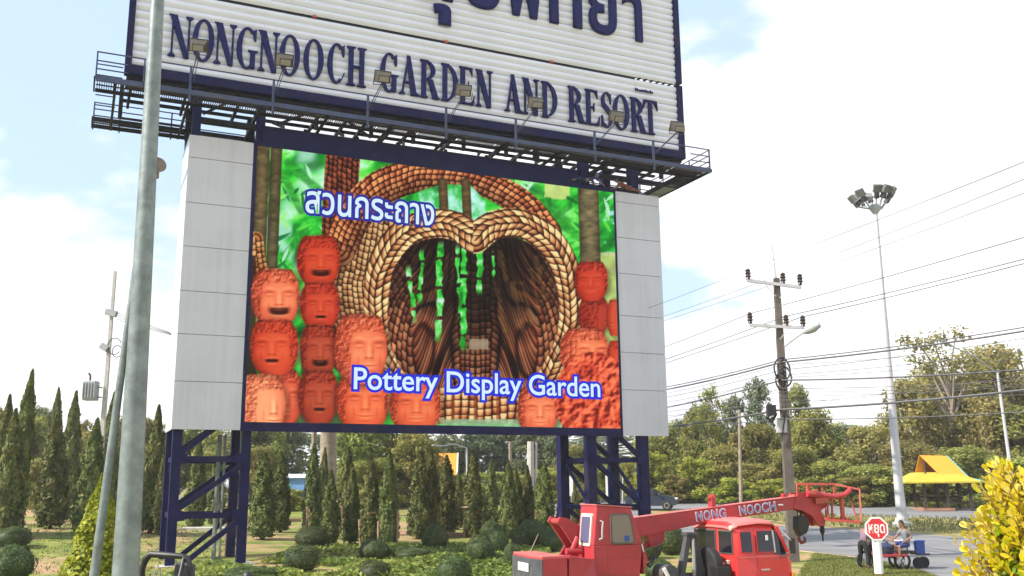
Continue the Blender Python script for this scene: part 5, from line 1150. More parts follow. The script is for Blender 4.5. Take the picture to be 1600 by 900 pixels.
# blue and white sheeted stall far behind, left of centre
bs = at(458,790,75); bs.z = terrain(bs.x, bs.y); kx = mpp(75)
stl = thing('sheeted_stall', 'far stall sheeted in pale blue seen between cypresses left of centre', 'stall', bs)
MB().box(-0.9,0.9,-0.5,0.5,(790-772)*kx,(790-742)*kx).build('sheet', M['bluesheet'], stl); MB().box(-0.3,-0.1,-0.52,-0.505,(790-765)*kx,(790-748)*kx).build('stripe', M['teal'], stl)
MB().hexa([(-1.0,-0.7,(790-741.8)*kx),(1.0,-0.7,(790-741.8)*kx),(1.0,0.7,(790-741.8)*kx),(-1.0,0.7,(790-741.8)*kx),(-0.9,0,(790-736)*kx),(0.9,0,(790-736)*kx),(0.9,0.1,(790-736)*kx),(-0.9,0.1,(790-736)*kx)]).build('canopy', M['foam'], stl)
for x_ in (-0.85,0.85): MB().box(x_-0.05,x_+0.05,-0.45,0.45,-0.1,(790-772.3)*kx).build('leg', M['cabinet'], stl)
# low brick wall behind the left cypresses
wa, wb = ground_at(5,795), ground_at(70,790)
wl_ = thing('brick_wall', 'low pale topped brick wall behind the leftmost cypresses', 'wall', wa)
MB().bar(Vector((-6,-0.5,0.35)), (wb-wa)+Vector((0.5,0,0.35)), 0.2, 0.9).build('masonry', M['brick'], wl_); MB().bar(Vector((-6,-0.5,0.85)), (wb-wa)+Vector((0.5,0,0.85)), 0.3, 0.08).build('coping', M['paleconc'], wl_)
# low pinkish kerb blocks of the path behind the cypresses
for a, b, lab in (((590,832),(665,836),'pinkish kerb stone of the garden path, below the middle cypresses'),((695,838),(735,839),'pinkish kerb stone of the garden path, right of the middle cypresses'),((440,816),(470,815),'pinkish kerb stone of the garden path, by the left cypress pair')):
    A, B = ground_at(*a), ground_at(*b); o = thing('path_kerb', lab, 'kerb', A); MB().bar((0,0,0.08), (B-A)+Vector((0,0,0.08)), 0.25, 0.26).build('stone', M['stake'], o, bevel=0.03)
# ------------------------------------------------------------------ car on the far road
cb = at(1017,783,71.0); cb.z = terrain(cb.x, cb.y)+0.014
car = thing('car', 'dark grey hatchback driving right on the far road beside the tower leg', 'car', cb, R(-14))
prof = [(-1.75,0.42),(-1.82,0.75),(-1.70,1.0),(-1.35,1.44),(-0.6,1.54),(0.25,1.48),(0.95,1.06),(1.70,0.92),(1.92,0.70),(1.90,0.38),(1.62,0.30),(-1.6,0.30)]
secs = [[(x*(0.98 if e else 1), y*(0.86 if z > 1.02 else 1.0), z) for x, z in prof] for y, e in ((-0.82,1),(-0.75,0),(0.75,0),(0.82,1))]
loft(secs).build('body', M['carpaint'], car, True)
for s_ in (-1,1):
    y_ = 0.735*s_
    MB().hexa([(-1.25,y_-.012,1.06),(-0.28,y_-.012,1.06),(-0.28,y_+.012,1.06),(-1.25,y_+.012,1.06),(-1.15,y_-.012,1.38),(-0.28,y_-.012,1.44),(-0.28,y_+.012,1.44),(-1.15,y_+.012,1.38)]).build('side_window', M['darkglass'], car)
    MB().hexa([(-0.2,y_-.012,1.06),(0.80,y_-.012,1.06),(0.80,y_+.012,1.06),(-0.2,y_+.012,1.06),(-0.2,y_-.012,1.44),(0.20,y_-.012,1.42),(0.20,y_+.012,1.42),(-0.2,y_+.012,1.44)]).build('side_window', M['darkglass'], car)
    for x_ in (-1.15,1.2):
        w_ = MB().lathe([(0.18,-0.1),(0.30,-0.1),(0.33,-0.06),(0.33,0.06),(0.30,0.1),(0.18,0.1)], (x_,0.76*s_,0.33), 16, (0,1,0)).build('wheel', M['rubber'], car, True)
        MB().lathe([(0.03,-0.09),(0.2,-0.105),(0.2,0.105),(0.03,0.09)], (x_,0.76*s_,0.33), 10, (0,1,0)).build('rim', M['chrome'], w_, True)
    MB().box(1.72,1.90,0.48*s_-0.18,0.48*s_+0.18,0.70,0.86).build('headlight', M['white'], car, bevel=0.04)
    MB().box(0.62,0.76,0.9*s_-0.10,0.9*s_+0.10,1.0,1.14).build('mirror', M['carpaint'], car, bevel=0.03)
MB().hexa([(0.30,-0.62,1.455),(0.30,0.62,1.455),(0.29,0.62,1.45),(0.29,-0.62,1.45),(0.92,-0.68,1.10),(0.92,0.68,1.10),(0.90,0.68,1.09),(0.90,-0.68,1.09)]).build('windscreen', M['darkglass'], car)
MB().box(1.80,1.935,-0.6,0.6,0.42,0.62).build('grille', M['black'], car)
# ------------------------------------------------------------------ electrical cabinets at the foot of the left tower
g1 = ground_at(345,822); c1 = thing('electrical_cabinet', 'small pale grey cabinet on a post at the foot of the left tower', 'cabinet', g1)
MB().box(-0.36,0.36,-0.2,0.2,0.30,0.98).build('box', M['cabinet'], c1, bevel=0.02); MB().box(-0.06,0.06,-0.06,0.06,-0.1,0.298).build('post', M['galv'], c1)
MB().box(-0.30,0.30,-0.215,-0.203,0.36,0.92).build('door', M['cabinet'], c1)
g2 = ground_at(365,868); c2 = thing('electrical_cabinet', 'larger beige cabinet with a hanging hose inside the left tower', 'cabinet', g2)
MB().box(-0.36,0.36,-0.25,0.25,0.72,1.66).build('box', M['beige'], c2, bevel=0.02); MB().box(-0.32,0.30,-0.27,-0.253,0.78,1.60).build('door', M['beige'], c2)
for x_ in (-0.3,0.3): MB().box(x_-0.03,x_+0.03,-0.2,0.2,-0.1,0.718).build('leg', M['stake'], c2)
MB().tube([(-0.25,-0.3,0.9),(-0.2,-0.35,0.5),(0.1,-0.38,0.35),(0.25,-0.36,0.6),(0.28,-0.32,1.0)],0.035,6).build('hose', M['stake'], c2, True)
MB().box(-0.03,0.03,-0.30,-0.272,0.8,1.5).build('conduit', M['galv2'], c2)
g3 = ground_at(312,828); c3 = thing('concrete_slab', 'pale concrete slab on the soil under the left tower', 'slab', g3); MB().box(-0.9,1.6,-0.5,0.7,-0.05,0.14).build('slab', M['paleconc'], c3, bevel=0.02)
g4 = ground_at(296,812); c4 = thing('water_pump', 'dark pump with a red head on the slab under the left tower', 'pump', g4)
MB().lathe([(0.2,0),(0.22,0.3),(0.1,0.4),(0.09,0.75),(0.16,0.8),(0.1,0.92)], (0,0,0), 12).build('body', M['black'], c4, True); MB().tube([(0.1,0,0.3),(0.6,0,0.3),(0.6,0,-0.1)],0.05,8).build('pipe', M['brownred'], c4, True)
# ------------------------------------------------------------------ vegetation
rng = np.random.default_rng(5)
LM = dict(
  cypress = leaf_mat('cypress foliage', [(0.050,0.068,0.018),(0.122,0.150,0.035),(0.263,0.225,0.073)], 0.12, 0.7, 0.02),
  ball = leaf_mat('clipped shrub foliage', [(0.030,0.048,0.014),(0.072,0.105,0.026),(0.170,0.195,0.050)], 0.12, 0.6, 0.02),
  tree = leaf_mat('roadside tree foliage', [(0.100,0.130,0.028),(0.248,0.266,0.057),(0.425,0.395,0.106)], 0.45, 0.6, 0.035),
  dry = leaf_mat('dry tree foliage', [(0.140,0.140,0.038),(0.286,0.274,0.078),(0.470,0.403,0.140)], 0.45, 0.6, 0.025),
  dark = leaf_mat('dark far foliage', [(0.063,0.092,0.044),(0.132,0.167,0.071),(0.230,0.247,0.103)], 0.3, 0.6, 0.02),
  lime = leaf_mat('lime bush foliage', [(0.138,0.178,0.025),(0.310,0.339,0.046),(0.517,0.494,0.092)], 0.4, 0.5, 0.015),
  cone = leaf_mat('golden cone foliage', [(0.130,0.180,0.010),(0.300,0.330,0.014),(0.480,0.450,0.030)], 0.35, 0.5, 0.0),
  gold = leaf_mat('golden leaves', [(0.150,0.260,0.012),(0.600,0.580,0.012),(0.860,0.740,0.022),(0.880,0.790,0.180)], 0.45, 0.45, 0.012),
  cover = leaf_mat('ground cover foliage', [(0.075,0.120,0.022),(0.180,0.240,0.042),(0.340,0.350,0.075)], 0.3, 0.55, 0.0),
  grass = leaf_mat('grass blades', [(0.075,0.110,0.022),(0.160,0.185,0.045),(0.290,0.240,0.085)], 0.3, 0.7, 0.0),
)
def sphere_dirs(n):
    d = rng.normal(size=(n,3)); return d/np.linalg.norm(d,axis=1,keepdims=True)
def cypress_mesh(name, n=5200, seed=0):
    """clipped column tapering to a point: height 1, base radius about 1"""
    h = rng.random(n)**0.85; a = rng.uniform(0, 2*np.pi, n)
    prof = lambda t: np.where(t < 0.10, 0.74+2.6*t, 1.0)*np.clip(1-((np.clip(t,0.1,1)-0.1)/0.9)**1.9,0,1)**0.85
    lump = 1+0.12*np.sin(3*a+9*h+seed)+0.11*np.sin(5*a-17*h+seed*2)+0.08*np.sin(23*h+7*a)+0.07*np.sin(2*a+31*h)
    r_ = prof(h)*lump*np.where(rng.random(n) < 0.06, rng.uniform(1.0,1.22,n), rng.uniform(0.76,1.04,n))
    C = np.stack([r_*np.cos(a), r_*np.sin(a), h], -1); N = np.stack([np.cos(a), np.sin(a), np.full(n,0.35)], -1)
    N[:,2] = 0.12
    V, F = leaf_cards(C*np.array([1,1,7.0]), N, 0.15, rng, 1.9); V[:,2] /= 7.0
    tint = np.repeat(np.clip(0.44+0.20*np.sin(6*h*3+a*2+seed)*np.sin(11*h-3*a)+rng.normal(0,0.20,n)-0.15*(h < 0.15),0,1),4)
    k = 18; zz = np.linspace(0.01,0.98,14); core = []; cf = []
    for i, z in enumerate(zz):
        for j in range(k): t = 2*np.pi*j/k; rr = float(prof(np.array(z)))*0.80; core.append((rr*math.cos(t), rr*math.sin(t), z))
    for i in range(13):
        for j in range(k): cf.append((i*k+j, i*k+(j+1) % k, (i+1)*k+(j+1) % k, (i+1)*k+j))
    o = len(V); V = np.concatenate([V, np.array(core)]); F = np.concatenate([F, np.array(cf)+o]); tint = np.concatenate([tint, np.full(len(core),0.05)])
    return np_mesh(name, V, F, LM['cypress'], tint)
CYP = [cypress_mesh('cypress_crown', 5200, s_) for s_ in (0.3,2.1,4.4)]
STAKE = MB().bar((0,0,-0.1),(0,0,1.0),0.09).mesh('stake', M['stake'])
TRUNK = MB().tube([(0,0,-0.2),(0,0,0.5)],[0.12,0.09],8).mesh('trunk', M['bark'])
cy_list = [ # x, base y, top y, width, lean, label
 (14,838,580,38,'tallest cypress at the far left edge, its tip leaning right'),(-5,835,618,34,'cypress cut by the left edge of the picture'),(4,842,640,42,'front cypress of the clump at the left edge'),
 (74,808,608,31,'left tip of the twin cypresses behind the leaning pole group'),(98,815,612,33,'right tip of the twin cypresses left of the transformer'),(78,826,650,43,'broad front cypress of the twin cypress clump'),
 (130,833,655,41,'wide cypress leaning right, just behind the golden cone bush'),(160,812,614,30,'cypress rising in front of the transformer pole'),(234,833,634,36,'dark cypress between the galvanised lamp post and the left tower'),
 (183,805,652,26,'slim cypress half hidden between the leaning pole and the lamp post'),(250,836,705,24,'small cypress close behind the outer left tower leg'),
 (305,826,688,28,'cypress seen through the left tower braces, left one'),(336,822,702,26,'cypress seen through the left tower braces, right one'),
 (410,843,708,40,'broad sunlit cypress right beside the inner left tower leg'),(438,832,706,29,'slim brownish cypress next to the broad sunlit one'),
 (487,832,693,29,'tall dark cypress left of the grey tree trunk under the screen'),(503,826,700,20,'narrow cypress touching the grey tree trunk'),(515,853,735,30,'short dark cypress in front of the grey tree trunk'),
 (541,838,700,28,'pale green cypress right of the grey tree trunk'),(548,850,726,28,'short cypress with a small tie stake, right of the grey trunk'),
 (577,853,712,30,'staked cypress under the caption word Pottery'),(606,856,704,32,'dense brown flecked cypress below the screen centre'),
 (656,842,706,38,'wide sunlit cypress left of the orange roof'),(673,840,700,28,'dark narrow cypress touching the wide sunlit one'),(697,836,712,32,'dark cypress standing in front of the orange roof'),
 (739,840,704,32,'slender cypress with a crossbar stake right of the orange roof'),(767,826,718,24,'small cypress behind the round shrubs, right of the crossbar stake one'),
 (796,840,720,30,'cypress above the clipped shrub with a small red stake'),(808,836,735,24,'thin cypress left of the thick white post'),(823,834,728,24,'thin cypress in front of the thick white post'),
 (851,842,722,30,'cypress behind the tail of the crane truck'),(839,832,748,18,'sliver of cypress between two others near the crane truck'),
 (900,822,758,16,'tiny cypress between the right tower legs beside the white board'),(876,830,765,14,'tiny cypress against the right tower rear leg'),(715,828,735,20,'short cypress behind the orange roof gap')]
for i, (x, yb, yt, w, lab) in enumerate(cy_list):
    g = ground_at(x, yb); H_ = (at(x, yt, g.y)-g).z; kx = mpp(g.y)
    o = thing('cypress_tree', lab, 'cypress tree', g, rng.uniform(0,6.28), 'clipped cypresses in rows')
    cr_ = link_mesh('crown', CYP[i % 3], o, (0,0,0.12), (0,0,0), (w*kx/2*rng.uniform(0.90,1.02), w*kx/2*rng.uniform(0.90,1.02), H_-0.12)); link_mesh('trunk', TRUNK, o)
    cr_.rotation_euler = (rng.normal(0,0.012), rng.normal(0,0.012), 0)
    if i in (0,6): cr_.rotation_euler = (0, R(3.0), -o.rotation_euler.z)
    if i in (12,15,18,19,20,21,22,23,24,25,27,30):
        for k in range(2 if i % 2 else 3): 
            a = rng.uniform(0,6.28); s_ = link_mesh('stake', STAKE, o, (w*kx*0.44*math.cos(a), w*kx*0.44*math.sin(a),0), (rng.uniform(-.08,.08),rng.uniform(-.08,.08),0), (1,1,rng.uniform(1.2,1.9)))
        if i in (19,25,20): MB().bar((-w*kx*0.5,-w*kx*.45,1.5),(w*kx*0.5,-w*kx*.5,1.55),0.07).build('stake_crossbar', M['stake'], o)
def ball_mesh(name, n, mtl, seed, size=0.055, core_t=0.03):
    d = sphere_dirs(n); d[:,2] = np.where(d[:,2] < -0.55, -d[:,2], d[:,2])
    lump = 1+0.05*np.sin(5*d[:,0]+seed)+0.05*np.sin(6*d[:,1]-seed*2)+0.04*np.sin(7*d[:,2]+seed)+0.03*np.sin(13*d[:,0]-11*d[:,1])
    C = d*(lump*np.where(rng.random(n) < 0.05, rng.uniform(1.0,1.12,n), rng.uniform(0.92,1.02,n)))[:,None]
    V, F = leaf_cards(C, d*1.3, size, rng, 1.5)
    tint = np.repeat(np.clip(0.40+rng.normal(0,0.22,n)+0.12*np.sin(9*d[:,0]+4*d[:,2]),0,1),4)
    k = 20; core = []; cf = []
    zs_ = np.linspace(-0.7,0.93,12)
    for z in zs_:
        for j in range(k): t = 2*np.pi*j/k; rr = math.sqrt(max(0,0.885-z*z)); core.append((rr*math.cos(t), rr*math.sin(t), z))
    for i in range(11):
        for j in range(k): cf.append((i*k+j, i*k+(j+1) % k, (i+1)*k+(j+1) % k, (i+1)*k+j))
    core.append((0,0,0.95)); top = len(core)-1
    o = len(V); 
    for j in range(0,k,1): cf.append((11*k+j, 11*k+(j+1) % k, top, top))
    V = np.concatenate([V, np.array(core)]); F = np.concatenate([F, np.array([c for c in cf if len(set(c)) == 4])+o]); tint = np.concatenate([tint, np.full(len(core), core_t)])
    return np_mesh(name, V, F, mtl, tint)
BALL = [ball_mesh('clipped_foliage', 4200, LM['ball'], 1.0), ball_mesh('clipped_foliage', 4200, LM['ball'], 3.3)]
STEM = MB().tube([(0,0,-0.3),(0,0,0.3)],[0.06,0.05],6).mesh('stem', M['bark'])
balls = [ # centre x, centre y, rx, ry, label
 (487,842,26,18,'wide dark dome shrub below the dark cypress left of the grey trunk'),(471,874,27,22,'round shrub with a sunlit top, in front of the wide dark dome'),(585,861,24,17,'flat topped dark shrub below the middle cypresses'),
 (585,896,26,20,'sunlit round shrub on the lower edge, under the word Pottery'),(679,843,20,22,'upright dark ball shrub left of the pinkish kerb'),(709,893,27,24,'large sunlit ball shrub on the lower edge, right of centre'),
 (751,861,22,23,'dark ball shrub left of the crane counterweight'),(776,850,19,20,'dark ball shrub tucked behind its dark neighbour'),(768,830,18,15,'small brown tipped ball shrub in the back of the shrub row'),
 (646,866,32,10,'low flat cushion shrub between the round ones'),(831,836,26,22,'dark ball shrub above the crane counterweight, leaf tips brown'),(800,872,14,22,'dark shrub hidden by the counterweight'),(862,846,18,18,'dark ball shrub right behind the boom foot'),
 (20,841,27,17,'upper of the two clipped shrubs at the left edge'),(21,882,31,28,'big clipped shrub in the lower left corner'),(393,900,42,14,'bright low shrub beside the inner left tower leg'),
 (1012,858,22,18,'dark ball shrub seen under the crane boom'),(1049,846,21,24,'taller dark shrub seen between crane cab and boom rest'),(1030,892,24,16,'low dark shrub under the lift cylinder'),(815,846,16,12,'small shrub behind the counterweight top')]
for i, (x, y, rx, ry, lab) in enumerate(balls):
    g = ground_at(x, y+ry*0.86); kx = mpp(g.y); c = at(x, y, g.y)
    o = thing('clipped_shrub', lab, 'shrub', Vector((c.x, c.y, terrain(c.x,c.y))), rng.uniform(0,6.28), 'clipped round shrubs')
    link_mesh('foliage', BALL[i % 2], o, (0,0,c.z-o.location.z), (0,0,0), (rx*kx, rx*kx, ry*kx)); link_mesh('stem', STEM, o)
# golden cone bush at the lower left
cn = 7000; h = rng.random(cn)**0.8; a = rng.uniform(0,2*np.pi,cn); rr = (1-h**1.25)*(1+0.07*np.sin(4*a+7*h)+0.06*np.sin(9*h*3-2*a))*rng.uniform(0.82,1.05,cn)
Cc = np.stack([rr*np.cos(a)*0.95, rr*np.sin(a)*0.95, h*3.75], -1); Nn = np.stack([np.cos(a),np.sin(a),np.full(cn,0.5)],-1)
V, F = leaf_cards(Cc, Nn, 0.085, rng, 1.6); tint = np.repeat(np.clip(0.45+rng.normal(0,0.25,cn),0,1),4)
core = []; cf = []
for i, z in enumerate(np.linspace(0,0.97,12)):
    for j in range(18): t = 2*np.pi*j/18; r_ = (1-z**1.25)*0.95*0.80; core.append((r_*math.cos(t), r_*math.sin(t), z*3.75))
for i in range(11):
    for j in range(18): cf.append((i*18+j, i*18+(j+1) % 18, (i+1)*18+(j+1) % 18, (i+1)*18+j))
o = len(V); V = np.concatenate([V, np.array(core)]); F = np.concatenate([F, np.array(cf)+o]); tint = np.concatenate([tint, np.full(len(core),0.0)])
gc = at(160,760,25.0); gc.z = terrain(gc.x, gc.y); zt = at(160,742,25.0).z-gc.z
cnb = thing('cone_bush', 'golden green cone shaped bush behind the leaning galvanised pole', 'bush', gc)
link_mesh('foliage', np_mesh('cone_foliage', V, F, LM['cone'], tint), cnb, (0,0,0.15), (0,0,0), (1,1,(zt-0.15)/3.75)); link_mesh('stem', STEM, cnb)
# ---- trees
def blob_crown(name, mtl, nblob, nleaf, size, seed, shape, bias=0.5, fill=0.35, flat=0.75):
    """crown in a unit box (radius 1, z from 0 to 1): leaf clumps of different size, light and dark, with gaps between"""
    r_ = np.random.default_rng(seed); C = []; N = []; Tn = []; cen = []
    for k in range(int(nblob*1.7)):
        z = r_.uniform(0.04,0.97); R_ = shape(z); a = r_.uniform(0,2*np.pi); q = R_*math.sqrt(r_.random())*0.95
        cen.append((q*math.cos(a), q*math.sin(a), z, r_.uniform(0.10,0.27), r_.normal(0,0.16)))
    w = np.array([c[3]**2 for c in cen]); w /= w.sum()
    for (x,y,z,br,tn), ww in zip(cen, w):
        m_ = max(12,int(nleaf*ww)); d = r_.normal(size=(m_,3)); d /= np.linalg.norm(d,axis=1,keepdims=True)
        rad = br*(1-fill*r_.random(m_)**1.2)*(1+0.25*np.sin(4*d[:,0]+k)*np.sin(5*d[:,1]))
        P = d*rad[:,None]; P[:,2] *= 0.62*flat; C.append(P+np.array([x,y,z])); N.append(d+np.array([0,0,0.3])); Tn.append(np.clip(bias+tn+r_.normal(0,0.17,m_)+0.10*d[:,2],0,1))
    C = np.concatenate(C); C[:,2] = np.clip(C[:,2],0.0,1.05); N = np.concatenate(N); Tn = np.concatenate(Tn)
    sc_ = np.array([1,1,2.0]); V, F = leaf_cards(C*sc_, N, size, r_, 1.6); V /= sc_
    return np_mesh(name, V, F, mtl, np.repeat(Tn,4)), cen
dome = lambda z: 0.75*math.sqrt(max(0.05,1-((z-0.42)/0.62)**2))
oval = lambda z: 0.62*math.sqrt(max(0.05,1-((z-0.5)/0.55)**2))
bushy = lambda z: 0.85*(1-0.45*z)
spread = lambda z: 0.35+0.5*math.sin(min(1,z)*2.6)
def limb_mesh(name, cen, seed, mtl, base_z=-0.9):
    r_ = random.Random(seed); mb = MB(); top = (0.03,0.02,0.45)
    mb.tube([(0,0,base_z),(0.02,0,base_z*0.4),(0.0,0.02,0.05),top],[0.085,0.07,0.055,0.03],7)
    for x, y, z, br, tn in sorted(cen, key=lambda c: -c[3])[:14]:
        s_ = min(max(z-0.35,0.0),0.45); a = Vector((0.02,0.01,s_*0.8)); b = Vector((x,y,z)); m_ = a.lerp(b,0.5)+Vector((r_.uniform(-.06,.06),r_.uniform(-.06,.06),0.05)); mb.tube([a,m_,b],[0.032,0.02,0.008],5)
    return mb.mesh(name, mtl, True)
PROTO = {}
for key, mt_, nb, nl, sz, shp, bi, fl in (('dense','tree',56,11000,0.050,dome,0.5,0.4),('dense2','tree',52,11000,0.050,dome,0.42,0.4),('oval','tree',44,9000,0.050,oval,0.42,0.4),('dark','dark',52,9000,0.052,dome,0.4,0.4),
    ('darkoval','dark',44,8000,0.050,oval,0.4,0.4),('bush','lime',46,9500,0.050,bushy,0.45,0.45),('bush2','tree',46,9500,0.050,bushy,0.6,0.45),('dry','dry',54,8000,0.045,dome,0.5,0.5),('sparse','dry',40,3000,0.042,spread,0.45,0.9),('lace','tree',34,3200,0.045,oval,0.5,0.7)):
    for v in (0,1):
        me, cen = blob_crown('crown', LM[mt_], nb, nl, sz, hash_ if (hash_ := sum(map(ord,key))*7+v) else 0, shp, bi, fl)
        PROTO[(key,v)] = (me, limb_mesh('trunk', cen, v+3, M['palebark' if key in ('sparse','lace','dry') else 'bark']))
tree_count = [0]
def tree(px, pyb, pyt, wpx, Y, key, label, crown_from=0.32, group='trees along the far roadside'):
    b = at(px, pyb, Y); b.z = terrain(b.x, b.y); H_ = at(px, pyt, Y).z-b.z; w = wpx*mpp(Y)/2; i = tree_count[0]; tree_count[0] += 1
    shrub = key.startswith('bush'); o = thing('roadside_bush' if shrub else 'tree', label, 'bush' if shrub else 'tree', b, rng.uniform(0,6.28), 'roadside bushes' if shrub else group)
    cz = 0.0 if shrub else H_*crown_from; ch = H_-cz
    me, tr = PROTO[(key, i % 2)]
    link_mesh('foliage' if shrub else 'crown', me, o, (0,0,cz), (0,0,0), (w/0.82, w/0.82, ch))
    t = link_mesh('stem' if shrub else 'trunk', tr, o, (0,0,cz), (0,0,0), (w/0.82*(0.55 if shrub else 0.8), w/0.82*(0.55 if shrub else 0.8), ch))
    if not shrub: t.scale.z = max(ch, cz/0.9*1.02)*1.0
    return o
TL = [ # x, base, top, width, distance, kind, label, crown start
 # left, behind the cypresses
 (-20,790,640,90,84,'dense','sunlit tree at the left edge behind the tallest cypress',.1),(40,790,655,80,86,'dense2','olive tree between the left edge cypresses and the twin cypresses',.1),(57,790,640,60,98,'dark','far dark tree top left of the twin cypresses',.2),
 (120,790,658,60,92,'oval','tree filling the gap left of the transformer pole',.1),(125,790,672,50,84,'bush2','yellowish bush between the twin cypresses and the leaning cypress',0),(175,790,655,60,90,'dense','yellow green tree behind the leaning pole',.1),
 (215,790,655,60,88,'dense2','yellow green tree right of the thick lamp post',.1),(205,792,700,70,82,'bush2','low bush behind the lamp post foot',0),(60,790,715,70,80,'bush2','low bush above the brick wall',0),
 (262,790,660,60,90,'oval','tree behind the outer left tower leg',.1),(300,790,650,80,92,'dense','broad tree behind the left tower braces',.15),(345,790,655,80,86,'lace','lacy tree inside the left tower with sky showing through',.2),(318,792,705,70,80,'bush2','bush behind the left tower lower braces',0),
 # under the screen
 (405,790,640,80,90,'dense2','tree right of the inner left leg, top hidden by the screen',.2),(440,790,650,70,94,'dark','darker tree behind the slim brownish cypress',.25),(400,790,700,60,82,'bush2','bush behind the broad sunlit cypress',0),(455,794,765,60,74,'bush','bright green low bush under the sheeted stall',0),
 (560,790,625,110,80,'dense','big olive tree right of the grey trunk under the screen',.08),(620,790,630,120,84,'dense2','big yellowish tree left of the orange roof under the screen',.08),(650,790,680,90,78,'dense','lower bough tree above the middle cypresses',.0),(590,792,720,120,76,'bush2','bush filling behind the middle cypresses',0),
 (700,790,655,80,100,'dark','far dark tree above the orange roof',.2),(745,790,672,80,102,'dark','far dark tree right of the grey street lamp',.2),(790,790,668,80,104,'darkoval','far dark tree behind the brownish post',.2),(835,790,672,80,100,'dark','far dark tree behind the thick white post',.2),(870,790,680,80,98,'darkoval','far dark tree left of the right tower',.2),
 (730,790,740,90,80,'bush','lime bush right of the orange roof',0),(790,790,738,100,82,'bush2','yellowish bush behind the small cypresses',0),(850,790,735,90,82,'bush','sunlit bush behind the cypress near the crane',0),(905,785,700,80,92,'dense','tree between the rear and front right tower legs',.1),(910,786,730,70,82,'bush2','bush behind the left white board',0),
 (950,785,712,60,90,'dense2','tree behind the right white board',.1),(990,785,716,70,86,'bush','bush between the two right hand tower legs',0),(925,785,668,60,105,'dark','far dark tree behind the right tower top brace',.3),
 # right of the screen
 (1035,785,665,90,84,'dense','bushy tree at the lower right corner of the cladding',.05),(1020,783,705,70,80,'bush','bright bush above the car',0),(1075,786,658,80,96,'dark','dark tree behind the bright bushes right of the cladding',.2),(1112,784,604,74,88,'lace','tall feathery tree with a pale bare trunk',.30),(1100,786,640,80,92,'dense2','leafy tree beside the tall feathery tree',.2),
 (1090,786,715,80,80,'bush','large lime bush right of the car',0),(1130,786,700,80,82,'bush2','olive bush left of the pale concrete post',0),(1155,786,620,56,94,'darkoval','narrow dark topped tree behind the pale concrete post',.3),(1160,786,680,90,86,'dense','tree behind the pale concrete post, lower crown',.05),
 (1196,786,594,62,92,'darkoval','tall dark oval tree left of the crossarm pole',.2),(1190,786,665,80,84,'dense2','spreading tree below the tall dark oval tree',.05),(1190,788,725,90,78,'bush2','olive bush left of the crossarm pole',0),(1250,786,606,76,90,'oval','tree with a pointed top right of the crossarm pole',.2),
 (1280,786,645,90,84,'dense','sunlit tree right of the crossarm pole',.05),(1250,788,700,100,78,'bush2','dense bush behind the basket jib',0),(1310,786,664,70,88,'dense2','tree just left of the palm',.1),(1300,790,720,90,76,'bush2','roadside bush left of the mast',0),
 (1370,790,668,120,80,'dry','dry olive tree behind the tall mast',.02),(1365,792,728,110,74,'bush2','roadside bush behind the mast foot',0),(1440,792,600,130,84,'dry','broad dry tree right of the mast',.02),(1430,794,690,120,76,'dry','low dry thicket behind the shelter roof',.0),
 (1505,792,520,150,86,'sparse','bare topped tall tree with open crown and visible limbs',.34),(1475,792,585,110,90,'dry','dry tree under the bare topped tall tree',.1),(1535,792,555,120,92,'sparse','thin crowned tree right of the bare topped one',.3),(1560,794,625,130,82,'dry','olive tree behind the slim right street lamp',.02),
 (1600,794,560,130,88,'sparse','thin tree at the right edge of the picture',.3),(1610,794,640,130,80,'dense2','greener tree at the right edge above the golden bush',.02),(1500,796,700,130,74,'bush2','bush behind the shelter',0),(1580,798,715,110,72,'bush2','bush right of the shelter',0),(1440,796,745,80,73,'bush2','low bush beside the shelter left post',0),(1400,794,735,70,75,'bush','lime bush right of the mast foot',0),
 (1588,794,545,150,89,'dry','tall dense olive tree filling the right edge behind the slim street lamp',.05),(1540,794,578,120,91,'dry','dense olive tree between the bare topped tree and the slim street lamp',.05),(1465,794,560,100,93,'lace','feathery tree left of the bare topped tall tree',.2),
 (1340,792,745,80,73,'bush2','low bush below the palm',0),(1215,790,748,90,74,'bush','lime roadside bush behind the boom tip',0),(1150,788,748,80,77,'bush','lime roadside bush behind the boom lettering',0),(1055,786,742,50,79,'bush2','dark roadside bush just right of the car',0),
]
for x, yb, yt, w, Y, k, lab, cf_ in TL: tree(x, yb, yt, w, Y, k, lab, cf_)
wood, _c = blob_crown('far_wood', LM['dark'], 60, 7000, 0.05, 77, lambda z: 0.95, 0.35, 0.4)
for i, (x0, Y, w, h_) in enumerate(((-70,135,34,9),(-20,140,36,8.5),(25,145,36,9),(75,140,38,11))):
    o = link_mesh('far_wood', wood, None, (x0, Y, 1.6), (0,0,i*1.3), (w, 7, h_)); o['kind'] = 'stuff'
# thick grey trunk under the screen
tb = at(510,800,66.0); tb.z = terrain(tb.x, tb.y); kx = mpp(66)
bt = thing('tree', 'thick grey tree trunk rising behind the screen between the middle cypresses', 'tree', tb)
MB().tube([(0,0,-0.2),(0.05,0,2.0),(0.0,0,(800-680)*kx),(-0.05,0,9.0)],[0.66,0.58,0.55,0.4],14).build('trunk', M['palebark'], bt, True)
MB().tube([(-1.05,0.3,-0.2),(-1.0,0.3,3.0),(-1.1,0.3,8.0)],[0.26,0.2,0.16],8).build('side_stem', M['palebark'], bt, True)
link_mesh('crown', PROTO[('dense2',0)][0], bt, (0,0,8.2), (0,0,0), (3.6,3.6,4.2))
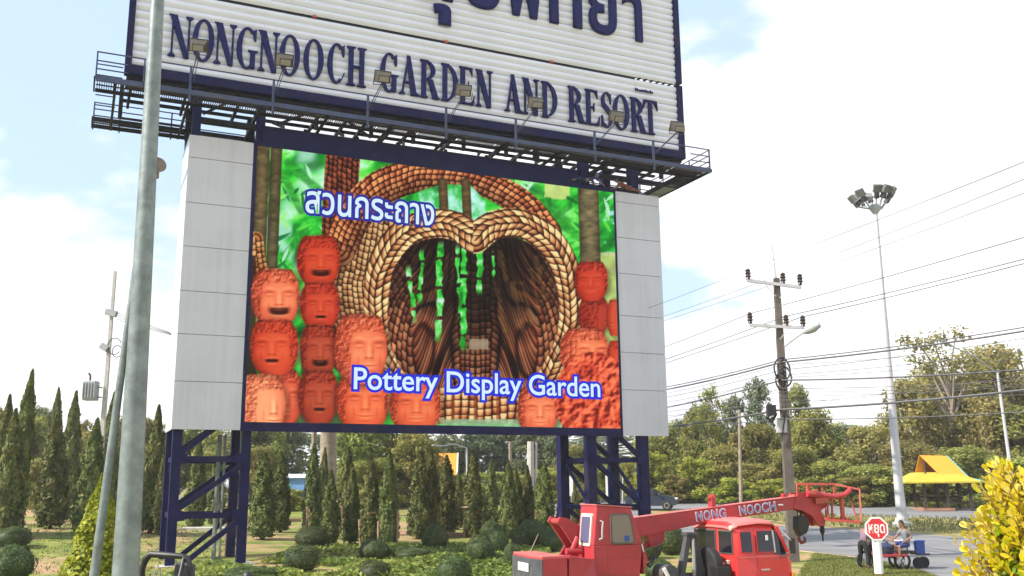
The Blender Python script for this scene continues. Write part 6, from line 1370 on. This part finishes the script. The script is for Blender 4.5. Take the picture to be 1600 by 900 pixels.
# palm
pb_ = at(1331,790,84); pb_.z = terrain(pb_.x, pb_.y); kx = mpp(84); ph = (790-684)*kx
pm = thing('palm_tree', 'small palm with a ragged head between the roadside trees and the mast', 'palm tree', pb_)
MB().tube([(0,0,-0.2),(0.1,0,ph*.5),(0,0,ph)],[0.2,0.15,0.12],8).build('trunk', M['palebark'], pm, True)
for k in range(15):
    a = k*2.4; el = 0.2+0.9*((k*0.37) % 1); L_ = 1.9; P = []; V = []; F = []
    for t in np.linspace(0,1,9): r_ = L_*t; P.append(Vector((math.cos(a)*r_*math.cos(el*(1-t*.5)), math.sin(a)*r_*math.cos(el*(1-t*.5)), ph+r_*math.sin(el)*(1-0.9*t)-0.5*t*t)))
    side = Vector((-math.sin(a), math.cos(a), 0)); tt = []
    for j in range(8):
        for s_ in (-1,1):
            b0 = P[j]; b1 = P[j+1]; tip = b0.lerp(b1,0.9)+side*s_*0.48*(1-0.55*abs(j/8-.35))-Vector((0,0,0.22)); o_ = len(V)
            V += [tuple(b0), tuple(b0.lerp(b1,0.55)), tuple(tip), tuple(b0.lerp(tip,0.5))]; F.append((o_,o_+1,o_+2,o_+3)); tt += [0.45+0.1*(j % 3)]*4
    link_mesh('frond', np_mesh('frond', np.array(V), np.array(F), LM['dark'], np.array(tt)), pm)
# ---- ground cover bed (leafy, uncountable), grass
n = 26000; px_ = rng.uniform(395,815,n*2); bx = rng.uniform(-11.5,1.5,n); by = rng.uniform(30.5,46.5,n)
keep = (by < 45.5-0.25*np.abs(bx+5)) & ~((np.abs(bx+10.7) < 0.9) & (by > 37.5))
bx, by = bx[keep], by[keep]; hh = 0.10+0.34*np.clip(fbm(bx*10+200,by*10,22,5,3)*1.7-0.45,0,1)
vis = hh > 0.16; bx, by, hh = bx[vis], by[vis], hh[vis]; nn = len(bx)
Cc = np.stack([bx,by,np.array([terrain(x,y) for x,y in zip(bx,by)])+hh*rng.uniform(0.45,1.05,nn)],-1); Nn = np.tile([0,0,1.0],(nn,1))+rng.normal(size=(nn,3))*0.35
V, F = leaf_cards(Cc, Nn, 0.135, rng, 1.4)
tn = np.clip(0.30+0.5*np.clip(fbm(bx*10+50,by*10,28,15,3)*1.8-.5,0,1)+rng.normal(0,0.15,nn),0,1)
o = link_mesh('ground_cover', np_mesh('ground_cover', V, F, LM['cover'], np.repeat(tn,4))); o['kind'] = 'stuff'
def tufts(name, pts, hgt, per=3):
    P = np.array(pts); n_ = len(P)*per; B = np.repeat(P, per, 0)+np.concatenate([rng.normal(0,0.06,(n_,2)),np.zeros((n_,1))],1); a = rng.uniform(0,6.28,n_); l = rng.normal(0,0.35,(n_,2)); h_ = hgt*rng.uniform(0.5,1.3,n_)
    w = 0.022; V = np.empty((n_,4,3)); d = np.stack([np.cos(a),np.sin(a),np.zeros(n_)],-1)*w; tip = B+np.concatenate([l*h_[:,None],h_[:,None]],1)
    V[:,0] = B-d; V[:,1] = B+d; V[:,2] = tip+d*0.3; V[:,3] = tip-d*0.3
    t = np.repeat(np.clip(rng.normal(0.5,0.25,n_),0,1),4)
    o = link_mesh(name, np_mesh(name, V.reshape(-1,3), np.arange(n_*4).reshape(-1,4), LM['grass'], t)); o['kind'] = 'stuff'; return o
def inside(p, poly):
    x, y = p; c = False
    for i in range(len(poly)):
        (x0,y0),(x1,y1) = poly[i], poly[(i+1) % len(poly)]
        if (y0 > y) != (y1 > y) and x < (x1-x0)*(y-y0)/(y1-y0)+x0: c = not c
    return c
def scatter(poly, n_):
    xs_ = [p[0] for p in poly]; ys_ = [p[1] for p in poly]; out = []
    while len(out) < n_:
        q = (rng.uniform(min(xs_),max(xs_)), rng.uniform(min(ys_),max(ys_)))
        if inside(q, poly): out.append((q[0],q[1],terrain(*q)))
    return out
tufts('grass', scatter([tuple(p) for p in L0]+[tuple(p) for p in L1[::-1]], 6000), 0.055)
med = shift(N1M,0.6)+shift(F0M,-0.7)[::-1]
mt_o = tufts('median_grass', [(x,y,z+0.1) for x,y,z in scatter(med, 8000)], 0.15)
tufts('garden_grass', scatter([(-34,33),(-12,33),(-12,44),(-22,62),(-40,62)], 4500), 0.07)
vg = [p for p in shift(F1,0.3) if -30 < p[0] < 62]; tufts('verge_grass', scatter(vg+[(x,y+2.2) for x,y in vg[::-1]], 5000), 0.45)
# ------------------------------------------------------------------ golden bush in the right foreground: leaves one by one
gb = Vector((at(1626,800,6.2).x, 6.2, -0.07)); gold = thing('golden_bush', 'bright golden leaved bush in the right foreground corner', 'bush', gb)
def leaf_shape():
    mb = MB(); L_, w = 1.0, 0.21; xs_ = (0,0.28,0.60,0.86,1.0); ws_ = (0.03,0.20,0.30,0.24,0.05); 
    for x, w_ in zip(xs_, ws_): mb.v += [(x,-w_,0.05*x*x+0.10*w_), (x,0,-0.02+0.05*x*x), (x,w_,0.05*x*x+0.10*w_)]
    for i in range(4): mb.f += [(i*3,i*3+1,i*3+4,i*3+3),(i*3+1,i*3+2,i*3+5,i*3+4)]
    return mb
LEAVES = []
for t in (0.25,0.45,0.6,0.72,0.85,0.98):
    me = leaf_shape().mesh('leaf', LM['gold'], True); a_ = me.attributes.new('tint','FLOAT','POINT'); a_.data.foreach_set('value', np.full(len(me.vertices), t, np.float32)); LEAVES.append(me)
def crown_r(z): # bush radius at height z
    return 0.40*math.sqrt(max(0.0,1-((z-1.45)/1.68)**4))
twigs = MB(); bulkV = []; bulkF = []; bulkT = []; count = 0; rl = random.Random(12)
tips = []
for k in range(900):
    z = 0.9+2.15*rl.random()**0.75; a = rl.uniform(0,2*math.pi); r_ = crown_r(z)*rl.uniform(0.70,1.04)*(1+0.13*math.sin(3*a+5*z)+0.11*math.sin(11*z+2*a))
    tips.append((a, r_, z))
for a, r_, z in sorted(tips, key=lambda t: abs(((t[0]-math.pi*1.35+math.pi) % (2*math.pi))-math.pi)):
    tip = Vector((r_*math.cos(a), r_*math.sin(a), z)); out = Vector((math.cos(a), math.sin(a), 0.9+0.9*max(0,(z-2.5)))).normalized()
    ln = rl.uniform(0.06,0.14)*(1.5 if z > 2.85 else 1); end = tip+out*ln; twigs.tube([tip-out*0.22, tip, end],[0.006,0.005,0.003],4)
    nl = rl.randint(7,9)
    for j in range(nl):
        t = j/nl; p = tip.lerp(end, 0.15+0.85*t)-out*0.08*(1-t); ph = j*2.4+a; u1 = out.cross(Vector((0,0,1))).normalized(); u2 = out.cross(u1)
        d = (out*(0.55+0.5*t)+(u1*math.cos(ph)+u2*math.sin(ph))*(1.0-0.5*t)).normalized(); s_ = rl.uniform(0.034,0.072)*(0.85+0.3*(1-abs(t-.5)))
        x = d; yv = out.cross(d).normalized(); zv = x.cross(yv); mt3 = Matrix((x*s_, yv*s_, zv*s_)).transposed()
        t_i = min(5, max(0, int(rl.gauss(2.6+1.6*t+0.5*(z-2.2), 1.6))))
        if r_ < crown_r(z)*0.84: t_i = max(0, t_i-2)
        if count < 300 and a > 2.2 and a < 5.4 and z > 1.9 and r_ > crown_r(z)*0.82:
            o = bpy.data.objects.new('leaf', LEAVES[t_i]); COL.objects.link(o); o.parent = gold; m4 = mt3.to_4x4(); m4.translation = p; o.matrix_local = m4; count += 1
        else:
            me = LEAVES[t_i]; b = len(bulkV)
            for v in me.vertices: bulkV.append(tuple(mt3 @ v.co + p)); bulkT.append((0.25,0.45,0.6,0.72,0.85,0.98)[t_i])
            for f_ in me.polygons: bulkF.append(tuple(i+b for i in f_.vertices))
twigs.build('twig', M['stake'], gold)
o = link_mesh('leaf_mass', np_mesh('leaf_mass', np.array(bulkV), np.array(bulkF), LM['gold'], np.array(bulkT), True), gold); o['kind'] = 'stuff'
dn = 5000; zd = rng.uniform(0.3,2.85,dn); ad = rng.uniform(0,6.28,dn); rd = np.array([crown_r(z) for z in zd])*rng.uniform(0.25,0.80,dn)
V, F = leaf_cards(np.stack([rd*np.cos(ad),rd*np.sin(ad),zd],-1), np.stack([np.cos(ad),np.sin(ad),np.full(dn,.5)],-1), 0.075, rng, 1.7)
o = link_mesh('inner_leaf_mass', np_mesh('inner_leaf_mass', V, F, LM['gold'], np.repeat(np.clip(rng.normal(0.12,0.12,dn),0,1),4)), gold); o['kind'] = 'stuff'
MB().tube([(0,0,-0.1),(0.02,0,0.8),(0,0.02,2.4)],[0.06,0.045,0.01],8).build('stem', M['bark'], gold)
# ------------------------------------------------------------------ people
def skin_mesh(name, verts, edges, radii, mtl, levels=1, root=0):
    me = bpy.data.meshes.new('tmp'); me.from_pydata([tuple(v) for v in verts], edges, [])
    ob = bpy.data.objects.new('tmp', me); COL.objects.link(ob)
    md = ob.modifiers.new('skin','SKIN'); md.use_smooth_shade = True; md.branch_smoothing = 0.4
    for i, r_ in enumerate(radii): ob.data.skin_vertices[0].data[i].radius = (r_, r_) if not isinstance(r_, tuple) else r_
    for i in range(len(radii)): ob.data.skin_vertices[0].data[i].use_root = (i == root)
    sb_ = ob.modifiers.new('sub','SUBSURF'); sb_.levels = levels; sb_.render_levels = levels
    bpy.context.view_layer.update(); out = bpy.data.meshes.new_from_object(ob.evaluated_get(bpy.context.evaluated_depsgraph_get())); out.name = name
    bpy.data.objects.remove(ob); bpy.data.meshes.remove(me); out.materials.clear(); out.materials.append(mtl); return out
def person(label, loc, rotz, J, shirt, bottoms, sleeve=0.6, leg_cover=0.95, hairlen=0.0, cap=None, group=None):
    """J: joints in the person's own axes (x forwards, y left, z up): pelvis, chest, neck, head, and pairs sh el wr hip kn an toe"""
    p = thing('person', label, 'person', loc, rotz, group); V = []; E = []; Rr = []; idx = {}
    def add(k, co, r_): idx[k] = len(V); V.append(Vector(co)); Rr.append(r_); return idx[k]
    def link(a, b): E.append((idx[a], idx[b]))
    add('pelvis', J['pelvis'], (0.135,0.115)); wa = Vector(J['pelvis']).lerp(Vector(J['chest']),0.5); add('waist', wa, (0.120,0.10)); add('chest', J['chest'], (0.145,0.105)); add('neck', J['neck'], 0.055)
    hd_ = Vector(J['head']); nk = Vector(J['neck']); add('jaw', nk.lerp(hd_,0.5), 0.070); add('head', hd_, (0.090,0.100)); add('crown', hd_+(hd_-nk).normalized()*0.07, 0.072)
    for a, b in (('pelvis','waist'),('waist','chest'),('chest','neck'),('neck','jaw'),('jaw','head'),('head','crown')): link(a,b)
    for s_ in 'lr':
        add('sh'+s_, J['sh'+s_], 0.062); add('el'+s_, J['el'+s_], 0.042); add('wr'+s_, J['wr'+s_], 0.028); link('chest','sh'+s_); link('sh'+s_,'el'+s_); link('el'+s_,'wr'+s_)
        w_ = Vector(J['wr'+s_]); d = (w_-Vector(J['el'+s_])).normalized(); sgn = 1 if s_ == 'l' else -1
        side = d.cross(Vector((0,0,1))); side = (side if side.length > .2 else Vector((1,0,0))).normalized(); nrm = side.cross(d)
        palm = add('palm'+s_, w_+d*0.055, (0.034,0.02)); link('wr'+s_,'palm'+s_)
        for f_, (o_, L_) in enumerate(((-0.028,0.070),(-0.010,0.080),(0.010,0.075),(0.028,0.058))):
            a = add(f'k{f_}{s_}', w_+d*0.095+side*o_, 0.010); link('palm'+s_, f'k{f_}{s_}'); add(f'm{f_}{s_}', w_+d*(0.095+L_*0.55)+side*o_*1.1-nrm*0.012, 0.009); link(f'k{f_}{s_}',f'm{f_}{s_}')
            add(f't{f_}{s_}', w_+d*(0.095+L_*0.9)+side*o_*1.1-nrm*0.035, 0.008); link(f'm{f_}{s_}',f't{f_}{s_}')
        add('th1'+s_, w_+d*0.05-side*0.045, 0.011); link('palm'+s_,'th1'+s_); add('th2'+s_, w_+d*0.095-side*0.058-nrm*0.01, 0.009); link('th1'+s_,'th2'+s_)
        add('hip'+s_, J['hip'+s_], 0.092); add('kn'+s_, J['kn'+s_], 0.058); add('an'+s_, J['an'+s_], 0.040); add('toe'+s_, J['toe'+s_], 0.036)
        link('pelvis','hip'+s_); link('hip'+s_,'kn'+s_); link('kn'+s_,'an'+s_); link('an'+s_,'toe'+s_)
    body = link_mesh('body', skin_mesh('body', V, E, Rr, M['skin']), p)
    g = lambda k: V[idx[k]]
    # shirt
    sv = [g('waist').lerp(g('pelvis'),1.0), g('waist'), g('chest'), g('chest').lerp(g('neck'),0.6)]; sr_ = [(0.158,0.135),(0.145,0.125),(0.168,0.130),0.075]; se = [(0,1),(1,2),(2,3)]
    for s_ in 'lr':
        b = len(sv); sv += [g('sh'+s_), g('sh'+s_).lerp(g('el'+s_), sleeve)]; sr_ += [0.082, 0.064]; se += [(2,b),(b,b+1)]
    link_mesh('shirt', skin_mesh('shirt', sv, se, sr_, M[shirt]), p)
    tv = [g('pelvis').lerp(g('waist'),0.35), g('pelvis')]; tr_ = [(0.150,0.128),(0.155,0.132)]; te = [(0,1)]
    for s_ in 'lr':
        b = len(tv); k = g('kn'+s_); an = g('an'+s_); tv += [g('hip'+s_), g('hip'+s_).lerp(k,0.55), k]; tr_ += [0.112,0.095,0.078]; te += [(1,b),(b,b+1),(b+1,b+2)]
        if leg_cover > 0.6: tv.append(k.lerp(an, leg_cover)); tr_.append(0.066); te.append((b+2,b+3))
    link_mesh('trousers' if leg_cover > 0.6 else 'shorts', skin_mesh('trousers', tv, te, tr_, M[bottoms], 1, 1), p)
    # head details: the face looks along f
    up = (hd_-nk).normalized(); f_ = Vector(J.get('face',(1,0,0))); f_ = (f_-up*f_.dot(up)).normalized(); sd = up.cross(f_)
    fm = Matrix((f_, sd, up)).transposed().to_4x4(); fm.translation = hd_
    def face(mb, name, m_, smooth=True): mb.v = [tuple(fm @ Vector(v)) for v in mb.v]; return mb.build(name, M[m_], p, smooth)
    hp_ = MB(); n_ = 14; rows = 7
    for i in range(rows+1):
        th = i/rows*1.75
        for j in range(n_):
            a = 2*math.pi*j/n_; front = max(0, math.cos(a)); z = math.cos(th)*(0.118); r_ = math.sin(th)*0.098
            if front > 0.5 and z < 0.035: z = 0.035; 
            if front > 0.75 and th > 1.2: r_ = 0.096
            hp_.v.append((r_*math.cos(a)-0.012, r_*math.sin(a)*0.93, z+0.02-(0.05+hairlen if (front < 0.2 and i == rows) else 0)))
    for i in range(rows):
        for j in range(n_): hp_.f.append((i*n_+j, i*n_+(j+1) % n_, (i+1)*n_+(j+1) % n_, (i+1)*n_+j))
    face(hp_, 'hair', cap or 'hair')
    face(MB().hexa([(0.080,-0.014,-0.035),(0.080,0.014,-0.035),(0.110,0.010,-0.030),(0.110,-0.010,-0.030),(0.078,-0.007,0.02),(0.078,0.007,0.02),(0.086,0.004,0.02),(0.086,-0.004,0.02)]), 'nose', 'skin')
    for s_ in (-1,1):
        face(MB().lathe([(0.0,-0.006),(0.009,-0.003),(0.011,0.0),(0.009,0.003),(0,0.006)], (0.083,0.032*s_,0.015), 8, (1,0,0)), 'eye', 'black')
        face(MB().lathe([(0.004,-0.03),(0.016,-0.012),(0.018,0.01),(0.006,0.028)], (-0.005,0.083*s_,-0.005), 8, (0,0.2*s_,1)), 'ear', 'skin')
    face(MB().box(0.075,0.087,-0.022,0.022,-0.062,-0.052), 'mouth', 'brownred', False)
    return p
def standing(lean=0.0, spread=0.1, arm_f=0.1, side=0.0, knee=0.05):
    """upright figure about 1.68 m tall; lean bends the back forwards"""
    L = lambda h_: math.sin(lean)*h_; Z = lambda h_: math.cos(lean)*h_
    J = dict(pelvis=(0,0,0.92), chest=(L(0.40),0,0.92+Z(0.40)), neck=(L(0.56)+0.01,0,0.92+Z(0.56)), head=(L(0.67)+0.05,0,0.92+Z(0.67)), face=(1,0,-0.3 if lean > .3 else 0))
    for s_, k in (('l',1),('r',-1)):
        J['hip'+s_] = (0,0.10*k,0.86); J['kn'+s_] = (knee*(1+0.4*k),(0.11+spread*.3)*k,0.48); J['an'+s_] = (-0.02+side*k,(0.11+spread*.5)*k,0.085); J['toe'+s_] = (0.13+side*k,(0.12+spread*.6)*k,0.035)
        sx, sz = L(0.48), 0.92+Z(0.48); J['sh'+s_] = (sx,0.185*k,sz); J['el'+s_] = (sx+arm_f*1.3,0.235*k,sz-0.27); J['wr'+s_] = (sx+arm_f*1.3+0.08+arm_f*1.6,0.20*k,sz-0.27-0.22*(1-arm_f*1.5))
    return J
f1 = ground_at(1351,889)
J = standing(0.55,0.15,0.25); person('vendor in a lilac shirt and black trousers bending forward left of the stop sign', f1, R(35), J, 'lilac', 'blackcloth', 0.9, 0.95)
f2 = f1+Vector((0.55,0.75,0)); f2.z = terrain(f2.x,f2.y); person('person in dark blue standing behind the food cart, half hidden by the stop sign', f2, R(-60), standing(0.25,0.1,0.3), 'navycloth', 'blackcloth', 0.9, 0.95)
# seated man
sm_ = ground_at(1408,889)
J = dict(pelvis=(0,0,0.82), chest=(0.10,0,1.20), neck=(0.15,0,1.37), head=(0.19,0,1.50), face=(1,0,-0.2))
for s_, k in (('l',1),('r',-1)):
    J['hip'+s_] = (0.03,0.10*k,0.80); J['kn'+s_] = (0.42,0.15*k,0.80-0.04*k); J['an'+s_] = (0.36+0.06*k,0.15*k,0.40); J['toe'+s_] = (0.50+0.06*k,0.16*k,0.37)
    J['sh'+s_] = (0.11,0.19*k,1.29); J['el'+s_] = (-0.02 if k > 0 else 0.25,0.27*k,1.06); J['wr'+s_] = (0.18 if k > 0 else 0.46,0.20*k,0.94)
person('man in a grey shirt and blue shorts sitting sideways on the cart seat', sm_+Vector((0.14,-0.45,0.06)), R(187), J, 'greycloth', 'bluecloth', 0.75, 0.3)
# person whose head shows at the lower edge
hp2 = at(394,893,15.5); J = standing(0.03,0.1,0.1)
person('dark haired person at the lower edge below the inner left tower leg', Vector((hp2.x, 15.5, 0)), R(165), J, 'greycloth', 'blackcloth', 0.7, 0.95, 0.05)
# two workers lying and crouching on top of the screen
def sign_pt(u, y, z): return P0+DU*u-DN*y+Vector((0,0,z))
J = dict(pelvis=(-0.10,0,0.18), chest=(0.32,0,0.34), neck=(0.48,0,0.42), head=(0.60,0,0.52), face=(1,0,-.5))
for s_, k in (('l',1),('r',-1)):
    J['hip'+s_] = (-0.12,0.11*k,0.17); J['kn'+s_] = (0.18 if k > 0 else -0.50,0.22*k,0.20); J['an'+s_] = (-0.20 if k > 0 else -0.80,0.22*k,0.08); J['toe'+s_] = (-0.30 if k > 0 else -0.92,0.2*k,0.06)
    J['sh'+s_] = (0.40,0.19*k,0.36); J['el'+s_] = (0.58,0.27*k,0.14); J['wr'+s_] = (0.80,0.2*k,0.05)
w1 = person('worker in blue lying across the top edge of the screen, nearer its centre', sign_pt(15.75,-0.05,17.50), TH, J, 'bluecloth', 'navycloth', 0.9, 0.95, 0, 'tealcloth', 'workers on top of the screen')
w2 = person('worker in brown with a blue sleeve lying on the top right corner of the screen', sign_pt(18.05,-0.10,17.40), TH+R(172), J, 'browncloth', 'browncloth', 0.9, 0.95, 0, None, 'workers on top of the screen')
MB().box(15.3,17.36,-0.12,0.5,17.452,17.49).build('screen_top_plate', M['navy'], bb)
# ------------------------------------------------------------------ motorcycle food cart on the grass verge
ct = ground_at(1386,889); cart = thing('motorcycle_cart', 'vendor motorcycle with a red sidecar tray parked on the grass behind the stop sign', 'motorcycle cart', ct, R(8))
def C_(mb, n_, m_, sm=False, par=None, bev=0): return mb.build(n_, M[m_], par or cart, sm, bevel=bev)
for x, y in ((-0.62,0.35),(0.58,0.35),(0.35,-0.45)):
    w_ = C_(MB().tube([(x+0.27*math.cos(t), y, 0.30+0.27*math.sin(t)) for t in np.linspace(0,2*math.pi,19)[:-1]], 0.045, 7, closed=True), 'wheel', 'rubber', True)
    mb = MB(); 
    for k in range(8): mb.bar((x,y,0.30),(x+0.26*math.cos(k*.785),y,0.30+0.26*math.sin(k*.785)),0.012)
    mb.lathe([(0.05,-0.05),(0.06,0.0),(0.05,0.05)], (x,y,0.3), 10, (0,1,0)); C_(mb, 'spokes', 'chrome', False, w_)
C_(MB().tube([(-0.62,0.35,0.30),(-0.48,0.35,0.72),(-0.40,0.35,0.98)],0.028,6), 'fork', 'chrome', True)
C_(MB().tube([(-0.43,0.35,0.75),(-0.15,0.35,0.42),(0.25,0.35,0.45),(0.58,0.35,0.30)],0.04,6).tube([(-0.43,0.35,0.80),(0.0,0.35,0.68),(0.62,0.35,0.68)],0.035,6), 'frame', 'black', True)
C_(MB().lathe([(0.10,-0.2),(0.16,-0.1),(0.17,0.1),(0.1,0.2)], (-0.12,0.35,0.46), 10, (0,1,0)), 'engine', 'cabinet', True)
C_(MB().hexa([(-0.35,0.25,0.66),(0.02,0.23,0.66),(0.02,0.47,0.66),(-0.35,0.45,0.66),(-0.33,0.27,0.88),(0.0,0.25,0.80),(0.0,0.45,0.80),(-0.33,0.43,0.88)]), 'fuel_tank', 'red', False, None, 0.04)
C_(MB().hexa([(0.02,0.22,0.68),(0.70,0.24,0.70),(0.70,0.46,0.70),(0.02,0.48,0.68),(0.02,0.24,0.78),(0.72,0.26,0.82),(0.72,0.44,0.82),(0.02,0.46,0.78)]), 'seat', 'black', False, None, 0.03)
hb_ = C_(MB().tube([(-0.30,0.02,1.02),(-0.42,0.16,1.0),(-0.42,0.54,1.0),(-0.30,0.68,1.02)],0.016,6), 'handlebar', 'chrome', True)
C_(MB().lathe([(0.02,-0.02),(0.09,0.0),(0.07,0.10)], (-0.50,0.35,0.93), 12, (1,0,0)), 'headlight', 'chrome', True)
for y in (0.06,0.64): C_(MB().tube([(-0.32,y,1.02),(-0.30,y,1.20)],0.008,5).lathe([(0.05,-0.01),(0.06,0.0),(0.04,0.012)], (-0.30,y,1.24), 10, (1,0,0.1)), 'mirror', 'black', True, hb_)
C_(MB().box(-0.50,0.42,-0.75,0.10,0.46,0.54), 'sidecar_tray', 'redcrane', False, None, 0.015)
C_(MB().bar((-0.48,-0.73,0.54),(-0.48,-0.73,0.80),0.03).bar((0.41,-0.73,0.54),(0.41,-0.73,0.80),0.03).bar((-0.48,-0.73,0.79),(0.41,-0.73,0.79),0.03).bar((-0.48,-0.73,0.66),(0.41,-0.73,0.66),0.025), 'tray_rail', 'darkwood')
C_(MB().bar((0.95,-0.35,0.50),(1.45,-0.35,0.50),0.06,0.05).bar((0.95,0.0,0.50),(1.45,0.0,0.50),0.06,0.05).bar((0.6,0.2,0.50),(0.6,-0.3,0.5),0.05), 'tow_frame', 'darkwood')
C_(MB().tube([(1.05,-0.30,0.20),(1.05,-0.22,0.20)],0.20,14).tube([(1.40,-0.05,0.20),(1.40,0.03,0.20)],0.20,14), 'small_wheel', 'rubber', True)
C_(MB().box(0.46,0.94,-0.35,0.30,0.535,0.62), 'rear_platform', 'darkwood')
def cart_pt(x, y, z): return ct+Matrix.Rotation(R(8),3,'Z') @ Vector((x,y,z))
fb = thing('foam_box', 'pale foam box standing on the cart platform under the seated man', 'box', cart_pt(0.70,-0.08,0.623), R(10)); MB().box(-0.26,0.22,-0.24,0.24,0,0.30).build('box', M['foam'], fb, bevel=0.02); MB().box(-0.28,0.24,-0.26,0.26,0.302,0.36).build('lid', M['foam'], fb, bevel=0.015)
cb2 = thing('plastic_crate', 'bright blue plastic crate hung at the right end of the cart', 'crate', cart_pt(1.12,-0.22,0.50), R(6)); MB().box(-0.17,0.17,-0.16,0.16,0,0.46).build('crate', M['coolblue'], cb2, bevel=0.025); MB().box(-0.182,0.182,-0.172,0.172,0.41,0.475).build('rim', M['coolblue'], cb2, bevel=0.01)
bg_ = thing('bundle', 'dark cloth bundle in the sidecar tray', 'bundle', cart_pt(-0.15,-0.3,0.543)); MB().lathe([(0.22,0),(0.28,0.12),(0.26,0.26),(0.15,0.34),(0.06,0.38)], (0,0,0), 12).build('cloth', M['navycloth'], bg_, True)
# ------------------------------------------------------------------ open utility vehicle with a black roll bar, lower left
vb = at(262,872,16.0); vb.z = 0
uv = thing('utility_vehicle', 'open utility vehicle with a rounded black roll bar in front of the left tower', 'utility vehicle', Vector((vb.x,16.0,0)), R(-12))
def Uv(mb, n_, m_, sm=False, bev=0, par=None): return mb.build(n_, M[m_], par or uv, sm, bevel=bev)
zt = at(262,866,16.0).z
def hoop(y): return [(-0.47,y,0.7),(-0.44,y,zt-0.22),(-0.40,y,zt-0.08),(-0.30,y,zt),(0.26,y,zt-0.03),(0.36,y,zt-0.07),(0.42,y,zt-0.18),(0.47,y,0.7)]
Uv(MB().tube(hoop(0.0), [0.040,0.052,0.06,0.055,0.045,0.045,0.04,0.04], 10), 'roll_bar', 'black', True)
Uv(MB().hexa([(-0.02,0.10,0.75),(0.46,0.10,0.75),(0.46,0.18,0.75),(-0.02,0.18,0.75),(0.04,0.16,zt-0.13),(0.38,0.16,zt-0.16),(0.38,0.22,zt-0.16),(0.04,0.22,zt-0.13)]), 'seat_back', 'cwgrey', False, 0.02)
Uv(MB().tube([(0.30,-0.02,zt-0.06),(0.42,-0.55,0.95)],0.03,8), 'roll_bar_stay', 'black', True)
Uv(MB().tube([(-0.16,-0.1,1.40),(-0.16,-0.1,zt-0.26),(-0.06,-0.1,zt-0.25),(-0.06,-0.1,1.40)],0.014,6), 'grab_rail', 'chrome', True)
Uv(MB().hexa([(-0.62,-1.1,0.40),(0.62,-1.1,0.40),(0.62,1.3,0.40),(-0.62,1.3,0.40),(-0.60,-1.1,0.78),(0.60,-1.1,0.78),(0.60,1.2,0.85),(-0.60,1.2,0.85)]), 'body', 'cwgrey', False, 0.04)
Uv(MB().box(-0.55,0.55,-0.25,0.2,0.785,0.95), 'seat', 'black', False, 0.04)
for x in (-0.58,0.58):
    for y in (-0.75,0.9): Uv(MB().lathe([(0.12,-0.1),(0.27,-0.1),(0.30,-0.05),(0.30,0.05),(0.27,0.1),(0.12,0.1)], (x,y,0.30), 16, (1,0,0)), 'wheel', 'rubber', True)
# ------------------------------------------------------------------ air: thin tropical haze over the whole scene
HZ = bpy.data.materials.new('haze'); HZ.use_nodes = True; hn = HZ.node_tree.nodes; hl = HZ.node_tree.links
for n_ in list(hn): hn.remove(n_)
ho = hn.new('ShaderNodeOutputMaterial'); hv_ = hn.new('ShaderNodeVolumePrincipled'); hv_.inputs['Color'].default_value = (1.0,1.0,1.0,1); hv_.inputs['Density'].default_value = 0.0004; hv_.inputs['Anisotropy'].default_value = 0.0
hl.new(hv_.outputs[0], ho.inputs['Volume'])
hz = MB().box(-910,910,-70,1510,-1.5,34).build('haze', HZ); hz['kind'] = 'stuff'
